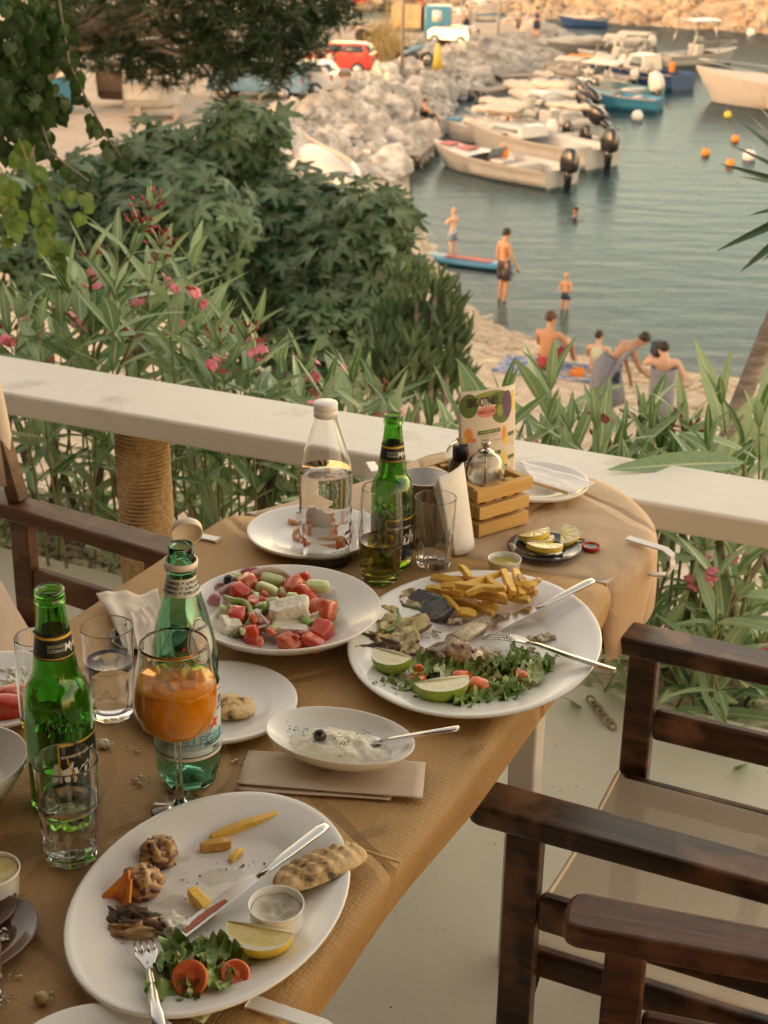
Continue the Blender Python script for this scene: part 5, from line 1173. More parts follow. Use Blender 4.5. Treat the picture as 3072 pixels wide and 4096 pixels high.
ring('pale onion arc over the back of the salad', [(400,250,.030),(500,205,.034),(620,185,.036),(720,200,.034),(785,235,.030)], .0034, m_oni, ZS, 'onion_slice', 'onion', 2.2)
ring('thin white onion arc at the front of the salad', [(575,655,.016),(610,720,.014),(660,765,.012),(705,785,.010)], .0026, m_oni, ZS, 'onion_slice', 'onion')
ring('white onion strip right of the feta slab', [(950,590,.024),(1030,565,.026),(1120,525,.026)], .0022, m_oni, ZS, 'onion_slice', 'onion')
ring('small onion strip at the right back of the salad', [(1100,385,.022),(1150,365,.022),(1185,345,.022)], .0018, m_oni, ZS, 'onion_slice', 'onion')
ring('pink onion strip at the left of the salad', [(170,370,.026),(230,340,.028),(320,290,.032)], .0034, m_oni, ZS, 'onion_slice', 'onion')
ring('red onion tip at the back left of the salad', [(360,195,.034),(430,180,.036),(510,165,.036)], .0026, m_onip, ZS, 'onion_slice', 'onion')
ring('small round onion ring at the left of the salad', [(140,350,.026),(150,310,.030),(200,305,.030),(215,340,.026)], .0020, m_onip, ZS, 'onion_slice', 'onion')
put('onion_piece', 'large purple red onion piece at the left rim of the salad bowl', 'onion', chunk((.018, .014, .034), 9, .8, .1), m_onip, *CS(115, 470), ZS+.020, (.2, .3, .2))
put('olive', 'black olive at the back left of the salad', 'olive', MB().blob((0, 0, 0), (.0085, .0075, .0085), 3, .06, 1.5, 16, 10), m_olive, *CS(258, 268), ZS+.034)
put('feta_crumb', 'small feta crumb on the right wall of the salad bowl', 'feta', MB().blob((0, 0, 0), .003, 3, .3, 2, 8, 6), m_feta, *CS(1215, 510), ZS+.012)
put('onion_piece', 'purple onion bit beside the lower feta', 'onion', chunk((.018, .006, .007), 9, .8, .1), m_onip, *CS(905, 735), ZS+.020, (0, .2, .5))

sb_ = [m_tomf, m_tom, m_oni, m_pep, m_cuc, m_onip, m_tomf, m_feta, m_oni]
nm_ = ['tomato_bit', 'tomato_bit', 'onion_sliver', 'pepper_bit', 'cucumber_bit', 'onion_sliver', 'tomato_bit', 'feta_crumb', 'onion_sliver']
ct_ = ['tomato', 'tomato', 'onion', 'pepper', 'cucumber', 'onion', 'tomato', 'feta', 'onion']
rw = random.Random(12)
for i in range(54):
    k = i % 9; a = rw.uniform(0, 6.28); q = math.sqrt(rw.random()); x, y = 630+460*q*math.cos(a), 500+330*q*math.sin(a); sl_ = k in (2, 5, 8)
    mb = chunk((rw.uniform(.018, .030) if sl_ else rw.uniform(.009, .017), .0035 if sl_ else rw.uniform(.008, .013), .0035 if sl_ else rw.uniform(.007, .012)), i, .6, .2, 10, 7)
    put(nm_[k], 'small %s in the salad, %s counted through the bowl' % (nm_[k].replace('_', ' '), ordw(i+1)), ct_[k], mb, sb_[k], *CS(x, y), ZS+.012+.020*(1-q)+rw.uniform(0, .010), (rw.uniform(-.6, .6), rw.uniform(-.6, .6), rw.uniform(0, 3)), 'small bits in the salad')
# ================= dip dish
dc = Vector((-.047, 1.508, TZ+.0045+.013)); 
def dip(u, v):
    a = 2*math.pi*u; x = .068*v*math.cos(a); y = .040*v*math.sin(a)
    h_ = .016*(1-v**2.2)*(1+.15*math.cos(a))+.005*noise.noise(Vector((x*55, y*55, 1)))*(1-v**4)+.003*noise.noise(Vector((x*130, y*130, 4)))
    return (x-.004, y, h_)
o = MB().grid(dip, 64, 20).obj('garlic_dip', m_dip, origin=(0, 0, 0)); o.location = dc; o.rotation_euler = (0, 0, R_(159.8)); tag(o, 'heap of creamy white dip with olive oil in the small oval dish', 'dip')
def C7(x, y): return (920+.5907*x, 2780+.5907*y)
put('olive', 'black olive on top of the white dip', 'olive', MB().blob((0, 0, 0), (.0078, .0072, .0076), 6, .05, 1.5, 18, 12), m_olive, *C7(608, 272), dc.z+.019)
spoon('steel spoon standing in the white dip', on(*C7(850, 285), dc.z+.008), on(*C7(1040, 318), dc.z+.011), on(*C7(1545, 228), dc.z+.052))
specks('herb_flecks', 'green and black herb flecks on the white dip', [C7(*q) for q in ((520, 260), (750, 310), (760, 330), (420, 240), (900, 250))], dc.z+.0155, m_cucs, 9, 46, 26, .0011)

# ================= paper, napkins, small things
m_sleeve = nmat('sleeve_paper', (.52, .40, .29), (.60, .48, .36), 10, .7, bump=.0015, bscale=14)
m_napk = nmat('napkin', (.66, .56, .44), (.72, .63, .52), 14, .85, bump=.0012, bscale=40)
m_wnap = nmat('white_napkin', (.76, .73, .68), (.82, .80, .76), 30, .85, bump=.0005, bscale=90)
def sheet(name, label, cat, corners, z, mat, lift=.002, seed=1, parent=None, th=.0006, n=18):
    P4_ = [on(px, py, z+dz) for px, py, dz in corners]; c = sum(P4_, Vector())/4
    def fn(u, v):
        p = P4_[0].lerp(P4_[1], u).lerp(P4_[3].lerp(P4_[2], u), v)-c
        p.z += lift*(noise.noise(Vector((u*2.2, v*2.2, seed)))*.8+.4*noise.noise(Vector((u*5, v*5, seed)))); return p
    o = MB().grid(fn, n, n).obj(name, mat, origin=(0, 0, 0), solid=th); o.location = c; return tag(o, label, cat)
sheet('cutlery_sleeve', 'brown paper cutlery sleeve lying under the dip dish', 'paper', [(947, 3134, .0045), (1691, 3193, .0045), (1703, 3049, .003), (994, 3001, .003)], TZ+.001, m_sleeve, .0015, 2)
sheet('cutlery_sleeve', 'lower folded layer of the paper sleeve under the dip dish', 'paper', [(940, 3160, .0012), (1560, 3200, .0012), (1660, 3070, .001), (1000, 3020, .001)], TZ+.0006, m_sleeve, .0006, 4)
sheet('paper_napkin', 'crumpled beige napkin left of the green water bottle', 'napkin', [(520, 2600, .002), (700, 2640, .004), (630, 2362, .010), (384, 2374, .012)], TZ+.002, m_napk, .014, 5)
sheet('paper_napkin', 'second fold of the beige napkin behind the tumbler', 'napkin', [(560, 2640, .012), (690, 2600, .016), (600, 2420, .020), (520, 2440, .018)], TZ+.003, m_napk, .010, 8)
t = thing('steel_tray', 'dark steel bill tray under the beige napkin', 'tray', on(600, 2560, TZ)); MB().lathe([(0, .002), (.045, .002), (.052, .008), (.055, .008), (.055, .006), (.046, 0), (0, 0)], 40, 1, .75).obj('tray_body', nmat('dark_metal_tray', (.08, .075, .07), rough=.35, metal=.9), t)
sheet('cutlery_sleeve', 'white paper sleeve lying across the empty far plate', 'paper', [(2130, 1925, .022), (2290, 1975, .022), (2380, 1930, .022), (2075, 1842, .022)], .750, m_wnap, .003, 11)
stick('wooden stick edge under the white sleeve on the far plate', on(2128, 1928, .771), on(2270, 1972, .771), .003)
m_stain = nmat('grease_stain', (.16, .085, .025), rough=.3); m_stain.node_tree.nodes['Principled BSDF'].inputs['Alpha'].default_value = .24
for i, (px, py, rx, ry, rot, lb) in enumerate([(30, 3400, .050, .030, .4, 'large grease stain on the paper at the left edge'), (540, 3110, .007, .004, .6, 'brown sauce spot on the paper by the skewer'), (90, 3750, .016, .011, .2, 'sauce spot beside the brown dish'), (1310, 3080, .009, .004, .1, 'brown spot on the paper sleeve'), (560, 2830, .020, .008, .9, 'wet ring mark between the tumbler and the orange drink'), (1480, 3330, .022, .009, .5, 'grease mark on the paper right of the pita'), (700, 4060, .030, .012, .2, 'faint grease mark near the bottom edge'), (1900, 3000, .018, .007, .8, 'faint crease stain on the right edge of the near table')]): smear(lb, px, py, rx, ry, rot, i+50, TZ+(.0008 if px != 1310 else .0068), m_stain)  # flat translucent grease and sauce spots on the paper
# lemon slices on the dark dish
def C3(x, y): return (1600+.7233*x, 1500+.7233*y)
for i, (x, y, r, half, rot, tl, zz) in enumerate([(735, 872, .0265, True, 205, (.10, .1), .0165), (765, 905, .0250, True, 200, (.05, .0), .0105), (800, 940, .0285, True, 185, (.10, -.05), .0150), (890, 888, .0290, True, 262, (.08, .15), .0130)]):
    slice_(['lemon slice at the back left of the dark dish', 'lemon slice in the middle of the dark dish', 'lemon slice at the front of the dark dish', 'large lemon slice at the right of the dark dish'][i], Matrix.Translation(on(*C3(x, y), .749+zz)) @ Matrix.Rotation(R_(rot), 4, 'Z') @ Matrix.Rotation(tl[0], 4, 'X') @ Matrix.Rotation(tl[1], 4, 'Y'), r, .0075, half, m_lemr, m_lemf, 'lemon slice', 'lemon_slice', 'lemon slices on the dark dish')
t = thing('bottle_cap', 'red pull-ring bottle cap beside the dark dish', 'bottle cap', on(*C3(1055, 965), .7490))
MB().lathe([(0, .0015), (.0105, .0015), (.0125, .004), (.0135, .0075), (.0145, .0065), (.0140, .002), (.0115, 0), (0, 0)], 30).obj('cap', nmat('red_tin', (.42, .03, .02), rough=.3, metal=.4), t)
MB().lathe([(0, .0022), (.010, .0022), (.0115, .004)], 24).obj('liner', m_can, t)
ang = [2*math.pi*i/18 for i in range(19)]; MB().tube([(-.021+.011*math.cos(a), .006+.007*math.sin(a), .011+.002*math.cos(a)) for a in ang], .0013, 6, cap=False).obj('pull_ring', nmat('black_wire', (.01, .01, .01), rough=.4), t)
# bread, tomato wedge, crumbs, shrimp
mb = MB().blob((0, 0, 0), (.030, .026, .009), 7, .16, 2, 22, 12); put('charred_bread', 'charred bread slice on the plate behind the orange drink', 'bread', mb, m_pita, 925, 2830, TZ+.013, (.1, .1, .3))
o = put('tomato_wedge', 'red tomato wedge on the plate at the left edge', 'tomato', chunk((.052, .030, .034), 4, .7, .1), m_tom, 30, 2830, TZ+.020, (.1, .2, .1))
put('tomato_wedge', 'smaller tomato wedge on the plate at the left edge', 'tomato', chunk((.034, .020, .018), 6, .7, .12), m_tomf, 40, 2770, TZ+.030, (.2, .1, .6))
specks('bread_crumbs', 'feta and bread crumbs on the plate at the left edge', [(30, 2680), (60, 2690), (45, 2720)], TZ+.007, m_feta, 12, 26, 14, .0035)
for i in range(9):
    px, py = 1190+ (i % 5)*52+rf_.uniform(-8, 8), 2060+(i//5)*60+rf_.uniform(-15, 25)
    if i > 4: px += 20
    a = [.3+4.4*k/10 for k in range(11)]
    mb = MB().tube([(.013*math.cos(q), .013*math.sin(q), .003*math.sin(q*2)) for q in a], [.0055*(1-.07*k) for k in range(11)], 8)
    put('shrimp_shell', 'curled orange shrimp shell on the far left plate, %s from its left rim' % ordw(i+1), 'shrimp', mb, nmat('shrimp', (.62, .22, .06), (.72, .42, .22), 80, .3, rand=.15, coat=.3), px, py, .749+.014, (rf_.uniform(-.6, .6), rf_.uniform(-.4, .4), rf_.uniform(0, 6)), 'shrimp shells on the far left plate')
m_cl = nmat('shell_white', (.66, .66, .62), rough=.35)
mb = MB().grid(lambda u, v: ((u-.5)*.062*(1-.7*v), .012*math.sin(u*3.14), .045*v), 12, 8); put('napkin_tip', 'white folded napkin tip standing on the plate of shrimp shells', 'napkin', mb, m_wnap, 1345, 2110, .749+.006, (-.15, 0, .2), solid=.0015)
specks('table_crumbs', 'bread crumbs scattered on the brown paper near the glasses', [(410, 2975), (550, 3110), (560, 3120), (80, 3760), (170, 3980), (20, 4000), (60, 3900), (960, 3040), (545, 3005)], TZ+.0003, m_fish, 14, 60, 22, .0018)
put('bread_crumb', 'white bread lump on the paper right of the near beer bottle', 'crumb', MB().blob((0, 0, 0), (.008, .006, .006), 3, .35, 2.5, 12, 8), m_feta, 414, 2976, TZ+.004)
put('chickpea', 'yellow chickpea on the brown paper by the bottom plate', 'chickpea', MB().blob((0, 0, 0), (.0075, .0065, .006), 6, .1, 1.5, 12, 8), nmat('chickpea_skin', (.42, .30, .10), (.55, .42, .18), 40, .5), 165, 3990, TZ+.005)
specks('rice_grains', 'white rice grains left in the dark brown dish', [(20, 3760), (30, 3820), (10, 3720)], TZ+.006, m_feta, 17, 18, 12, .0018)

# ================= wooden crate with menu, mills, napkin
A_, B_ = on(1914, 2154, .749), on(2112, 2095, .749); cw = (B_-A_).length; hC = hgt(A_, 1963); xd = (B_-A_).normalized(); yd = Vector((-xd.y, xd.x, 0))
Cb = on(1669, 1862, .749+hC); dpt = max(.12, (Cb-A_).dot(yd)); offx = (Cb-A_).dot(xd)
CW = frame(A_, xd)
m_pine = wood_mat('pine_wood', (.56, .33, .09), (.68, .43, .15), (.62, .38, .12), rough=.55, scale=7, axis=0)
t = thing('wooden_crate', 'small pine crate holding the menu and pepper mills', 'crate', mat=CW)
sh_ = hC*.265; th_ = .012; zs3 = [sh_/2+.001, hC*.5, hC-sh_/2]
for i, z in enumerate(zs3):
    ex = .0 if i < 2 else .006
    MB().box((cw/2, th_/2, z), (cw+ex*2, th_, sh_)).obj('slat', m_pine, t, smooth=False, bevel=.0012)
    MB().box((cw/2, dpt-th_/2, z), (cw+ex*2, th_, sh_)).obj('slat', m_pine, t, smooth=False, bevel=.0012)
    MB().box((th_/2-.001, dpt/2, z), (th_, dpt-2*th_-.002, sh_*.98)).obj('slat', m_pine, t, smooth=False, bevel=.0012)
    MB().box((cw-th_/2+.001, dpt/2, z), (th_, dpt-2*th_-.002, sh_*.98)).obj('slat', m_pine, t, smooth=False, bevel=.0012)
for x in (.018+th_, cw-.018-th_):
    for y in (th_*1.5+.001, dpt-th_*1.5-.001): MB().box((x, y, hC/2), (.016, th_, hC*.96)).obj('corner_post', m_pine, t, smooth=False, bevel=.001)
for k in range(4): MB().box((cw*(k+.5)/4, dpt/2, .003), (cw/4-.003, dpt-2*th_, .005)).obj('floor_board', m_pine, t, smooth=False)
# menu: a curved printed sheet with a smaller card behind
mb0 = on(1985, 2090, .752); 
ml_, mr_ = at(1853, 1566, 2.30), at(2063, 1636, 2.315)
MH = .208; MW = .095
def menu_surf(u, v, off=0.0):
    # u across, v up; leans back a little and curls to the right
    th = (u-.35)*1.25; x = .100*math.sin(th)+.040; y = .060*(1-math.cos(th))*1.2+.0; 
    n = Vector((math.sin(th)*-.5, -1, 0)).normalized()
    return Vector((x, y+.018*v, MH*v*(1-.0*u)-.012*max(0, u-.55)*v))+n*off
tm = thing('menu_card', 'curled smoothies menu card standing in the pine crate', 'menu', mat=frame(A_+xd*(.022)+yd*.066+Vector((0, 0, .006)), xd*.985+yd*-.17))
MB().grid(lambda u, v: menu_surf(u, v), 20, 20).obj('sheet', nmat('menu_paper', (.62, .55, .46), rough=.5), tm, solid=.0008); ms_ = tm.children[-1]
def on_menu(mb, u0, v0, su, sv, off): return MB().add([menu_surf(u0+x*su, v0+y*sv, off) for x, y, _ in mb.v], mb.f)
def disc(n=26, sq=1.0): return MB().add([(0, 0, 0)]+[(.5*f*math.cos(2*math.pi*i/n), .5*f*math.sin(2*math.pi*i/n)*sq, 0) for f in (.5, 1) for i in range(n)], [(0, 1+i, 1+(i+1) % n) for i in range(n)]+[(1+i, 1+n+i, 1+n+(i+1) % n, 1+(i+1) % n) for i in range(n)])
def pm(n, c, r=.5): return nmat(n, c, rough=r)
G1, G2, PK, PU, OR_, YE = pm('menu_green', (.075, .13, .03)), pm('menu_lime', (.22, .28, .06)), pm('menu_pink', (.62, .22, .17)), pm('menu_plum', (.085, .035, .10)), pm('menu_orange', (.72, .26, .05)), pm('menu_yellow', (.70, .50, .08)); BKP = pm('menu_black', (.012, .012, .012))
for nm, mt, u, v, su, sv, of in [('green_blob', G1, .14, .885, .26, .19, .0006), ('lime_band', G2, .48, .955, .50, .06, .0007), ('green_blob', G1, .62, .92, .44, .10, .0008), ('green_blob', G1, .66, .80, .36, .17, .0006), ('pink_blob', PK, .40, .825, .30, .085, .0009), ('plum', PU, .77, .86, .22, .22, .0010), ('leaf_blob', G2, .62, .82, .12, .09, .0009), ('lemon_blob', YE, .92, .87, .10, .18, .0009), ('glass_print', OR_, .13, .655, .12, .12, .0006), ('fruit_print', YE, .075, .625, .07, .05, .0007), ('fruit_print', PK, .20, .610, .08, .04, .0008), ('glass_print', OR_, .70, .625, .10, .13, .0006), ('fruit_print', YE, .74, .56, .12, .06, .0007), ('glass_print', YE, .70, .42, .10, .14, .0006), ('fruit_print', G1, .73, .35, .08, .05, .0007), ('glass_print', OR_, .68, .23, .11, .12, .0006), ('fruit_print', PK, .1, .50, .12, .04, .0006)]:
    on_menu(disc(), u, v, su, sv, -(-of)).obj(nm, mt, ms_)
bar = MB().grid(lambda u, v: (u-.5, v-.5, 0), 6, 1)
for u, v, su in ((.44, .665, .36), (.44, .485, .38), (.87, .61, .18), (.87, .42, .18), (.86, .235, .16)): on_menu(bar, u, v, su, .032, .0007).obj('green_heading', G1, ms_)
for s, u, v in (('STRAWBERRY MIX', .44, .665), ('SUMMER BREEZE', .44, .485)): on_menu(text_mb(s, 1.0), u, v, .036, .020, .0012).obj('lettering', pm('menu_cream', (.60, .55, .42)), ms_)
for i, s in enumerate(('Strawberry, Banana', '& Cherry', 'Blackcurrant, Almonds', '& Yoghurt')): on_menu(text_mb(s, 1.0, align='LEFT'), .30, .633-.022*i, .036, .020, .0008).obj('lettering', pm('menu_grey', (.20, .15, .12)), ms_)
for i, s in enumerate(('Peach, Mango', '& Banana')): on_menu(text_mb(s, 1.0, align='LEFT'), .30, .452-.022*i, .036, .020, .0008).obj('lettering', MATS['menu_grey'], ms_)
for y0 in (.58, .39, .20):
    for i in range(4): on_menu(bar, .89, y0-.02*i, .12, .004, .0008).obj('text_line', MATS['menu_grey'], ms_)
tb_ = text_mb('SMOOTHIES', 1.0, .012); on_menu(tb_, .345, .905, .088, .100, .0016).obj('lettering', BKP, ms_)
on_menu(text_mb('WE LOVE', 1.0, .004), .40, .825, .060, .040, .0016).obj('lettering', pm('menu_brown', (.20, .05, .05)), ms_)
tc_ = thing('booklet', 'dark cover booklet tucked behind the menu card', 'booklet', mat=frame(A_+xd*(cw*.60)+yd*.075+Vector((0, 0, .006)), xd*.45+yd*.9))
MB().box((.03, 0, .082), (.060, .006, .150)).obj('pages', nmat('page_edges', (.62, .56, .46), (.48, .42, .34), 200, .8, stretch=(1, 60, 1)), tc_, smooth=False)
MB().box((.03, -.0042, .082), (.061, .0016, .151)).obj('cover', nmat('cover_print', (.03, .06, .06), (.30, .16, .07), 26, .3), tc_, smooth=False)
def mill(label, px, py, r, top, seed):
    b = on(px, py, .757); h = hgt(b, top); t = thing('pepper_mill', label, 'pepper mill', b)
    pr = smooth_prof([(0, 0), (r*.62, 0), (r*.70, h*.05), (r*.66, h*.2), (r*.60, h*.34), (r*.66, h*.42), (r*.98, h*.56), (r, h*.68), (r*.80, h*.80), (r*.36, h*.86), (r*.30, h*.88)], 2)
    MB().lathe(pr+[(0, h*.88), (0, h*.868)]+[(max(.001, rr-.0022), zz-.0012) for rr, zz in reversed(pr[2:])]+[(0, .003)], 36).obj('glass_body', m_glass, t)
    MB().lathe([(0, h*.03), (r*.5, h*.03), (r*.48, h*.36), (0, h*.36)], 24).obj('seasoning', nmat('salt', (.55, .48, .38), (.70, .63, .52), 300, .8), t)
    MB().tube([(0, 0, h*.36), (0, 0, h*.86)], .0012, 6).obj('shaft', m_can, t)
    MB().lathe([(0, h*.86), (r*.42, h*.865), (r*.44, h*.88), (r*.2, h*.90), (r*.17, h*.93), (r*.24, h*.96), (r*.20, h*.99), (0, h)], 28).obj('knob', nmat('mill_chrome', (.55, .50, .44), rough=.2, metal=1.0), t)
mill('glass pepper mill in the back of the pine crate', 1848, 2010, .031, 1722, 1)
mill('glass pepper mill at the front of the pine crate behind the napkin', 1932, 2085, .031, 1762, 2)
b = on(1832, 2060, .757); t = thing('vinegar_bottle', 'small glass vinegar bottle with black cap in the crate', 'bottle', b); h = hgt(b, 1780)
MB().lathe([(0, 0), (.018, 0), (.019, .004), (.019, h*.72), (.012, h*.82), (.011, h*.84), (0, h*.84)], 28).obj('glass_body', glass('vinegar_glass', (.55, .42, .12), ior=1.45), t)
MB().lathe([(.0105, h*.80), (.0125, h*.80), (.0128, h*.985), (.0118, h), (0, h), (0, h*.99)], 32).obj('cap', nmat('black_cap', (.012, .014, .016), rough=.4), t)
# tall white napkin in front of the crate
nb0 = on(1858, 2200, .749); t = thing('paper_napkin', 'tall folded white napkin standing against the pine crate', 'napkin', mat=frame(nb0, xd*.75+yd*.15))
hN = hgt(nb0, 1872)
for k in range(3):
    MB().grid(lambda u, v: (-.028-.020*v+(.050+.012*v)*u, .004*k-.010*math.sin(u*2.6+.3)*(1-.3*v)+.022*v, hN*v*(1-.05*k)*(1-.06*(1-u))), 14, 12).obj('fold', m_wnap, t, solid=.0014)
tp = thing('toothpicks', 'bundle of toothpick tips showing beside the tall napkin', 'toothpicks', on(1800, 2140, .749)); h2 = hgt(on(1800, 2140, .749), 1905)
for k in range(12): MB().tube([((k % 6)*.0028-.008, (k//6)*.003, .0), ((k % 6)*.0030-.009, (k//6)*.003, h2*(.92+.08*random.random()))], .0010, 5).obj('toothpick', m_stick, tp)
# ================================================================== plants
def DD(x, y): return (x*1.8517, y*1.8517)
def dat(x, y, Y): return at(x*1.8517, y*1.8517, Y)
m_ole = leaf_mat('oleander_leaf', (.065, .170, .050), (.35, .48, .27), (.50, .54, .34), rough=.34, trans=.25)
m_fig = leaf_mat('fig_leaf', (.028, .085, .030), (.165, .265, .130), (.24, .30, .18), rough=.5, trans=.2)
m_vine = leaf_mat('vine_leaf', (.010, .034, .006), (.032, .078, .014), (.045, .09, .02), rough=.5, trans=.25)
m_vinel = leaf_mat('young_vine_leaf', (.07, .16, .025), (.15, .25, .05), (.20, .29, .08), rough=.5, trans=.4)
m_pine = leaf_mat('pine_needle', (.006, .026, .006), (.020, .052, .014), (.05, .07, .02), rough=.6, trans=.12)
m_pal = leaf_mat('sword_leaf', (.022, .050, .014), (.045, .085, .025), (.06, .10, .03), rough=.4, trans=.1)
m_shr = leaf_mat('willow_leaf', (.034, .082, .030), (.105, .170, .075), (.15, .21, .10), rough=.5, trans=.2)
m_stem = nmat('green_stem', (.16, .17, .06), (.26, .24, .11), 30, .6)
m_bark = nmat('bark', (.10, .085, .065), (.24, .21, .17), 18, .9, bump=.006, bscale=40)
m_pink = nmat('pink_petal', (.58, .10, .17), (.74, .28, .32), 40, .5, rand=.25, sss=.1)
m_bud = nmat('dark_bud', (.20, .015, .03), (.36, .05, .07), 60, .5, rand=.2)
def lance(mat, name, bend, twist, cup, rows=9, W=.195, simple=False):
    cols = [-1, -.5, -.13, -.05, .05, .13, .5, 1] if not simple else [-1, 0, 1]
    vs = []; rib = []
    for i in range(rows+1):
        u = i/rows; w_ = W/2*(math.sin(math.pi*min(1, u**.8*.985+.012))**.75)*(1-.12*u)
        for c in cols:
            a = twist*u; y = w_*c; z = cup*abs(c)*w_-bend*u*u
            vs.append((u, y*math.cos(a)-z*0, z+y*math.sin(a))); rib.append(1.0 if abs(c) < .06 else 0.0)
    n = len(cols); mb = MB().add(vs, [(i*n+j, i*n+j+1, (i+1)*n+j+1, (i+1)*n+j) for i in range(rows) for j in range(n-1)])
    me = mb.mesh(name, mat); at_ = me.attributes.new('rib', 'FLOAT', 'POINT'); at_.data.foreach_set('value', rib)
    return me, mb
OLE = [lance(m_ole, 'leaf', b_, t_, c_)[0] for b_, t_, c_ in ((.05, .1, .35), (.16, -.3, .3), (.28, .4, .25), (.0, .0, .4), (.10, .7, .3), (.40, -.2, .2))]
def petals(mat, r=.017):
    mb = MB()
    for k in range(5):
        a = k*2*math.pi/5; d = Vector((math.cos(a), math.sin(a), 0)); s = Vector((-d.y, d.x, 0))
        mb.merge(MB().grid(lambda u, v: d*(r*u)+s*((v-.5)*r*1.15*math.sin(math.pi*min(1, .2+.75*u)))+Vector((0, 0, r*(.5*u-.5*u*u+.08*math.sin(v*5)))), 4, 4))
    return mb.mesh('flower', mat)
FLW = petals(m_pink)
BUD = MB().lathe([(0, 0), (.0022, .002), (.0034, .007), (.0024, .012), (0, .0165)], 8).mesh('bud', m_bud)
rp6 = random.Random(77)
def shoot(par, base, tip, L, n, rng, w0=.0045, spread=(.55, 1.05), flo=None, frac=.62, scl=1.0):
    """one stem with whorls of lance leaves; everything in world coordinates relative to the parent's location"""
    o = par.location; base, tip = Vector(base), Vector(tip); mid = base.lerp(tip, .5)+Vector((rng.uniform(-.05, .05), rng.uniform(-.03, .03), .02))
    pts = [(base*(1-u)**2+mid*2*u*(1-u)+tip*u*u) for u in [i/8 for i in range(9)]]
    MB().tube([p-o for p in pts], [w0*(1-.65*i/8) for i in range(9)], 6).obj('stem', m_stem, par)
    a0 = rng.uniform(0, 6.28)
    for k in range(n):
        wh = k//3; f = 1-frac*(wh/(max(1, (n-1)//3)))**1.0; f = max(.12, min(1, f)); i = min(7, int(f*8)); p = pts[i].lerp(pts[i+1], f*8-i); ax = (pts[i+1]-pts[i]).normalized()
        a = a0+(k % 3)*2.094+wh*1.05+rng.uniform(-.25, .25); u = ax.orthogonal().normalized(); v = ax.cross(u); rad = u*math.cos(a)+v*math.sin(a)
        op = rng.uniform(*spread)*(.55 if wh == 0 else 1.0)+.10*wh*.6; d = ax*math.cos(op)+rad*math.sin(op); ll = L*rng.uniform(.72, 1.15)*(.62 if wh == 0 else 1)
        up = ax-d*ax.dot(d); m4 = frame(p-o, d, up.normalized()) @ Matrix.Diagonal((ll, ll*scl, ll, 1))
        inst('leaf', OLE[rng.randrange(6)], m4, par)
    if flo:
        ax = (tip-mid).normalized()
        for k in range(flo[1]):
            d = (ax*.5+Vector((rng.uniform(-1, 1), rng.uniform(-1, 1), rng.uniform(-.2, .9)))).normalized(); e = tip+d*rng.uniform(.02, .055)
            if flo[0] == 'bud':
                MB().tube([tip-o, (tip+e)/2+Vector((0, 0, .006))-o, e-o], .0011, 4).obj('stalk', m_stem, par)
                inst('bud', BUD, frame(e-o, Vector((d.y, -d.x, .01)), d) @ Matrix.Diagonal((1.2, 1.2, 1.2, 1)), par)
            else: inst('flower', FLW, frame(e-o, Vector((d.y, -d.x, .01)), d) @ Matrix.Diagonal((rng.uniform(.7, 1.15),)*3+(1,)), par)
def env(tab, x): return lerp(tab, x)
def shrub(label, c): return thing('oleander_shrub', label, 'shrub', c, 0, 'oleander shrubs along the terrace')
GZ = -.12
# --- beyond the railing on the left
ENVL = [(0, 640), (60, 600), (120, 560), (230, 480), (330, 500), (410, 520), (480, 585), (550, 625), (620, 670), (690, 700), (800, 760), (860, 800)]
labs = [(0, 170, 'tall oleander at the far left of the railing with pale leaf tips'), (170, 340, 'oleander with the red bud cluster rising above the left railing'), (340, 520, 'pink flowering oleander behind the left middle of the railing'), (520, 700, 'oleander with a bud spray behind the clear water bottle'), (700, 870, 'pink oleander behind the railing between the two bottles')]
for x0, x1, lb in labs:
    cx = (x0+x1)/2; b_ = dat(cx, 900, 4.1); sh_ = shrub(lb, (b_.x, b_.y, -.5)); n = 8
    for k in range(n):
        x = x0+(x1-x0)*(k+.5)/n+rp6.uniform(-14, 14); y = env(ENVL, x)+55+rp6.random()**1.0*150+(10 if k % 3 else -8); Y = rp6.uniform(3.55, 4.35)
        tip = dat(x, y, Y); base = Vector((tip.x+rp6.uniform(-.12, .12), Y+rp6.uniform(-.1, .12), tip.z-.65)); 
        fl_ = None
        if k % 5 == 0: fl_ = ('bud', 8)
        elif k % 4 == 2: fl_ = ('flower', 3)
        shoot(sh_, base, tip, rp6.uniform(.17, .235), 14, rp6, flo=fl_)
    for k in range(4):                       # loose blossoms low in the bush
        x = rp6.uniform(x0, x1); y = env(ENVL, x)+rp6.uniform(90, 240); e = dat(x, y, rp6.uniform(3.5, 4.0))
        for j in range(3): inst('flower', FLW, TRS(e-sh_.location+Vector((rp6.gauss(0, .018), rp6.gauss(0, .018), rp6.gauss(0, .012))), (rp6.uniform(-1, 1), rp6.uniform(-1, 1), rp6.uniform(0, 6)), rp6.uniform(.7, 1.1)), sh_)
s1 = bpy.data.objects.get('oleander_shrub.001')
for x, y, fx in ((320, 420, .95), (300, 470, 1), (345, 500, 1)):
    tip = dat(x, y+35, 3.75); shoot(s1, tip+Vector((-.16, .05, -.4)), tip, .15, 9, rp6, flo=('bud', 14))
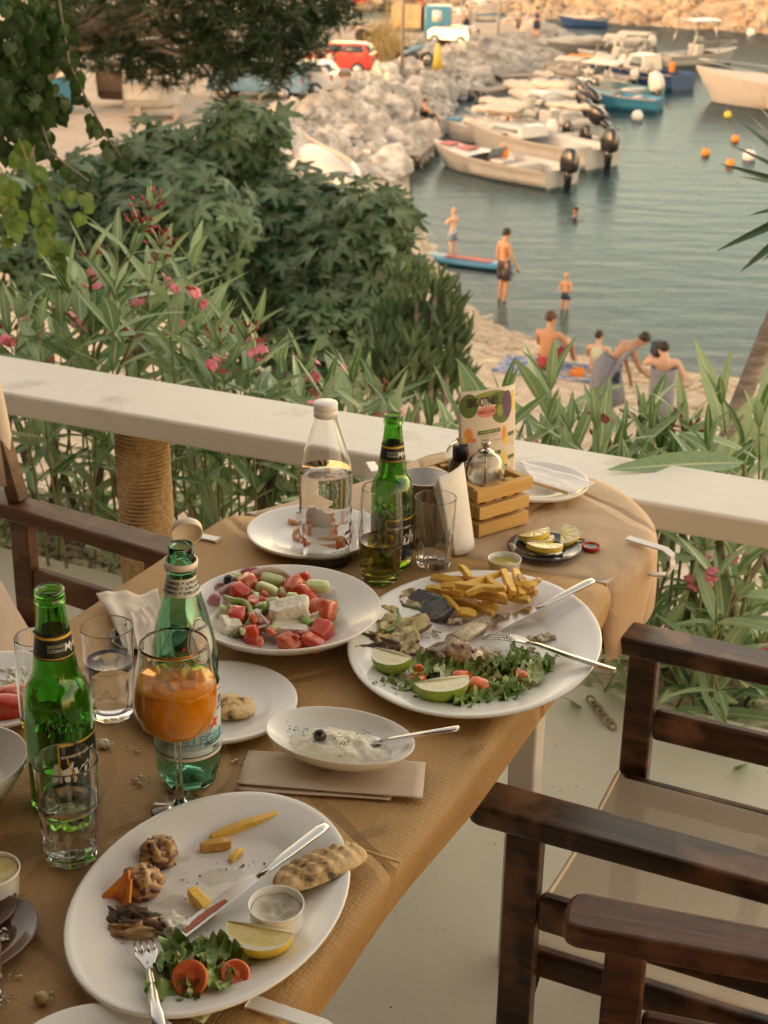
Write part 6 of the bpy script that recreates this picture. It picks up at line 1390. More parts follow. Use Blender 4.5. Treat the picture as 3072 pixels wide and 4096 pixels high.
# --- beyond the railing on the right: single shoots before the beach
RS = [(1010,800,1.0),(1085,790,1.0),(930,840,.9),(880,850,.8),(1190,760,1.1),(1255,905,1.0),(1385,830,1.15),(1300,940,.9),(1480,850,1.1),(1425,930,1.0),(1560,790,1.15),(1640,840,1.0),(1530,930,1.0),(1370,980,.9),(1200,970,.8),(1110,950,.8),(1605,930,1.0),(1480,985,.9),(960,910,.8),(1040,930,.8),(1655,950,1.0),(1150,930,.9),(1330,1000,.9),(1560,1000,.9),(1230,890,.9),(1290,885,1.0),(1345,895,.9),(1410,890,1.0),(1450,900,.9),(1180,900,.9)]
for gi, (g0, g1, lb) in enumerate([(850, 1130, 'oleander behind the menu card, left of the seated bather'), (1130, 1360, 'oleander in front of the couple with towels'), (1360, 1700, 'oleander with the dark bud spray at the right end of the railing')]):
    cx = (g0+g1)/2; b_ = dat(cx, 1000, 3.4); sh_ = shrub(lb, (b_.x, b_.y, -.5))
    for x, y, s in RS:
        if not g0 <= x < g1: continue
        Y = rp6.uniform(2.95, 3.5); tip = dat(x, y+(85 if y < 880 else 45), Y); base = Vector((tip.x+rp6.uniform(-.05, .07), Y+rp6.uniform(-.05, .1), tip.z-.5))
        shoot(sh_, base, tip, .20*s, 10 if y < 900 else 12, rp6, spread=(.35, .85), frac=.5, flo=('bud', 9) if (x, y) in ((1385, 830), (1480, 850), (1300, 940)) else (('flower', 2) if rp6.random() < .2 else None))
    if g0 == 1360:
        a, b2 = at(2975, 1850, 2.75), at(2440, 1862, 2.62); L_ = (b2-a).length
        inst('leaf', OLE[0], frame(a-sh_.location, b2-a, (0, -.5, .8)) @ Matrix.Diagonal((L_, L_*.95, L_*.8, 1)), sh_)
        MB().tube([at(2985, 2100, 2.8)-sh_.location, at(2980, 1950, 2.78)-sh_.location, a-sh_.location], .005, 6).obj('stem', m_stem, sh_)
# --- under the railing
for gi, (g0, g1, y0, y1, Y0, Y1, n, lb) in enumerate([(-20, 240, 905, 1200, 3.75, 4.5, 15, 'oleander under the railing left of the rope post'), (240, 640, 930, 1160, 3.6, 4.4, 18, 'oleander under the railing between rope post and table'), (1340, 1520, 1110, 1480, 2.95, 3.6, 15, 'oleander behind the far armrest of the dark chair'), (1500, 1680, 1150, 1540, 2.8, 3.5, 16, 'oleander at the right edge behind the dark chair')]):
    b_ = dat((g0+g1)/2, y1, (Y0+Y1)/2); sh_ = shrub(lb, (b_.x, b_.y, GZ))
    for k in range(n):
        x = g0+(g1-g0)*((k+rp6.random())/n); y = rp6.uniform(y0, y1); Y = rp6.uniform(Y0, Y1); tip = dat(x, y, Y); base = Vector((tip.x+rp6.uniform(-.18, .18), Y+rp6.uniform(-.1, .2), min(GZ, tip.z-.28)))
        shoot(sh_, base, tip, rp6.uniform(.16, .22), 12, rp6, spread=(.6, 1.3), frac=.8, flo=('flower', 3) if k % 4 == 0 else None)
    for k in range(5):                       # woody stems
        x = rp6.uniform(g0, g1); p = dat(x, y1-10, (Y0+Y1)/2); MB().tube([Vector((p.x, p.y, GZ))-sh_.location, Vector((p.x+rp6.uniform(-.1, .1), p.y, .15))-sh_.location, Vector((p.x+rp6.uniform(-.2, .2), p.y+.1, .42))-sh_.location], [.012, .010, .006], 7).obj('woody_stem', m_bark, sh_)

# --- fig tree
def fig_mesh(mat, seed, simple=False):
    r = random.Random(seed); n = 34; vs = [(0, 0, 0)]; rib = [1.0]
    for f in ((.45, 1) if not simple else (1,)):
        for i in range(n):
            a = -math.pi+2*math.pi*i/n; lob = .62+.38*abs(math.cos(a*2.5*.5*2.0/2))**.6 if abs(a) < 2.6 else .5
            lob = .36+max(wk*math.exp(-((a-ak)/.27)**2) for ak, wk in ((0, .78), (.98, .66), (-.98, .66), (2.0, .42), (-2.0, .42)))
            rr = f*.52*lob; x = .30+rr*math.cos(a); y = rr*math.sin(a)
            vs.append((x, y, -.16*(x-.3)**2-.22*y*y+.03*noise.noise(Vector((x*4, y*4, seed)))+ (0 if f < 1 else -.015))); rib.append(0.25 if f < 1 else 0.0)
    vs[0] = (.12, 0, .01)
    fs_ = [(0, 1+i, 1+(i+1) % n) for i in range(n)]
    if not simple: fs_ += [(1+i, 1+n+i, 1+n+(i+1) % n, 1+(i+1) % n) for i in range(n)]
    mb = MB().add(vs, fs_); return mb, rib
FIG = []
for k in range(4):
    mb, rib = fig_mesh(m_fig, k); me = mb.mesh('leaf', m_fig); a_ = me.attributes.new('rib', 'FLOAT', 'POINT'); a_.data.foreach_set('value', rib); FIG.append(me)
def clump_leaves(clumps, per, rng, size, up=.75):
    out = []
    for x, y, rpx, Y in clumps:
        c = dat(x, y, Y); R3 = rpx*Y/3240.
        for k in range(int(per*(rpx/100.)**2)+6):
            d = Vector((rng.gauss(0, 1), rng.gauss(0, 1)-.35, rng.gauss(0, 1)+.25)).normalized(); q = R3*rng.uniform(.45, 1.12); p = c+Vector((d.x*q, d.y*q, d.z*q*.92))
            nrm = (d*.6+Vector((0, -.15, up))+Vector((rng.gauss(0, .3), rng.gauss(0, .3), rng.gauss(0, .2)))).normalized(); ax = Vector((rng.uniform(-1, 1), rng.uniform(-1, 1), -.35)); ax = (ax-nrm*ax.dot(nrm)).normalized()
            s = size*rng.uniform(.65, 1.25); out.append((p, frame(p, ax, nrm) @ Matrix.Diagonal((s, s, s, 1))))
    return out
def big_plant(name, label, cat, base, leaves, meshes, simple_fn, mat, trunk, cap=300, stuff='foliage', group=None):
    t = thing(name, label, cat, base, 0, group); inv = Matrix.Translation(-Vector(base))
    leaves.sort(key=lambda q: q[0].y)
    for i, (p, m4) in enumerate(leaves[:cap]): inst('leaf', meshes[i % len(meshes)], inv @ m4, t)
    rest = leaves[cap:]
    if rest:
        sm, rib = simple_fn(); V = np.array(sm.v); n = len(V); allv = []; fs_ = []; ribs = []
        for i, (p, m4) in enumerate(rest):
            M_ = np.array(inv @ m4); allv.append(V @ M_[:3, :3].T+M_[:3, 3]); fs_ += [tuple(q+i*n for q in f) for f in sm.f]; ribs += rib
        mb = MB(); mb.v = [tuple(q) for q in np.concatenate(allv)]; mb.f = fs_; o = mb.obj(stuff, mat, t); o['kind'] = 'stuff'
        a_ = o.data.attributes.new('rib', 'FLOAT', 'POINT'); a_.data.foreach_set('value', ribs)
    for pth, r0, r1 in trunk:
        k = len(pth); MB().tube([Vector(p)-Vector(base) for p in pth], [r0+(r1-r0)*i/(k-1) for i in range(k)], 8).obj('trunk' if r0 > .06 else 'limb', m_bark, t)
    return t
FY = 11.5
FC = [(110,470,110),(230,400,105),(340,350,85),(450,330,95),(540,300,75),(560,430,120),(440,470,120),(300,500,120),(180,560,105),(640,480,110),(720,455,85),(795,455,75),(845,470,48),(760,550,105),(640,600,120),(520,590,110),(400,600,100),(700,690,110),(800,660,85),(600,700,90),(770,770,80),(840,560,65),(330,420,80),(490,265,45),(558,245,38),(60,430,70),(80,560,80),(600,780,80),(690,800,70)]
rg = random.Random(5); FCL = [(x, y, r, FY+rg.uniform(-.7, .7)-(y-450)*.0016) for x, y, r in FC]
fl_ = clump_leaves(FCL, 125, rg, .25, .45)
fb_ = dat(330, 1000, 11.6); fb_ = Vector((fb_.x, 11.6, ground(fb_.x, 11.6)))
hub = dat(340, 760, 11.6); tr_ = [([fb_, dat(300, 900, 11.6), dat(285, 780, 11.6), dat(340, 620, 11.6)], .10, .05)]
for x, y, r, Y in FCL[::2]: tr_.append(([dat(300, 800, 11.6) if x < 420 else dat(420, 820, 11.6), (dat((x+340)/2, (y+800)/2, Y+.1)), dat(x, y, Y)], .045, .012))
tr_.append(([fb_+Vector((.3, 0, 0)), dat(420, 820, 11.6), dat(600, 620, 11.5)], .09, .03))
big_plant('fig_tree', 'large dark green fig tree with lobed leaves beyond the railing', 'fig tree', fb_, fl_, FIG, lambda: fig_mesh(None, 2, True), m_fig, tr_)
# feathery shrub at the right foot of the fig tree
WIL = [lance(m_shr, 'leaf', b_, t_, .3, 5, .2)[0] for b_, t_ in ((.1, .2), (.3, -.3), (.0, .5))]
SY = 8.6; SCL = [(x, y, r, SY+rg.uniform(-.3, .3)) for x, y, r in [(890,620,42),(945,640,34),(915,700,55),(960,710,40),(975,670,24),(890,770,65),(950,780,55),(990,740,26),(850,710,55),(870,840,65),(940,850,60),(985,810,34),(820,810,50)]]
wl = clump_leaves(SCL, 420, rg, .13, .1)
def up_leaf(q):
    p, m4 = q; s = m4.to_scale().x; d = Vector((rg.gauss(.15, .45), rg.gauss(0, .4), 1)).normalized(); return (p, frame(p, d, (rg.uniform(-1, 1), -1, .2)) @ Matrix.Diagonal((s, s, s, 1)))
wl = [up_leaf(q) for q in wl]
sb = dat(930, 900, SY); sb = Vector((sb.x, SY, ground(sb.x, SY)))
def lance_simple():
    me, mb = lance(m_shr, 'x', .1, .2, .3, 3, .2, True); bpy.data.meshes.remove(me); return mb, [0.0]*len(mb.v)
big_plant('narrow_leaved_shrub', 'feathery narrow leaved shrub at the right foot of the fig tree', 'shrub', sb, wl, WIL, lance_simple, m_shr, [([sb, dat(900, 850, SY), dat(900, 650, SY)], .03, .01), ([sb, dat(960, 850, SY), dat(980, 660, SY)], .03, .01), ([sb, dat(930, 800, SY), dat(940, 620, SY)], .03, .01)])

# --- pine crown at the top left
def tuft(simple=False):
    r = random.Random(2); mb = MB()
    for k in range(16):
        d = Vector((r.gauss(0, 1), r.gauss(0, 1), r.gauss(0, 1)+.3)).normalized(); s = d.orthogonal().normalized()*.045; mb.add([Vector((0, 0, 0))-s, Vector((0, 0, 0))+s, d*.75+s*.4, d-s*.1], [(0, 1, 2, 3)])
    return mb, [0.0]*len(mb.v)
PY = 24.; PC = [(180,50,95),(300,80,95),(420,60,105),(520,80,105),(610,60,100),(690,40,75),(735,10,55),(560,125,60),(650,110,55),(330,140,50),(240,125,60),(450,140,55),(150,120,55),(120,30,70),(250,-60,120),(420,-80,130),(600,-70,120),(700,-60,90),(500,-190,150),(300,-200,140),(380,160,40),(500,150,45),(590,160,36)]
PCL = [(x, y, r, PY+rg.uniform(-1.2, 1.6)) for x, y, r in PC]
pl_ = clump_leaves(PCL, 110, rg, .26, .1)
mb, rib = tuft(); me = mb.mesh('leaf', m_pine, smooth=False); a_ = me.attributes.new('rib', 'FLOAT', 'POINT'); a_.data.foreach_set('value', rib)
pbx = dat(40, 360, PY); pb_ = Vector((pbx.x, PY, ground(pbx.x, PY)))
tr_ = [([pb_, dat(50, 230, PY), dat(150, 90, PY), dat(330, -20, PY)], .20, .10)]
for x, y, r, Y in PCL: tr_.append(([dat(140, 100, PY), dat((x+200)/2, (y+60)/2, PY), dat(x, y, Y)], .055, .012))
big_plant('pine_tree', 'dark pine crown spreading across the top left above the parking', 'pine tree', pb_, pl_, [me], tuft, m_pine, tr_)

# --- creeper hanging at the upper left
def heart(seed):
    n = 14; vs = [(0, 0, 0)]; rib = [1.0]
    for f in (.5, 1):
        for i in range(n):
            a = -math.pi+2*math.pi*i/n; rr = .42*(1-.35*abs(a)/math.pi)*(1 if abs(a) < 2.8 else .55)+(.16 if abs(a) < .25 else 0); x = .35+f*rr*math.cos(a); y = f*rr*math.sin(a)*1.05
            vs.append((x, y, -.35*(x-.3)**2-.3*y*y+.02*math.sin(seed+a*3))); rib.append(.0)
    vs[0] = (.3, 0, .01)
    return MB().add(vs, [(0, 1+i, 1+(i+1) % n) for i in range(n)]+[(1+i, 1+n+i, 1+n+(i+1) % n, 1+(i+1) % n) for i in range(n)]), rib
def hm(mat, s):
    mb, rib = heart(s); me = mb.mesh('leaf', mat); a_ = me.attributes.new('rib', 'FLOAT', 'POINT'); a_.data.foreach_set('value', rib); return me
VN = [hm(m_vine, 1), hm(m_vine, 2)]; VL = [hm(m_vinel, 3), hm(m_vinel, 4)]
vb = dat(30, 300, 5.0); tv = thing('creeper', 'dark hanging creeper with heart shaped leaves in the upper left corner', 'creeper', vb)
VC = [(20,40,75,4.9),(80,30,60,5.0),(30,140,70,4.9),(85,130,50,5.0),(100,200,45,5.0),(40,220,55,4.9),(70,260,38,5.0),(15,280,40,4.9),(-40,160,80,4.9),(-40,300,60,4.9)]
vl = clump_leaves(VC, 90, rg, .072, -.2)
for p, m4 in vl[:300]:
    d = Vector((rg.gauss(0, .3), rg.gauss(0, .3), -1)).normalized(); s = m4.to_scale().x; inst('leaf', VN[rg.randrange(2)], frame(p-vb, d, (rg.gauss(0, .5), -1, .25)) @ Matrix.Diagonal((s, s, s, 1)), tv)
def trail(pts, dens, ms, s0, r=.004):
    P3 = [dat(*q) for q in pts]; MB().tube([p-vb for p in P3], r, 5).obj('runner', m_stem if r < .004 else m_bark, tv)
    for a, b2 in zip(P3, P3[1:]):
        for k in range(dens):
            p = a.lerp(b2, (k+rg.random())/dens); d = Vector((rg.gauss(0, .6), rg.gauss(0, .3), -.8)).normalized(); s = s0*rg.uniform(.6, 1.2); inst('leaf', ms[rg.randrange(len(ms))], frame(p-vb, d, (rg.gauss(0, .5), -1, .3)) @ Matrix.Diagonal((s, s, s, 1)), tv)
trail([(128, 0, 4.9), (138, 60, 4.9), (150, 140, 4.9), (195, 230, 4.9), (240, 310, 4.9), (262, 340, 4.9)], 5, VN, .075)
trail([(60, 120, 4.9), (80, 240, 4.9), (110, 330, 4.9), (190, 390, 4.8)], 6, VN, .075)
trail([(40, 300, 4.8), (90, 420, 4.8), (100, 500, 4.8), (130, 560, 4.7)], 7, VL, .075, .003)
trail([(0, 360, 4.8), (30, 440, 4.8), (20, 520, 4.8)], 7, VL, .075, .003)
trail([(110, 520, 4.7), (150, 560, 4.7), (190, 590, 4.6), (235, 580, 4.6)], 9, VL, .06, .003)
trail([(120, 420, 4.8), (150, 400, 4.8), (190, 420, 4.8), (180, 460, 4.8)], 3, VL, .06, .002)

# --- sword-leaved palm leaning in at the right edge
hd = at(3330, 800, 4.3); yb = at(2890, 1830, 4.2); yb0 = Vector((yb.x-.1, 4.2, ground(yb.x, 4.2)))
ty = thing('yucca_palm', 'leaning grey trunk with dark sword leaves at the right edge', 'palm', yb0)
MB().tube([q-yb0 for q in (yb0, at(2880, 1860, 4.2), at(2950, 1640, 4.2), at(3072, 1330, 4.22), at(3220, 1000, 4.26), hd)], [.034, .032, .029, .027, .027, .027], 12).obj('trunk', nmat('palm_bark', (.18, .155, .13), (.33, .30, .26), 14, .9, bump=.004, bscale=40, stretch=(1, 1, 4)), ty)
SW = lance(m_pal, 'leaf', .06, .0, .5, 7, .085)[0]
tips = [(2886,644),(2968,691),(2958,468),(3008,447),(3042,400),(2946,573),(2866,993),(2961,1075),(3040,1044),(3090,1200),(3200,1300),(3100,300),(3250,250),(3400,280),(3560,420),(3650,700),(3640,950),(3520,1150),(3350,1320),(3000,850),(3150,500)]
for i, (x, y) in enumerate(tips):
    e = at(x, y, 4.3+rg.uniform(-.25, .15)); v = e-hd; inst('leaf', SW, frame(hd-yb0, v, (rg.uniform(-.3, .3), -.6, 1)) @ Matrix.Diagonal((v.length, v.length*1.1, v.length*.5, 1)), ty)
# ================================================================== harbour: boats, buoys, jetties, vehicles
def dw(x, y, z=WL): return on(x*1.8517, y*1.8517, z)
m_hullw = nmat('white_gelcoat', (.45, .44, .415), (.51, .497, .47), 2, .25, coat=.4)
m_cream2 = nmat('cream_deck', (.50, .45, .37), rough=.5); m_navyh = nmat('navy_hull', (.03, .07, .18), rough=.3, coat=.3); m_blueh = nmat('blue_hull', (.05, .22, .36), rough=.35, coat=.3); m_teal = nmat('teal_hull', (.16, .32, .34), rough=.35)
m_greyc = nmat('grey_cover', (.24, .225, .205), rough=.8); m_motor = nmat('black_cowling', (.010, .011, .013), rough=.25, coat=.5); m_motw = nmat('white_cowling', (.62, .60, .56), rough=.3, coat=.3)
m_canv = nmat('boat_canvas', (.50, .46, .39), (.57, .52, .45), 4, .8, bump=.01, bscale=5); m_wind = nmat('smoked_screen', (.16, .20, .22), rough=.1, coat=.4); m_rail = nmat('boat_rail', (.6, .58, .55), rough=.25, metal=1.0)
m_red = nmat('antifoul_red', (.36, .09, .04), rough=.6); m_pinkd = nmat('faded_red_pad', (.46, .17, .15), rough=.7); m_bluep = nmat('blue_pad', (.10, .30, .44), rough=.7); m_yel = nmat('yellow_deck', (.52, .36, .05), rough=.6)
def outboard(t, x, z, k=1.0, tilt=0.0, mat=None, y=0.0):
    mt = mat or m_motor; M_ = Matrix.Translation((x, y, z)) @ Matrix.Rotation(tilt, 4, 'Y')
    def add(mb, nm, m_): mb.xf(M_); return mb.obj(nm, m_, par_[0])
    par_ = [t]
    cb_ = chunk((.60*k, .42*k, .78*k), 3, .45, .05); cb_.v = [(x*(1-.25*max(0, z/(.26*k)))-.24*k, y*(1-.2*max(0, z/(.26*k))), z+.36*k) for x, y, z in cb_.v]; par_[0] = add(cb_, 'outboard_motor', mt)
    add(MB().tube([(-.22*k, 0, .2*k), (-.22*k, 0, -.2*k), (-.20*k, 0, -.65*k)], [.17*k, .14*k, .10*k], 10), 'motor_leg', m_motor)
    add(MB().tube([(-.02*k, 0, -.66*k), (-.2*k, 0, -.68*k), (-.45*k, 0, -.66*k)], [.03*k, .08*k, .05*k], 8), 'gearcase', m_motor)
    pr = MB()
    for a in (0, 2.1, 4.2): pr.box((-.48*k, .09*k*math.cos(a), -.66*k+.09*k*math.sin(a)), (.02*k, .12*k, .07*k), Matrix.Rotation(a, 3, 'X'))
    add(pr, 'propeller', m_motor)
def boat(label, bow, stern, B=2.0, Hs=.75, hull=None, deck=None, group='motor boats moored along the breakwater', name='motor_boat', fore=.42, ext=(), stripe=None, cat='boat', sink=.12):
    if name == 'motor_boat': Hs *= .74
    bow, stern = Vector(bow), Vector(stern); L = (bow-stern).length; d = (bow-stern).normalized()
    t = thing(name, label, cat, mat=frame(Vector((stern.x, stern.y, stern.z)), d), group=group)
    hb = lambda u: B/2*max(0.0, (1-max(0, (u-.35)/.65)**2.3))*(.90+.10*min(1, u*3)); sh = lambda u: Hs*(.92+.42*u*u)
    def sec(u, v):
        q = 2*v-1; x = L*u; w_ = hb(u)
        a = abs(q); fl = a**.55 if a < .6 else .755+.245*((a-.6)/.4); z = -sink-.10+(sh(u)+sink+.10)*(max(0, (a-.28)/.72))**1.1
        x2 = x*(1-.10*(1-max(0, z)/sh(u))*u**4); return (x2, math.copysign(w_*fl, q)*(1-.08*(1-a)), z)
    MB().grid(sec, 26, 22).obj('hull', hull or m_hullw, t)
    MB().grid(lambda u, v: (0.0, hb(0)*(2*v-1)*(.8+.2*u), -sink+(sh(0)+sink)*u), 3, 8).obj('transom', hull or m_hullw, t)
    MB().grid(lambda u, v: (lambda uu: (L*uu*.996, hb(uu)*.97*(2*v-1), sh(uu)-.01+.06*(1-(2*v-1)**2)))(1-fore*(1-u)), 12, 10).obj('foredeck', deck or m_cream2, t)
    MB().grid(lambda u, v: (.02+L*(1-fore-.0)*u*.995, hb((1-fore)*u)*.80*(2*v-1), .12), 8, 4).obj('cockpit_floor', deck or m_cream2, t)
    for s in (-1, 1):
        MB().grid(lambda u, v: (lambda uu: (L*uu, s*hb(uu)*(.80+.18*min(1, v*1.6)), .12+(sh(uu)-.12)*max(0, min(1, v*2.2)) if v < .5 else sh(uu)+.015))((1-fore)*u), 12, 6).obj('gunwale', hull or m_hullw, t)
        MB().tube([(lambda uu: (L*uu*.995, s*hb(uu)*1.0, sh(uu)-.02))(i/16) for i in range(17)], .025, 5).obj('rub_rail', m_cream2, t)
    if stripe is not None: MB().grid(lambda u, v: (lambda p: (p[0], p[1]*1.012, p[2]))(sec(u, .80+.035*v if True else 0)), 26, 1).merge(MB().grid(lambda u, v: (lambda p: (p[0], p[1]*1.012, p[2]))(sec(u, .20-.035*v)), 26, 1)).obj('stripe', stripe, t)
    for e in ext:
        k = e[0]
        if k == 'motor': outboard(t, -.02, sh(0)-.05, e[1]*.9, *e[2:])
        elif k == 'console': MB().box((L*e[1], 0, .12+e[2]/2), (L*.10, B*.32, e[2])).obj('console', m_hullw, t, bevel=.06); cs_ = t.children[-1]; MB().grid(lambda u, v: (L*e[1]+L*.05-.18*u, B*.19*(2*v-1), .12+e[2]+.38*u), 3, 6).obj('windscreen', m_wind, cs_, solid=.02)
        elif k == 'cabin': MB().hexa([(L*e[1], -B*.33, Hs*.9), (L*e[2], -B*.24, Hs*.98), (L*e[2], B*.24, Hs*.98), (L*e[1], B*.33, Hs*.9)], [(L*e[1]+.1, -B*.29, Hs+e[3]), (L*e[2]-.45, -B*.19, Hs+e[3]), (L*e[2]-.45, B*.19, Hs+e[3]), (L*e[1]+.1, B*.29, Hs+e[3])]).obj('cabin', m_hullw, t, bevel=.05); cs_ = t.children[-1]; MB().hexa([(L*e[1]+.25, -B*.325, Hs+.12), (L*e[2]-.5, -B*.262, Hs+.14), (L*e[2]-.5, B*.262, Hs+.14), (L*e[1]+.25, B*.325, Hs+.12)], [(L*e[1]+.3, -B*.302, Hs+e[3]-.1), (L*e[2]-.62, -B*.225, Hs+e[3]-.1), (L*e[2]-.62, B*.225, Hs+e[3]-.1), (L*e[1]+.3, B*.302, Hs+e[3]-.1)]).obj('cabin_window', m_wind, cs_)
        elif k == 'cover': MB().tube([(L*(e[1]+(e[2]-e[1])*i/8), 0, Hs+e[3]+.04*math.sin(i*2.0)) for i in range(9)], [e[4]*(.75+.25*math.sin(math.pi*(i+.5)/9)) for i in range(9)], 14, flat=.55).obj('rolled_cover', e[5] if len(e) > 5 else m_canv, t)
        elif k == 'bimini':
            for xx in (e[1], e[2]):
                for s in (-1, 1): MB().tube([(L*xx, s*B*.40, Hs), (L*(xx+(e[1]+e[2])/2)/2, s*B*.38, Hs+e[3])], .022, 6).obj('bimini_pole', m_rail, t)
            MB().grid(lambda u, v: (L*(e[1]+(e[2]-e[1])*u), B*.42*(2*v-1), Hs+e[3]+.10*(1-(2*v-1)**2)), 6, 8).obj('bimini_top', e[4] if len(e) > 4 else m_canv, t, solid=.04)
        elif k == 'pad': MB().box((L*e[1], e[4]*B if len(e) > 4 else 0, sh(e[1])+.075), (L*e[2], B*.28, .05)).obj('deck_pad', e[3], t, bevel=.02)
        elif k == 'seat': MB().box((L*e[1], 0, .36), (L*.09, B*.62, .36)).obj('bench', e[2] if len(e) > 2 else m_cream2, t, bevel=.05)
        elif k == 'fender': MB().blob((L*e[1], -B*.55, .2), (.12, .12, .22), 1, .03, 1, 10, 8).obj('fender', e[2], t)
        elif k == 'rail':
            for s in (-1, 1): MB().tube([(L*(e[1]+(e[2]-e[1])*i/8), s*hb(e[1]+(e[2]-e[1])*i/8)*.93, sh(e[1]+(e[2]-e[1])*i/8)+.38) for i in range(9)], .018, 6).obj('hand_rail', m_rail, t)
        elif k == 'mast': MB().tube([(L*e[1], 0, .3), (L*e[1], 0, e[2])], [.07, .05], 8).obj('mast', m_hullw, t)
        elif k == 'person_gear': MB().box((L*e[1], e[2]*B, Hs+.12), (.25, .3, .5)).obj('life_jacket', e[3], t, bevel=.08)
    return t
boat('white open boat nearest the beach with faded red deck pads and black outboard', dw(935, 352), dw(1213, 402), 2.1, .80, deck=m_hullw, ext=[('motor', 1.15), ('pad', .86, .10, m_pinkd), ('pad', .72, .11, m_pinkd), ('seat', .28), ('console', .45, .45), ('person_gear', .50, -.2, nmat('life_orange', (.72, .24, .04), rough=.7))])
boat('white cabin boat second from the beach with long pale side and black outboard', dw(1000, 308), dw(1300, 362), 2.3, .95, ext=[('motor', 1.2, 0.0), ('cabin', .46, .78, .34), ('seat', .2), ('rail', .7, .98), ('cover', .70, .98, .12, .30)])
boat('white boat with blue foredeck pad and rolled white awning', dw(950, 296), dw(1178, 318), 1.9, .75, deck=m_hullw, ext=[('pad', .86, .14, m_bluep), ('pad', .68, .05, m_bluep), ('cover', .12, .68, .62, .32), ('motor', .9, 0, m_motw), ('bimini', .2, .55, .75), ('person_gear', .4, -.3, MATS['life_orange'])])
boat('white boat with rolled canopy and raised black outboard', dw(1035, 268), dw(1290, 300), 2.2, .80, ext=[('motor', 1.2, .95), ('cover', .55, .98, .38, .34), ('console', .4, .8), ('cover', .05, .5, .55, .26), ('seat', .2)])
boat('white sport boat with tilted black twin outboard behind the rolled canopy boat', dw(1100, 238), dw(1275, 262), 2.1, .85, ext=[('motor', 1.25, .7), ('motor', 1.1, .8, None, .5), ('cabin', .45, .8, .36), ('cover', .6, .98, .15, .28), ('fender', .05, MATS['life_orange'])])
boat('white boat under crumpled covers, fifth row of the moored boats', dw(1090, 222), dw(1250, 238), 2.0, .85, ext=[('cover', .1, .6, .35, .5), ('cover', .5, .98, .2, .45), ('console', .35, .9), ('motor', .9, .5)])
boat('grey inflatable style boat with frame arch and white outboard', dw(1195, 196), dw(1408, 222), 2.3, .80, m_teal, m_hullw, ext=[('motor', 1.3, .35, m_motw), ('cover', .72, .98, .35, .34, m_greyc), ('console', .5, .9), ('bimini', .25, .6, 1.0, nmat('pale_top', (.6, .6, .58), rough=.6)), ('rail', .1, .6), ('seat', .2, m_hullw)])
boat('blue rowing boat with white fender beside the grey boat', dw(1262, 226), dw(1425, 238), 1.5, .55, m_blueh, m_teal, name='rowing_boat', ext=[('seat', .3), ('seat', .6), ('fender', .55, m_hullw)])
boat('navy wooden boat with yellow deck and orange fender', dw(1262, 166), dw(1475, 194), 2.2, .80, m_navyh, m_yel, name='wooden_boat', ext=[('cabin', .3, .55, .7), ('person_gear', .2, -.3, MATS['life_orange']), ('fender', .15, m_hullw), ('mast', .7, 2.2), ('seat', .15, m_yel)])
boat('small white boat with orange tarpaulin behind the navy boat', dw(1215, 152), dw(1335, 158), 1.8, .75, ext=[('cover', .4, .9, .15, .35, MATS['life_orange']), ('motor', .8, 0, m_motw), ('console', .4, .8)])
boat('white console boat in the far row with a black outboard', dw(1245, 140), dw(1400, 148), 2.1, .85, ext=[('motor', 1.0), ('console', .45, .9), ('bimini', .3, .6, 1.0), ('seat', .2)])
boat('long grey covered boat at the end of the breakwater', dw(1150, 138), dw(1305, 126), 2.4, 1.35, m_greyc, m_canv, ext=[('cover', .1, .98, .1, .5)])
boat('low white boats cover boat beyond the grey one', dw(1285, 124), dw(1400, 120), 2.2, .95, ext=[('cover', .1, .95, .15, .5), ('motor', .9, 0, m_motw)])
boat('white boat with a tall hardtop canopy out in the bay', dw(1590, 134), dw(1425, 142), 2.3, .85, group=None, ext=[('bimini', .25, .62, 1.75, m_hullw), ('console', .45, 1.0), ('rail', .6, .98), ('seat', .2, m_hullw)])
boat('white boat with long awning beside the hardtop boat', dw(1330, 134), dw(1420, 140), 2.0, .85, ext=[('bimini', .15, .9, 1.0), ('console', .4, .8)])
boat('low white boat between the first two rows with a cream cover', dw(1060, 284), dw(1255, 330), 1.9, .75, ext=[('cover', .3, .95, .1, .34), ('motor', .9, .0), ('seat', .2)])
boat('slim white boat with pale blue pad in the middle of the row', dw(1120, 208), dw(1270, 226), 1.8, .75, deck=m_hullw, ext=[('pad', .8, .14, m_bluep), ('console', .4, .6), ('motor', .9, .6)])
boat('white day boat with cream awning in the far half of the row', dw(1150, 190), dw(1290, 200), 1.9, .8, ext=[('bimini', .2, .6, .9), ('cover', .6, .95, .1, .3), ('motor', .9, 0, m_motw)])
boat('white launch with grey cover near the end of the row', dw(1170, 172), dw(1290, 178), 1.9, .8, ext=[('cover', .2, .95, .15, .42, m_greyc), ('motor', .8)])
boat('white skiff squeezed between the cabin boat and the blue foredeck boat', dw(1020, 290), dw(1215, 312), 1.6, .6, ext=[('cover', .3, .95, .12, .26), ('seat', .2), ('motor', .8)])
boat('white runabout with a pale windscreen in the third row', dw(1075, 252), dw(1265, 276), 1.8, .7, ext=[('console', .5, .5), ('cover', .6, .97, .06, .3), ('seat', .2), ('motor', 1.0, .6)])
boat('pale launch with heaped covers in the fourth row', dw(1110, 228), dw(1262, 248), 1.8, .75, ext=[('cover', .1, .5, .2, .4), ('cover', .5, .96, .1, .36), ('motor', .9, .3)])
boat('white dinghy with grey tarpaulin in the sixth row', dw(1140, 200), dw(1275, 212), 1.7, .7, ext=[('cover', .2, .95, .1, .36, m_greyc), ('motor', .8)])
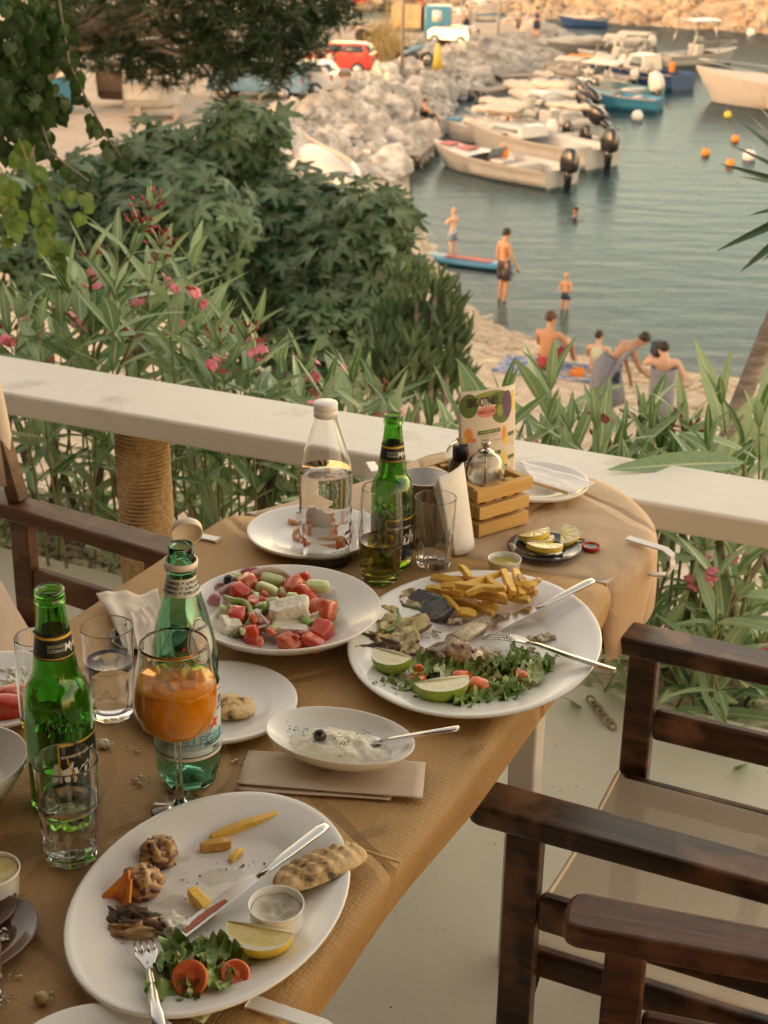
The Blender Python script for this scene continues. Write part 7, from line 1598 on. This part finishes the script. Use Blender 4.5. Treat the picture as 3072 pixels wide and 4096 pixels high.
boat('narrow white boat behind the grey frame boat', dw(1215, 180), dw(1360, 190), 1.7, .7, ext=[('cover', .3, .95, .1, .3), ('bimini', .2, .5, .9), ('motor', .8, 0, m_motw)])
yb_, ys_ = dw(1496, 214), dw(1960, 262); boat('large white yacht with red waterline cut off by the right edge', yb_, ys_, 3.4, 1.12, group=None, name='motor_yacht', stripe=None, sink=.05, ext=[('cabin', .2, .62, .8), ('rail', .5, .99), ('fender', .55, m_hullw), ('cover', .30, .5, .95, .5)])
yt = bpy.data.objects.get('motor_yacht'); dy_ = (yb_-ys_).length
MB().grid(lambda u, v: (dy_*u*.93, (1 if v > .5 else -1)*1.70*max(0.02, (1-max(0, (u-.3)/.62)**2.2))*(.86), .02+.12*abs(2*v-1)), 20, 1).obj('waterline_band', m_red, yt)
boat('dark blue long boat moored below the far rocky shore', dw(1205, 54), dw(1312, 58), 1.6, .55, m_navyh, m_cream2, group=None, name='wooden_boat', ext=[('cover', .2, .8, .05, .25), ('fender', .05, MATS['life_orange'])])
boat('white sailing boat with blue stripe and mast beyond the quay', dw(1080, 44), dw(985, 38), 2.4, .95, stripe=m_blueh, group=None, name='sailing_boat', ext=[('mast', .45, 14.0), ('cover', .1, .5, .75, .35), ('cabin', .3, .7, .4)])
boat('white sailing boat with a second mast behind the quay people', dw(1030, 66), dw(960, 60), 2.4, .95, group=None, name='sailing_boat', ext=[('mast', .5, 14.0), ('cabin', .3, .7, .4)])
for x, z in ((1068, 14),): pass
def buoy(label, x, y, r, mat):
    p = dw(x, y); t = thing('buoy', label, 'buoy', p, 0, 'mooring buoys floating in the bay')
    MB().blob((0, 0, r*.55), (r, r, r*1.05), 1, .02, 1, 16, 12).obj('float', mat, t); MB().tube([(0, 0, r*1.5), (0, 0, r*1.85)], r*.16, 8).obj('eye', m_motor, t)
m_bo = nmat('buoy_orange', (.76, .26, .03), rough=.45); m_bw = nmat('buoy_white', (.72, .70, .66), rough=.45); m_by = nmat('buoy_yellow', (.66, .50, .08), rough=.45)
buoy('orange buoy left of the white one at the right side of the bay', 1524, 335, .16, m_bo); buoy('orange buoy nearest the palm leaf tip', 1577, 358, .16, m_bo); buoy('orange buoy touching the upper palm leaf', 1588, 305, .16, m_bo)
buoy('large white buoy right of the orange ones', 1618, 345, .24, m_bw); buoy('yellow buoy below the yacht', 1572, 253, .17, m_by); buoy('white buoy in front of the blue rowing boat', 1376, 258, .25, m_bw); buoy('small white buoy off the far shore', 1622, 76, .3, m_bw); buoy('red buoy left of the yacht bow', 1432, 163, .2, nmat('buoy_red', (.5, .08, .05), rough=.45))
# jetties
m_plank = wood_mat('jetty_plank', (.26, .22, .18), (.42, .37, .31), (.34, .29, .24), rough=.85, scale=2)
def jetty(label, a, b, w_=1.0, n=12):
    a, b = Vector(a), Vector(b); L = (b-a).length; t = thing('jetty', label, 'jetty', mat=frame(a, b-a), group='small wooden jetties of the breakwater')
    for k in range(n): MB().box((L*(k+.5)/n, 0, 0), (L/n*.93, w_, .05)).obj('plank', m_plank, t, smooth=False)
    for s in (-1, 1):
        MB().box((L/2, s*w_*.4, -.1), (L, .08, .12)).obj('bearer', m_plank, t, smooth=False)
        for f in (.15, .85): MB().tube([(L*f, s*w_*.42, -.05), (L*f, s*w_*.42, -1.2)], .06, 8).obj('pile', m_plank, t)
JZ = WL+.55
jetty('grey plank jetty nearest the white open boat', dw(868, 335, JZ), dw(922, 288, JZ), 1.3, 9)
jetty('second plank jetty beside the boat with blue foredeck', dw(985, 258, JZ), dw(1035, 250, JZ), 1.0, 8)
jetty('weathered jetty in the middle of the breakwater', dw(1035, 196, JZ), dw(1100, 188, JZ), 1.0, 8)
jetty('long jetty near the end of the breakwater', dw(1075, 164, JZ), dw(1180, 160, JZ), 1.0, 10)

# vehicles on the quay
m_tyre = nmat('tyre', (.02, .02, .02), rough=.8); m_rim = nmat('wheel_rim', (.55, .53, .5), rough=.3, metal=.8); m_cglass = nmat('car_glass', (.05, .07, .08), rough=.08, coat=.5)
def car(label, loc, ang, paint, L=3.6, Wd=1.6, Hh=1.48, van=0):
    t = thing('parked_car', label, 'car', loc, ang, 'cars parked on the quay'); m_ = paint; w2 = Wd/2
    prof = [(-L/2, .32), (-L/2-.02, .62), (-L/2+.06, .92), (-L*.47, 1.0), (-L*.40, Hh*.97), (-L*.30, Hh), (L*.12, Hh*.985), (L*.20, Hh*.93), (L*.33, .98), (L*.46, .86), (L/2, .62), (L/2, .32)]
    n = len(prof); ws = [1, 1, 1, .98, .86, .84, .84, .86, .97, .98, .98, 1]
    MB().add([(x, -w2*k, z) for (x, z), k in zip(prof, ws)]+[(x, w2*k, z) for (x, z), k in zip(prof, ws)], [tuple(range(n)), tuple(range(2*n-1, n-1, -1))]+[(i, n+i, n+(i+1) % n, (i+1) % n) for i in range(n)]).obj('body', m_, t, bevel=.06, seg=2)
    for s in (-1, 1):
        for (x0, x1, xb0, xb1) in ((-L*.36, -L*.10, -L*.40, -L*.10), (-L*.08, L*.17, -L*.08, L*.27)):
            y = s*(w2*.87); MB().add([(xb0, s*w2*.985, 1.02), (xb1, s*w2*.985, 1.0), (x1, s*w2*.875, Hh*.93), (x0, s*w2*.875, Hh*.93)], [(0, 1, 2, 3)]).obj('side_window', m_cglass, t, solid=.02)
        for x in (-L*.31, L*.31):
            MB().tube([(x, s*(w2-.16), .30), (x, s*(w2+.01), .30)], .30, 20).obj('wheel', m_tyre, t); MB().tube([(x, s*(w2-.05), .30), (x, s*(w2+.02), .30)], .20, 16).obj('rim', m_rim, t.children[-1])
        MB().box((-L/2-.0, s*w2*.8, .80), (.06, .2, .24)).obj('tail_light', m_red, t, bevel=.02); MB().box((L/2-.06, s*w2*.74, .70), (.1, .3, .16)).obj('headlight', m_rim, t, bevel=.03)
    MB().add([(-L*.475, -w2*.84, 1.0), (-L*.475, w2*.84, 1.0), (-L*.415, w2*.76, Hh*.93), (-L*.415, -w2*.76, Hh*.93)], [(0, 1, 2, 3)]).obj('rear_window', m_cglass, t, solid=.03)
    MB().add([(L*.335, -w2*.86, .99), (L*.335, w2*.86, .99), (L*.215, w2*.78, Hh*.92), (L*.215, -w2*.78, Hh*.92)], [(0, 1, 2, 3)]).obj('windscreen', m_cglass, t, solid=.03)
    return t
m_rc = nmat('red_car_paint', (.46, .035, .025), rough=.25, coat=.6); m_wc = nmat('white_car_paint', (.60, .59, .57), rough=.25, coat=.6); m_sc = nmat('silver_car_paint', (.42, .42, .42), rough=.3, coat=.5, metal=.3); m_bc = nmat('blue_car_paint', (.16, .28, .38), rough=.3, coat=.5)
c_ = dw(735, 160, QZ); rc = car('small red car parked on the quay beside the pine tree', c_, R_(168), m_rc, 3.1, 1.45, 1.38)
MB().lathe([(0, 0), (.16, 0), (.16, .01), (0, .012)], 20).xf(TRS((.25, .80, .78), (R_(-90), 0, 0))).obj('door_sticker', m_wc, rc)
car('white hatchback parked below the pine branches', dw(640, 205, QZ), R_(165), m_wc, 3.3, 1.5, 1.35)
car('silver car by the blue cabin at the far end of the quay', dw(978, 100, QZ), R_(150), m_sc, 2.5, 1.2, 1.05)
car('pale blue car half hidden under the pine branches', dw(560, 212, QZ), R_(170), m_bc, 3.8, 1.65, 1.45)
# crane lorry with blue cab
lc = dw(905, 92, QZ); t = thing('crane_lorry', 'lorry with blue cab, red crane arm and timber load', 'lorry', mat=TRS(lc, (0, 0, R_(-6)), .72))
MB().box((1.4, 0, 1.55), (1.9, 2.2, 2.3)).obj('cab', m_blueh, t, bevel=.12); MB().box((1.4, -1.11, 2.0), (.7, .02, .8)).obj('cab_window', m_wc, t); MB().box((-2.4, 0, .95), (5.4, 2.2, .3)).obj('load_bed', m_greyc, t)
MB().box((-.9, 0, 1.9), (2.2, 2.0, 1.6)).obj('timber_load', nmat('pale_timber', (.48, .30, .16), (.58, .40, .24), 3, .8), t, bevel=.05)
MB().tube([(.2, 0, 1.1), (.2, 0, 3.2)], .14, 8).obj('crane_post', m_red, t); MB().tube([(.2, 0, 3.1), (-2.6, 0, 3.35), (-5.4, 0, 2.6)], [.16, .14, .10], 8).obj('crane_arm', nmat('crane_red', (.46, .06, .03), rough=.5), t); MB().tube([(-5.4, 0, 2.6), (-5.4, 0, 1.4)], .05, 6).obj('crane_hook', m_motor, t)
for x in (-4.2, -3.0, 1.2):
    for s in (-1, 1): MB().tube([(x, s*.85, .5), (x, s*1.12, .5)], .5, 18).obj('wheel', m_tyre, t)
# boat stand, lamp post, masts
lp = dw(868, 168, QZ); t = thing('lamp_post', 'tall grey lamp post standing on the quay', 'lamp post', lp); MB().tube([(0, 0, 0), (0, 0, 10)], [.085, .06], 10).obj('pole', m_greyc, t); MB().box((0, 0, .2), (.3, .3, .4)).obj('base', m_greyc, t)
for x, y, lb in ((1015, 92, 'white flag mast left of the quay people'), (1076, 88, 'leaning mast beyond the boulders at the quay end')):
    p = dw(x, y, QZ); t = thing('flag_mast', lb, 'mast', p); MB().tube([(0, 0, 0), (-.2 if y < 90 else 0, 0, 9)], [.07, .05], 8).obj('pole', m_hullw, t); MB().box((0, 0, .1), (.3, .3, .2)).obj('base', m_greyc, t)
def moto(label, loc, ang, col):
    t = thing('motorbike', label, 'motorbike', loc, ang, 'motorbikes parked on the quay')
    for x in (-.62, .62):
        a = [2*math.pi*i/18 for i in range(19)]; MB().tube([(x+.27*math.cos(q), 0, .30+.27*math.sin(q)) for q in a], .055, 8, cap=False).obj('wheel', m_tyre, t); MB().tube([(x, -.04, .3), (x, .04, .3)], .17, 12).obj('rim', m_rim, t.children[-1])
    MB().tube([(-.6, 0, .55), (-.2, 0, .72), (.25, 0, .80), (.42, 0, .95)], [.10, .16, .15, .08], 10).obj('body', col, t); MB().tube([(-.65, 0, .80), (-.15, 0, .80)], .11, 8, flat=.6).obj('seat', m_motor, t)
    MB().tube([(.42, 0, .98), (.62, 0, .3)], .035, 6).obj('front_fork', m_rim, t); MB().tube([(.36, -.35, 1.05), (.42, 0, 1.0), (.36, .35, 1.05)], .02, 6).obj('handlebar', m_motor, t); MB().blob((0, 0, .42), (.26, .15, .2), 3, .15, 2, 12, 8).obj('engine', m_steel_dk, t)
moto('dark motorbike parked left of the yellow barrier on the quay', dw(895, 142, QZ), .3, m_bc); moto('grey scooter parked beside the dark motorbike', dw(922, 134, QZ), .5, m_sc); moto('white scooter behind the lamp post on the quay', dw(880, 132, QZ), .2, m_wc)
p = dw(945, 148, QZ); tag(MB().hexa([(-.25, -.3, 0), (.25, -.3, 0), (.25, .3, 0), (-.25, .3, 0)], [(-.06, -.25, 1.1), (.06, -.25, 1.1), (.06, .25, 1.1), (-.06, .25, 1.1)]).xf(Matrix.Translation(p)).obj('barrier_board', m_by), 'yellow folding barrier board between motorbikes and boulders', 'barrier')
t = thing('dry_bush', 'sunlit yellow dry bush behind the red car', 'bush', dw(835, 135, QZ)); mb = MB(); r = random.Random(3)
for k in range(900):
    d = Vector((r.gauss(0, .55), r.gauss(0, .5), abs(r.gauss(0, .9)))); e = d+Vector((r.gauss(0, .15), r.gauss(0, .15), .35)); s = Vector((.02, .01, 0)); mb.add([d-s, d+s, e+s*.3, e-s*.3], [(0, 1, 2, 3)])
o = mb.obj('foliage', nmat('dry_grass', (.36, .28, .11), (.46, .37, .17), 2, .9), t); o['kind'] = 'stuff'
# boats ashore at the left
t = boat('white boat with tall frames standing ashore under the pine', dw(402, 262, QZ-.1)+Vector((0, 0, .7)), dw(270, 262, QZ-.1)+Vector((0, 0, .7)), 1.9, .7, group=None, name='beached_boat', ext=[('console', .45, 1.3), ('bimini', .1, .3, 1.5, m_hullw), ('mast', .02, 2.3), ('bimini', .6, .85, 1.5, m_hullw)])
for x in (1.0, 3.6): MB().box((x*.5, 0, -.45), (.2, 1.6, .7)).obj('cradle', m_plank, t, smooth=False)
t = boat('brown wooden boat with white canopy ashore behind the frames boat', dw(360, 232, QZ)+Vector((0, 0, .5)), dw(225, 228, QZ)+Vector((0, 0, .5)), 2.2, 1.0, nmat('brown_hull', (.12, .075, .05), rough=.6), m_plank, group=None, name='beached_boat', ext=[('bimini', .15, .85, 1.5, m_hullw)])
t = boat('pale blue boat ashore at the left edge under the creeper', dw(170, 248, QZ)+Vector((0, 0, .4)), dw(80, 240, QZ)+Vector((0, 0, .4)), 1.8, .8, m_blueh, m_hullw, group=None, name='beached_boat', ext=[('cover', .2, .9, .2, .45)])
ub, us = on(1210, 640, -6.3), on(1420, 770, -6.3); bc_ = (ub+us)/2; L_ = (ub-us).length*1.05; t = thing('upturned_boat', 'white dinghy lying keel up on the stones behind the fig tree', 'boat', mat=frame(Vector((bc_.x, bc_.y, -6.35)), us-ub))
MB().grid(lambda u, v: (lambda w_: ((u-.5)*L_, .75*w_*math.cos(math.pi*v), .1+.75*w_**.6*math.sin(math.pi*v)))(max(.02, 1-abs(2*u-1)**3)), 20, 14).obj('hull', m_hullw, t); MB().box((0, 0, .86), (L_*.8, .06, .08)).obj('keel', m_cream2, t)

# ================================================================== people
m_skin = nmat('golden_skin', (.46, .245, .135), (.54, .30, .175), 6, .5, sss=.15, sssr=(.6, .25, .12)); m_skin2 = nmat('pale_skin', (.56, .345, .235), (.62, .40, .285), 6, .5, sss=.15, sssr=(.6, .25, .12)); m_skin3 = nmat('tan_skin', (.30, .155, .085), (.38, .205, .12), 6, .5, sss=.15, sssr=(.6, .25, .12))  # even base skin tones: golden, pale and tan
m_hairb = nmat('black_hair', (.012, .009, .008), (.03, .022, .018), 30, .5); m_hairo = nmat('brown_hair', (.07, .035, .018), (.12, .06, .03), 30, .5); m_hairl = nmat('blond_hair', (.45, .27, .10), (.56, .36, .15), 30, .5)
STAND = dict(pel=(0, 0, .93), wai=(0, .0, 1.10), che=(0, .0, 1.30), nk=(0, .0, 1.49), hd=(0, .02, 1.62), tp=(0, .01, 1.72), sL=(-.19, 0, 1.42), eL=(-.24, -.03, 1.12), wL=(-.24, .04, .86), hL=(-.235, .06, .76), sR=(.19, 0, 1.42), eR=(.24, -.03, 1.12), wR=(.24, .04, .86), hR=(.235, .06, .76), pL=(-.095, 0, .90), kL=(-.10, .02, .50), aL=(-.10, -.02, .09), tL=(-.11, .15, .03), pR=(.095, 0, .90), kR=(.10, .02, .50), aR=(.10, -.02, .09), tR=(.11, .15, .03))
EDG = [('pel', 'wai'), ('wai', 'che'), ('che', 'nk'), ('nk', 'hd'), ('hd', 'tp'), ('che', 'sL'), ('sL', 'eL'), ('eL', 'wL'), ('wL', 'hL'), ('che', 'sR'), ('sR', 'eR'), ('eR', 'wR'), ('wR', 'hR'), ('pel', 'pL'), ('pL', 'kL'), ('kL', 'aL'), ('aL', 'tL'), ('pel', 'pR'), ('pR', 'kR'), ('kR', 'aR'), ('aR', 'tR')]
RAD = dict(pel=(.135, .10), wai=(.125, .09), che=(.15, .105), nk=(.055, .055), hd=(.078, .092), tp=(.06, .07), s=(.062, .062), e=(.042, .042), w=(.030, .026), h=(.036, .02), p=(.088, .088), k=(.058, .058), a=(.040, .040), t=(.038, .026))
def person(label, loc, rz, pose, sc=1.0, skin=None, hair=None, fat=1.0, clothes=(), hairlen=0.0, group='bathers on the beach'):
    J = dict(STAND); J.update(pose); J.pop('face', None); keys = list(J)
    t = thing('person', label, 'person', loc, rz, group); 
    edges = list(EDG); rad = {}
    hd = Vector(J['hd']); upv = (Vector(J['tp'])-hd).normalized(); fw = Vector(pose.get('face', (0, 1, 0))).normalized(); fw = (fw-upv*fw.dot(upv)).normalized(); sd = fw.cross(upv)
    for nm_, v_, r_ in (('nose', fw*.105, .014), ('earL', -sd*.088, .016), ('earR', sd*.088, .016)): J[nm_] = hd+v_-upv*.005; edges.append(('hd', nm_)); rad[nm_] = (r_, r_)
    for s in 'LR':
        w_, h_ = Vector(J['w'+s]), Vector(J['h'+s]); d = (h_-w_).normalized(); lat = d.orthogonal().normalized()
        for k in range(5):
            L_ = (.075, .085, .08, .065, .05)[k]; e_ = h_+lat*(k-1.5)*.020+d*L_ if k < 4 else h_-lat*.055+d*.02
            J['f%d%s' % (k, s)] = e_; edges.append(('h'+s, 'f%d%s' % (k, s))); rad['f%d%s' % (k, s)] = (.0085, .0085)
    keys = list(J)
    me = bpy.data.meshes.new('body'); me.from_pydata([Vector(J[k])*sc for k in keys], [(keys.index(a), keys.index(b)) for a, b in edges], []); me.materials.append(skin or m_skin)
    o = bpy.data.objects.new('body', me); COL.objects.link(o); o.parent = t; sk = o.modifiers.new('Skin', 'SKIN'); sk.use_smooth_shade = True; sk.branch_smoothing = .5
    for i, k in enumerate(keys):
        r = rad.get(k) or RAD.get(k) or RAD[k[0]]; f = fat if k in ('pel', 'wai', 'che') else (1+(fat-1)*.4); me.skin_vertices[0].data[i].radius = (r[0]*sc*f, r[1]*sc*f); me.skin_vertices[0].data[i].use_root = (k == 'pel')
    s_ = o.modifiers.new('Sub', 'SUBSURF'); s_.levels = s_.render_levels = 2
    hd = Vector(J['hd'])*sc
    hm_ = Matrix((sd, fw, upv)).transposed()
    hb = MB().blob(hd+upv*.035*sc-fw*.012*sc, (.083*sc, .098*sc, .095*sc), 3, .06, 2, 18, 12, hm_)
    cut = []
    for f in hb.f:
        c = sum((Vector(hb.v[i]) for i in f), Vector())/len(f)-hd
        if c.dot(upv) > .035*sc or (c.dot(fw) < .015*sc and c.dot(upv) > (-.045-hairlen)*sc): cut.append(f)
    hb.f = cut; hb.obj('hair', hair or m_hairb, t, solid=.012*sc)
    V3 = lambda k: Vector(J[k])*sc
    for c in clothes:
        if c[0] == 'shorts':
            mb = MB(); f = c[2] if len(c) > 2 else .55
            mb.tube([V3('pel')+Vector((0, 0, .10*sc)), V3('pel'), V3('pel')-Vector((0, 0, .08*sc))], [.150*sc*fat, .162*sc*fat, .150*sc*fat], 16, flat=.82)
            for s in 'LR': a, b = V3('p'+s), V3('k'+s); mb.tube([a, a.lerp(b, f*.5), a.lerp(b, f)], [.110*sc, .105*sc, .100*sc], 14)
            o2 = mb.obj('swim_shorts', c[1], t)
        elif c[0] == 'top':
            MB().tube([V3('wai'), V3('che'), V3('che')+Vector((0, 0, .13*sc))], [.145*sc*fat, .185*sc*fat, .12*sc], 16, flat=.75).obj('top', c[1], t)
    return t
m_sw1 = nmat('grey_shorts', (.10, .085, .085), (.02, .02, .02), 8, .8); m_sw2 = nmat('navy_trunks', (.02, .04, .08), rough=.8); m_sw3 = nmat('crimson_shorts', (.34, .03, .06), (.12, .16, .05), 5, .8, pos=(.5, .6)); m_sw4 = nmat('striped_trunks', (.05, .14, .28), (.45, .48, .5), 14, .8)
m_tow = nmat('blue_grey_towel', (.17, .185, .235), (.23, .245, .29), 12, .9, bump=.006, bscale=40); m_tow2 = nmat('blue_beach_towel', (.09, .17, .36), (.45, .45, .5), 5, .9, pos=(.45, .6))
b = dw(1085, 648); person('man in grey swim shorts wading ankle deep, seen from behind', (b.x, b.y, WL-.14), R_(-62), dict(face=(.1, 1, -.15), hd=(0, .05, 1.61), tp=(0, .05, 1.71), sR=(.19, -.02, 1.42), eR=(.23, .05, 1.14), wR=(.20, .20, .92), hR=(.19, .24, .83)), 1.06, m_skin, m_hairb, clothes=[('shorts', m_sw1, .75)])
b = dw(1220, 668); person('blond child in navy trunks standing in the shallow water', (b.x, b.y, WL-.22), R_(150), dict(face=(0, 1, -.2), eL=(-.26, .03, 1.14), wL=(-.16, .18, 1.10), hL=(-.10, .2, 1.12), eR=(.26, .03, 1.14), wR=(.16, .2, 1.08), hR=(.1, .22, 1.1), hd=(0, .02, 1.66), tp=(0, .02, 1.80)), .60, m_skin, m_hairl, 1.1, clothes=[('shorts', m_sw2, .35)])
b = dw(977, 566); person('blond child in striped trunks kneeling on the paddle board', (b.x, b.y, WL+.12), R_(40), dict(face=(.2, 1, 0), eL=(-.24, .12, 1.2), wL=(-.1, .26, 1.28), hL=(-.05, .28, 1.3), eR=(.24, .12, 1.2), wR=(.1, .26, 1.26), hR=(.05, .28, 1.28), hd=(0, .02, 1.66), tp=(0, .02, 1.78)), .72, m_skin2, m_hairl, clothes=[('shorts', m_sw4, .7)])
b = dw(998, 570); t = thing('paddle_board', 'blue and red paddle board floating under the child', 'paddle board', (b.x, b.y, WL+.02), R_(-28)); MB().grid(lambda u, v: (lambda w_: ((u-.5)*2.9, w_*.40*(2*v-1), .05+.05*(1-(2*v-1)**2)))((1-abs(2*u-1)**2.6)**.5), 26, 8).obj('deck', m_blueh, t, solid=.09); MB().box((.2, 0, .155), (1.3, .35, .02)).obj('grip_pad', m_pinkd, t, bevel=.02)
b = dw(1243, 468); person('swimmer with only the dark head above water', (b.x, b.y, WL-1.45), R_(160), {}, 1.0, m_skin3, m_hairb, hairlen=.08)
def g_(x, y):
    d = ray(x*1.8517, y*1.8517); t = 8.0
    while t < 120:
        p = Vector((0, 0, CAM_Z))+d*t
        if p.z <= ground(p.x, p.y): return Vector((p.x, p.y, ground(p.x, p.y)))
        t += .05
    return on(x*1.8517, y*1.8517, -6.95)
SIT = dict(pel=(0, 0, .13), wai=(0, -.03, .30), che=(0, -.01, .52), nk=(0, .05, .72), hd=(0, .07, .86), tp=(0, .07, .96), sL=(-.19, 0, .65), eL=(-.24, .12, .38), wL=(-.20, .32, .42), hL=(-.16, .38, .44), sR=(.19, 0, .65), eR=(.26, .16, .44), wR=(.18, .38, .46), hR=(.13, .43, .47), pL=(-.10, .03, .11), kL=(-.18, .42, .42), aL=(-.14, .62, .07), tL=(-.14, .76, .04), pR=(.10, .03, .11), kR=(.20, .40, .44), aR=(.16, .62, .07), tR=(.16, .76, .04), face=(.5, 1, 0))
b = g_(1180, 802); person('seated man in crimson shorts on the blue towel, back to the viewer', (b.x, b.y, b.z+.02), R_(-35), SIT, 1.12, m_skin, m_hairo, 1.08, clothes=[('shorts', m_sw3, .6)])
t = thing('beach_towel', 'blue striped beach towel under the seated man', 'towel', (b.x+.1, b.y+.1, b.z+.012), R_(-20)); MB().grid(lambda u, v: ((u-.5)*2.0, (v-.5)*1.1, .012*noise.noise(Vector((u*6, v*4, 1)))), 20, 12).obj('cloth', m_tow2, t, solid=.012)
b = g_(1287, 812); person('child with short black hair sitting on the sand behind the bending man', (b.x, b.y, b.z), R_(-20), SIT, .85, m_skin2, m_hairb, 1.0, clothes=[('top', nmat('pale_green_shirt', (.5, .56, .42), rough=.9))], hairlen=.06)
t = thing('beach_bag', 'orange beach bag beside the seated child', 'bag', g_(1247, 815)); MB().blob((0, 0, .08), (.13, .09, .10), 4, .3, 2, 14, 10).obj('bag_body', MATS['life_orange'], t); MB().tube([(-.09, 0, .15), (0, 0, .23), (.09, 0, .15)], .010, 6).obj('strap', m_plank, t)
BEND = dict(pel=(0, -.08, .93), wai=(0, .04, 1.07), che=(0, .22, 1.20), nk=(0, .38, 1.30), hd=(0, .48, 1.36), tp=(0, .54, 1.44), sL=(-.20, .24, 1.28), eL=(-.26, .30, .98), wL=(-.22, .38, .72), hL=(-.21, .40, .62), sR=(.20, .24, 1.28), eR=(.26, .34, 1.0), wR=(.18, .52, .84), hR=(.15, .58, .78), face=(-.2, 1, -.3))
b = g_(1312, 918); pm1 = person('dark haired man bending forward wrapped in a blue grey towel', (b.x, b.y, b.z), R_(-80), BEND, 1.06, m_skin3, m_hairb, 1.08, clothes=[('shorts', m_sw2, .6)])
def tube_towel(par, pts, rads, name='towel', mat=m_tow, flat=.8):
    mb = MB().tube(pts, rads, 26, cap=False, flat=flat); mb.v = [(x*(1+.06*math.sin(math.atan2(y, x)*9)), y*(1+.06*math.cos(math.atan2(y, x)*7)), z) for x, y, z in mb.v]; mb.obj(name, mat, par, solid=.015)
tube_towel(pm1, [(0, -.02, .38), (0, -.06, .7), (0, -.08, .98), (0, .02, 1.14)], [.30, .27, .23, .20])
MB().grid(lambda u, v: (-.27+.54*u, -.10+.42*v-.05*math.sin(u*3.1), 1.13+.24*v+.03*math.sin(u*9)-.30*(1-v)**2), 16, 10).obj('towel', m_tow, pm1, solid=.02)
WOM = dict(eL=(-.30, .10, 1.30), wL=(-.14, .16, 1.50), hL=(-.08, .14, 1.58), eR=(.32, .04, 1.16), wR=(.30, .14, .94), hR=(.28, .16, .86), hd=(-.03, .05, 1.58), tp=(-.05, .06, 1.68), face=(-.6, .8, 0))
b = g_(1418, 968); pm2 = person('person with bare pale shoulders wrapped in a blue grey towel, drying hair', (b.x, b.y, b.z), R_(-8), WOM, 1.02, m_skin2, m_hairb, 1.12, hairlen=.03)
tube_towel(pm2, [(0, 0, .42), (0, 0, .75), (0, 0, 1.0), (0, .0, 1.25), (0, 0, 1.34)], [.27, .25, .23, .235, .24], flat=.78)
mb = MB().blob((-.12, .12, 1.60), (.11, .09, .13), 4, .25, 2, 16, 10); mb.obj('hand_towel', nmat('dark_towel', (.05, .06, .08), rough=.9), pm2)
b = dw(932, 276, JZ); person('person in black crouching at the foot of the boulders by the jetty', (b.x-.3, b.y+.5, JZ+.05), R_(-60), SIT, 1.0, m_skin, m_hairo, 1.0, clothes=[('top', m_motor), ('shorts', m_motor, .9)], group='people on the quay')
for x, y, rz, lb, hr_, tp_ in ((1006, 80, 20, 'person in white shirt standing at the far end of the quay', m_hairo, m_hullw), (1118, 82, 90, 'person sitting out on the last boulders of the quay in pale shirt', m_hairl, m_hullw), (1158, 84, -30, 'person in dark shirt standing at the tip of the quay', m_hairb, m_navyh), (692, 190, 10, 'person walking between the white and the red car', m_hairb, m_motor)):
    b = dw(x, y, QZ); person(lb, (b.x, b.y, QZ), R_(rz), {}, 1.0, m_skin, hr_, 1.0, clothes=[('top', tp_), ('shorts', m_sw2, .9)], group='people on the quay')
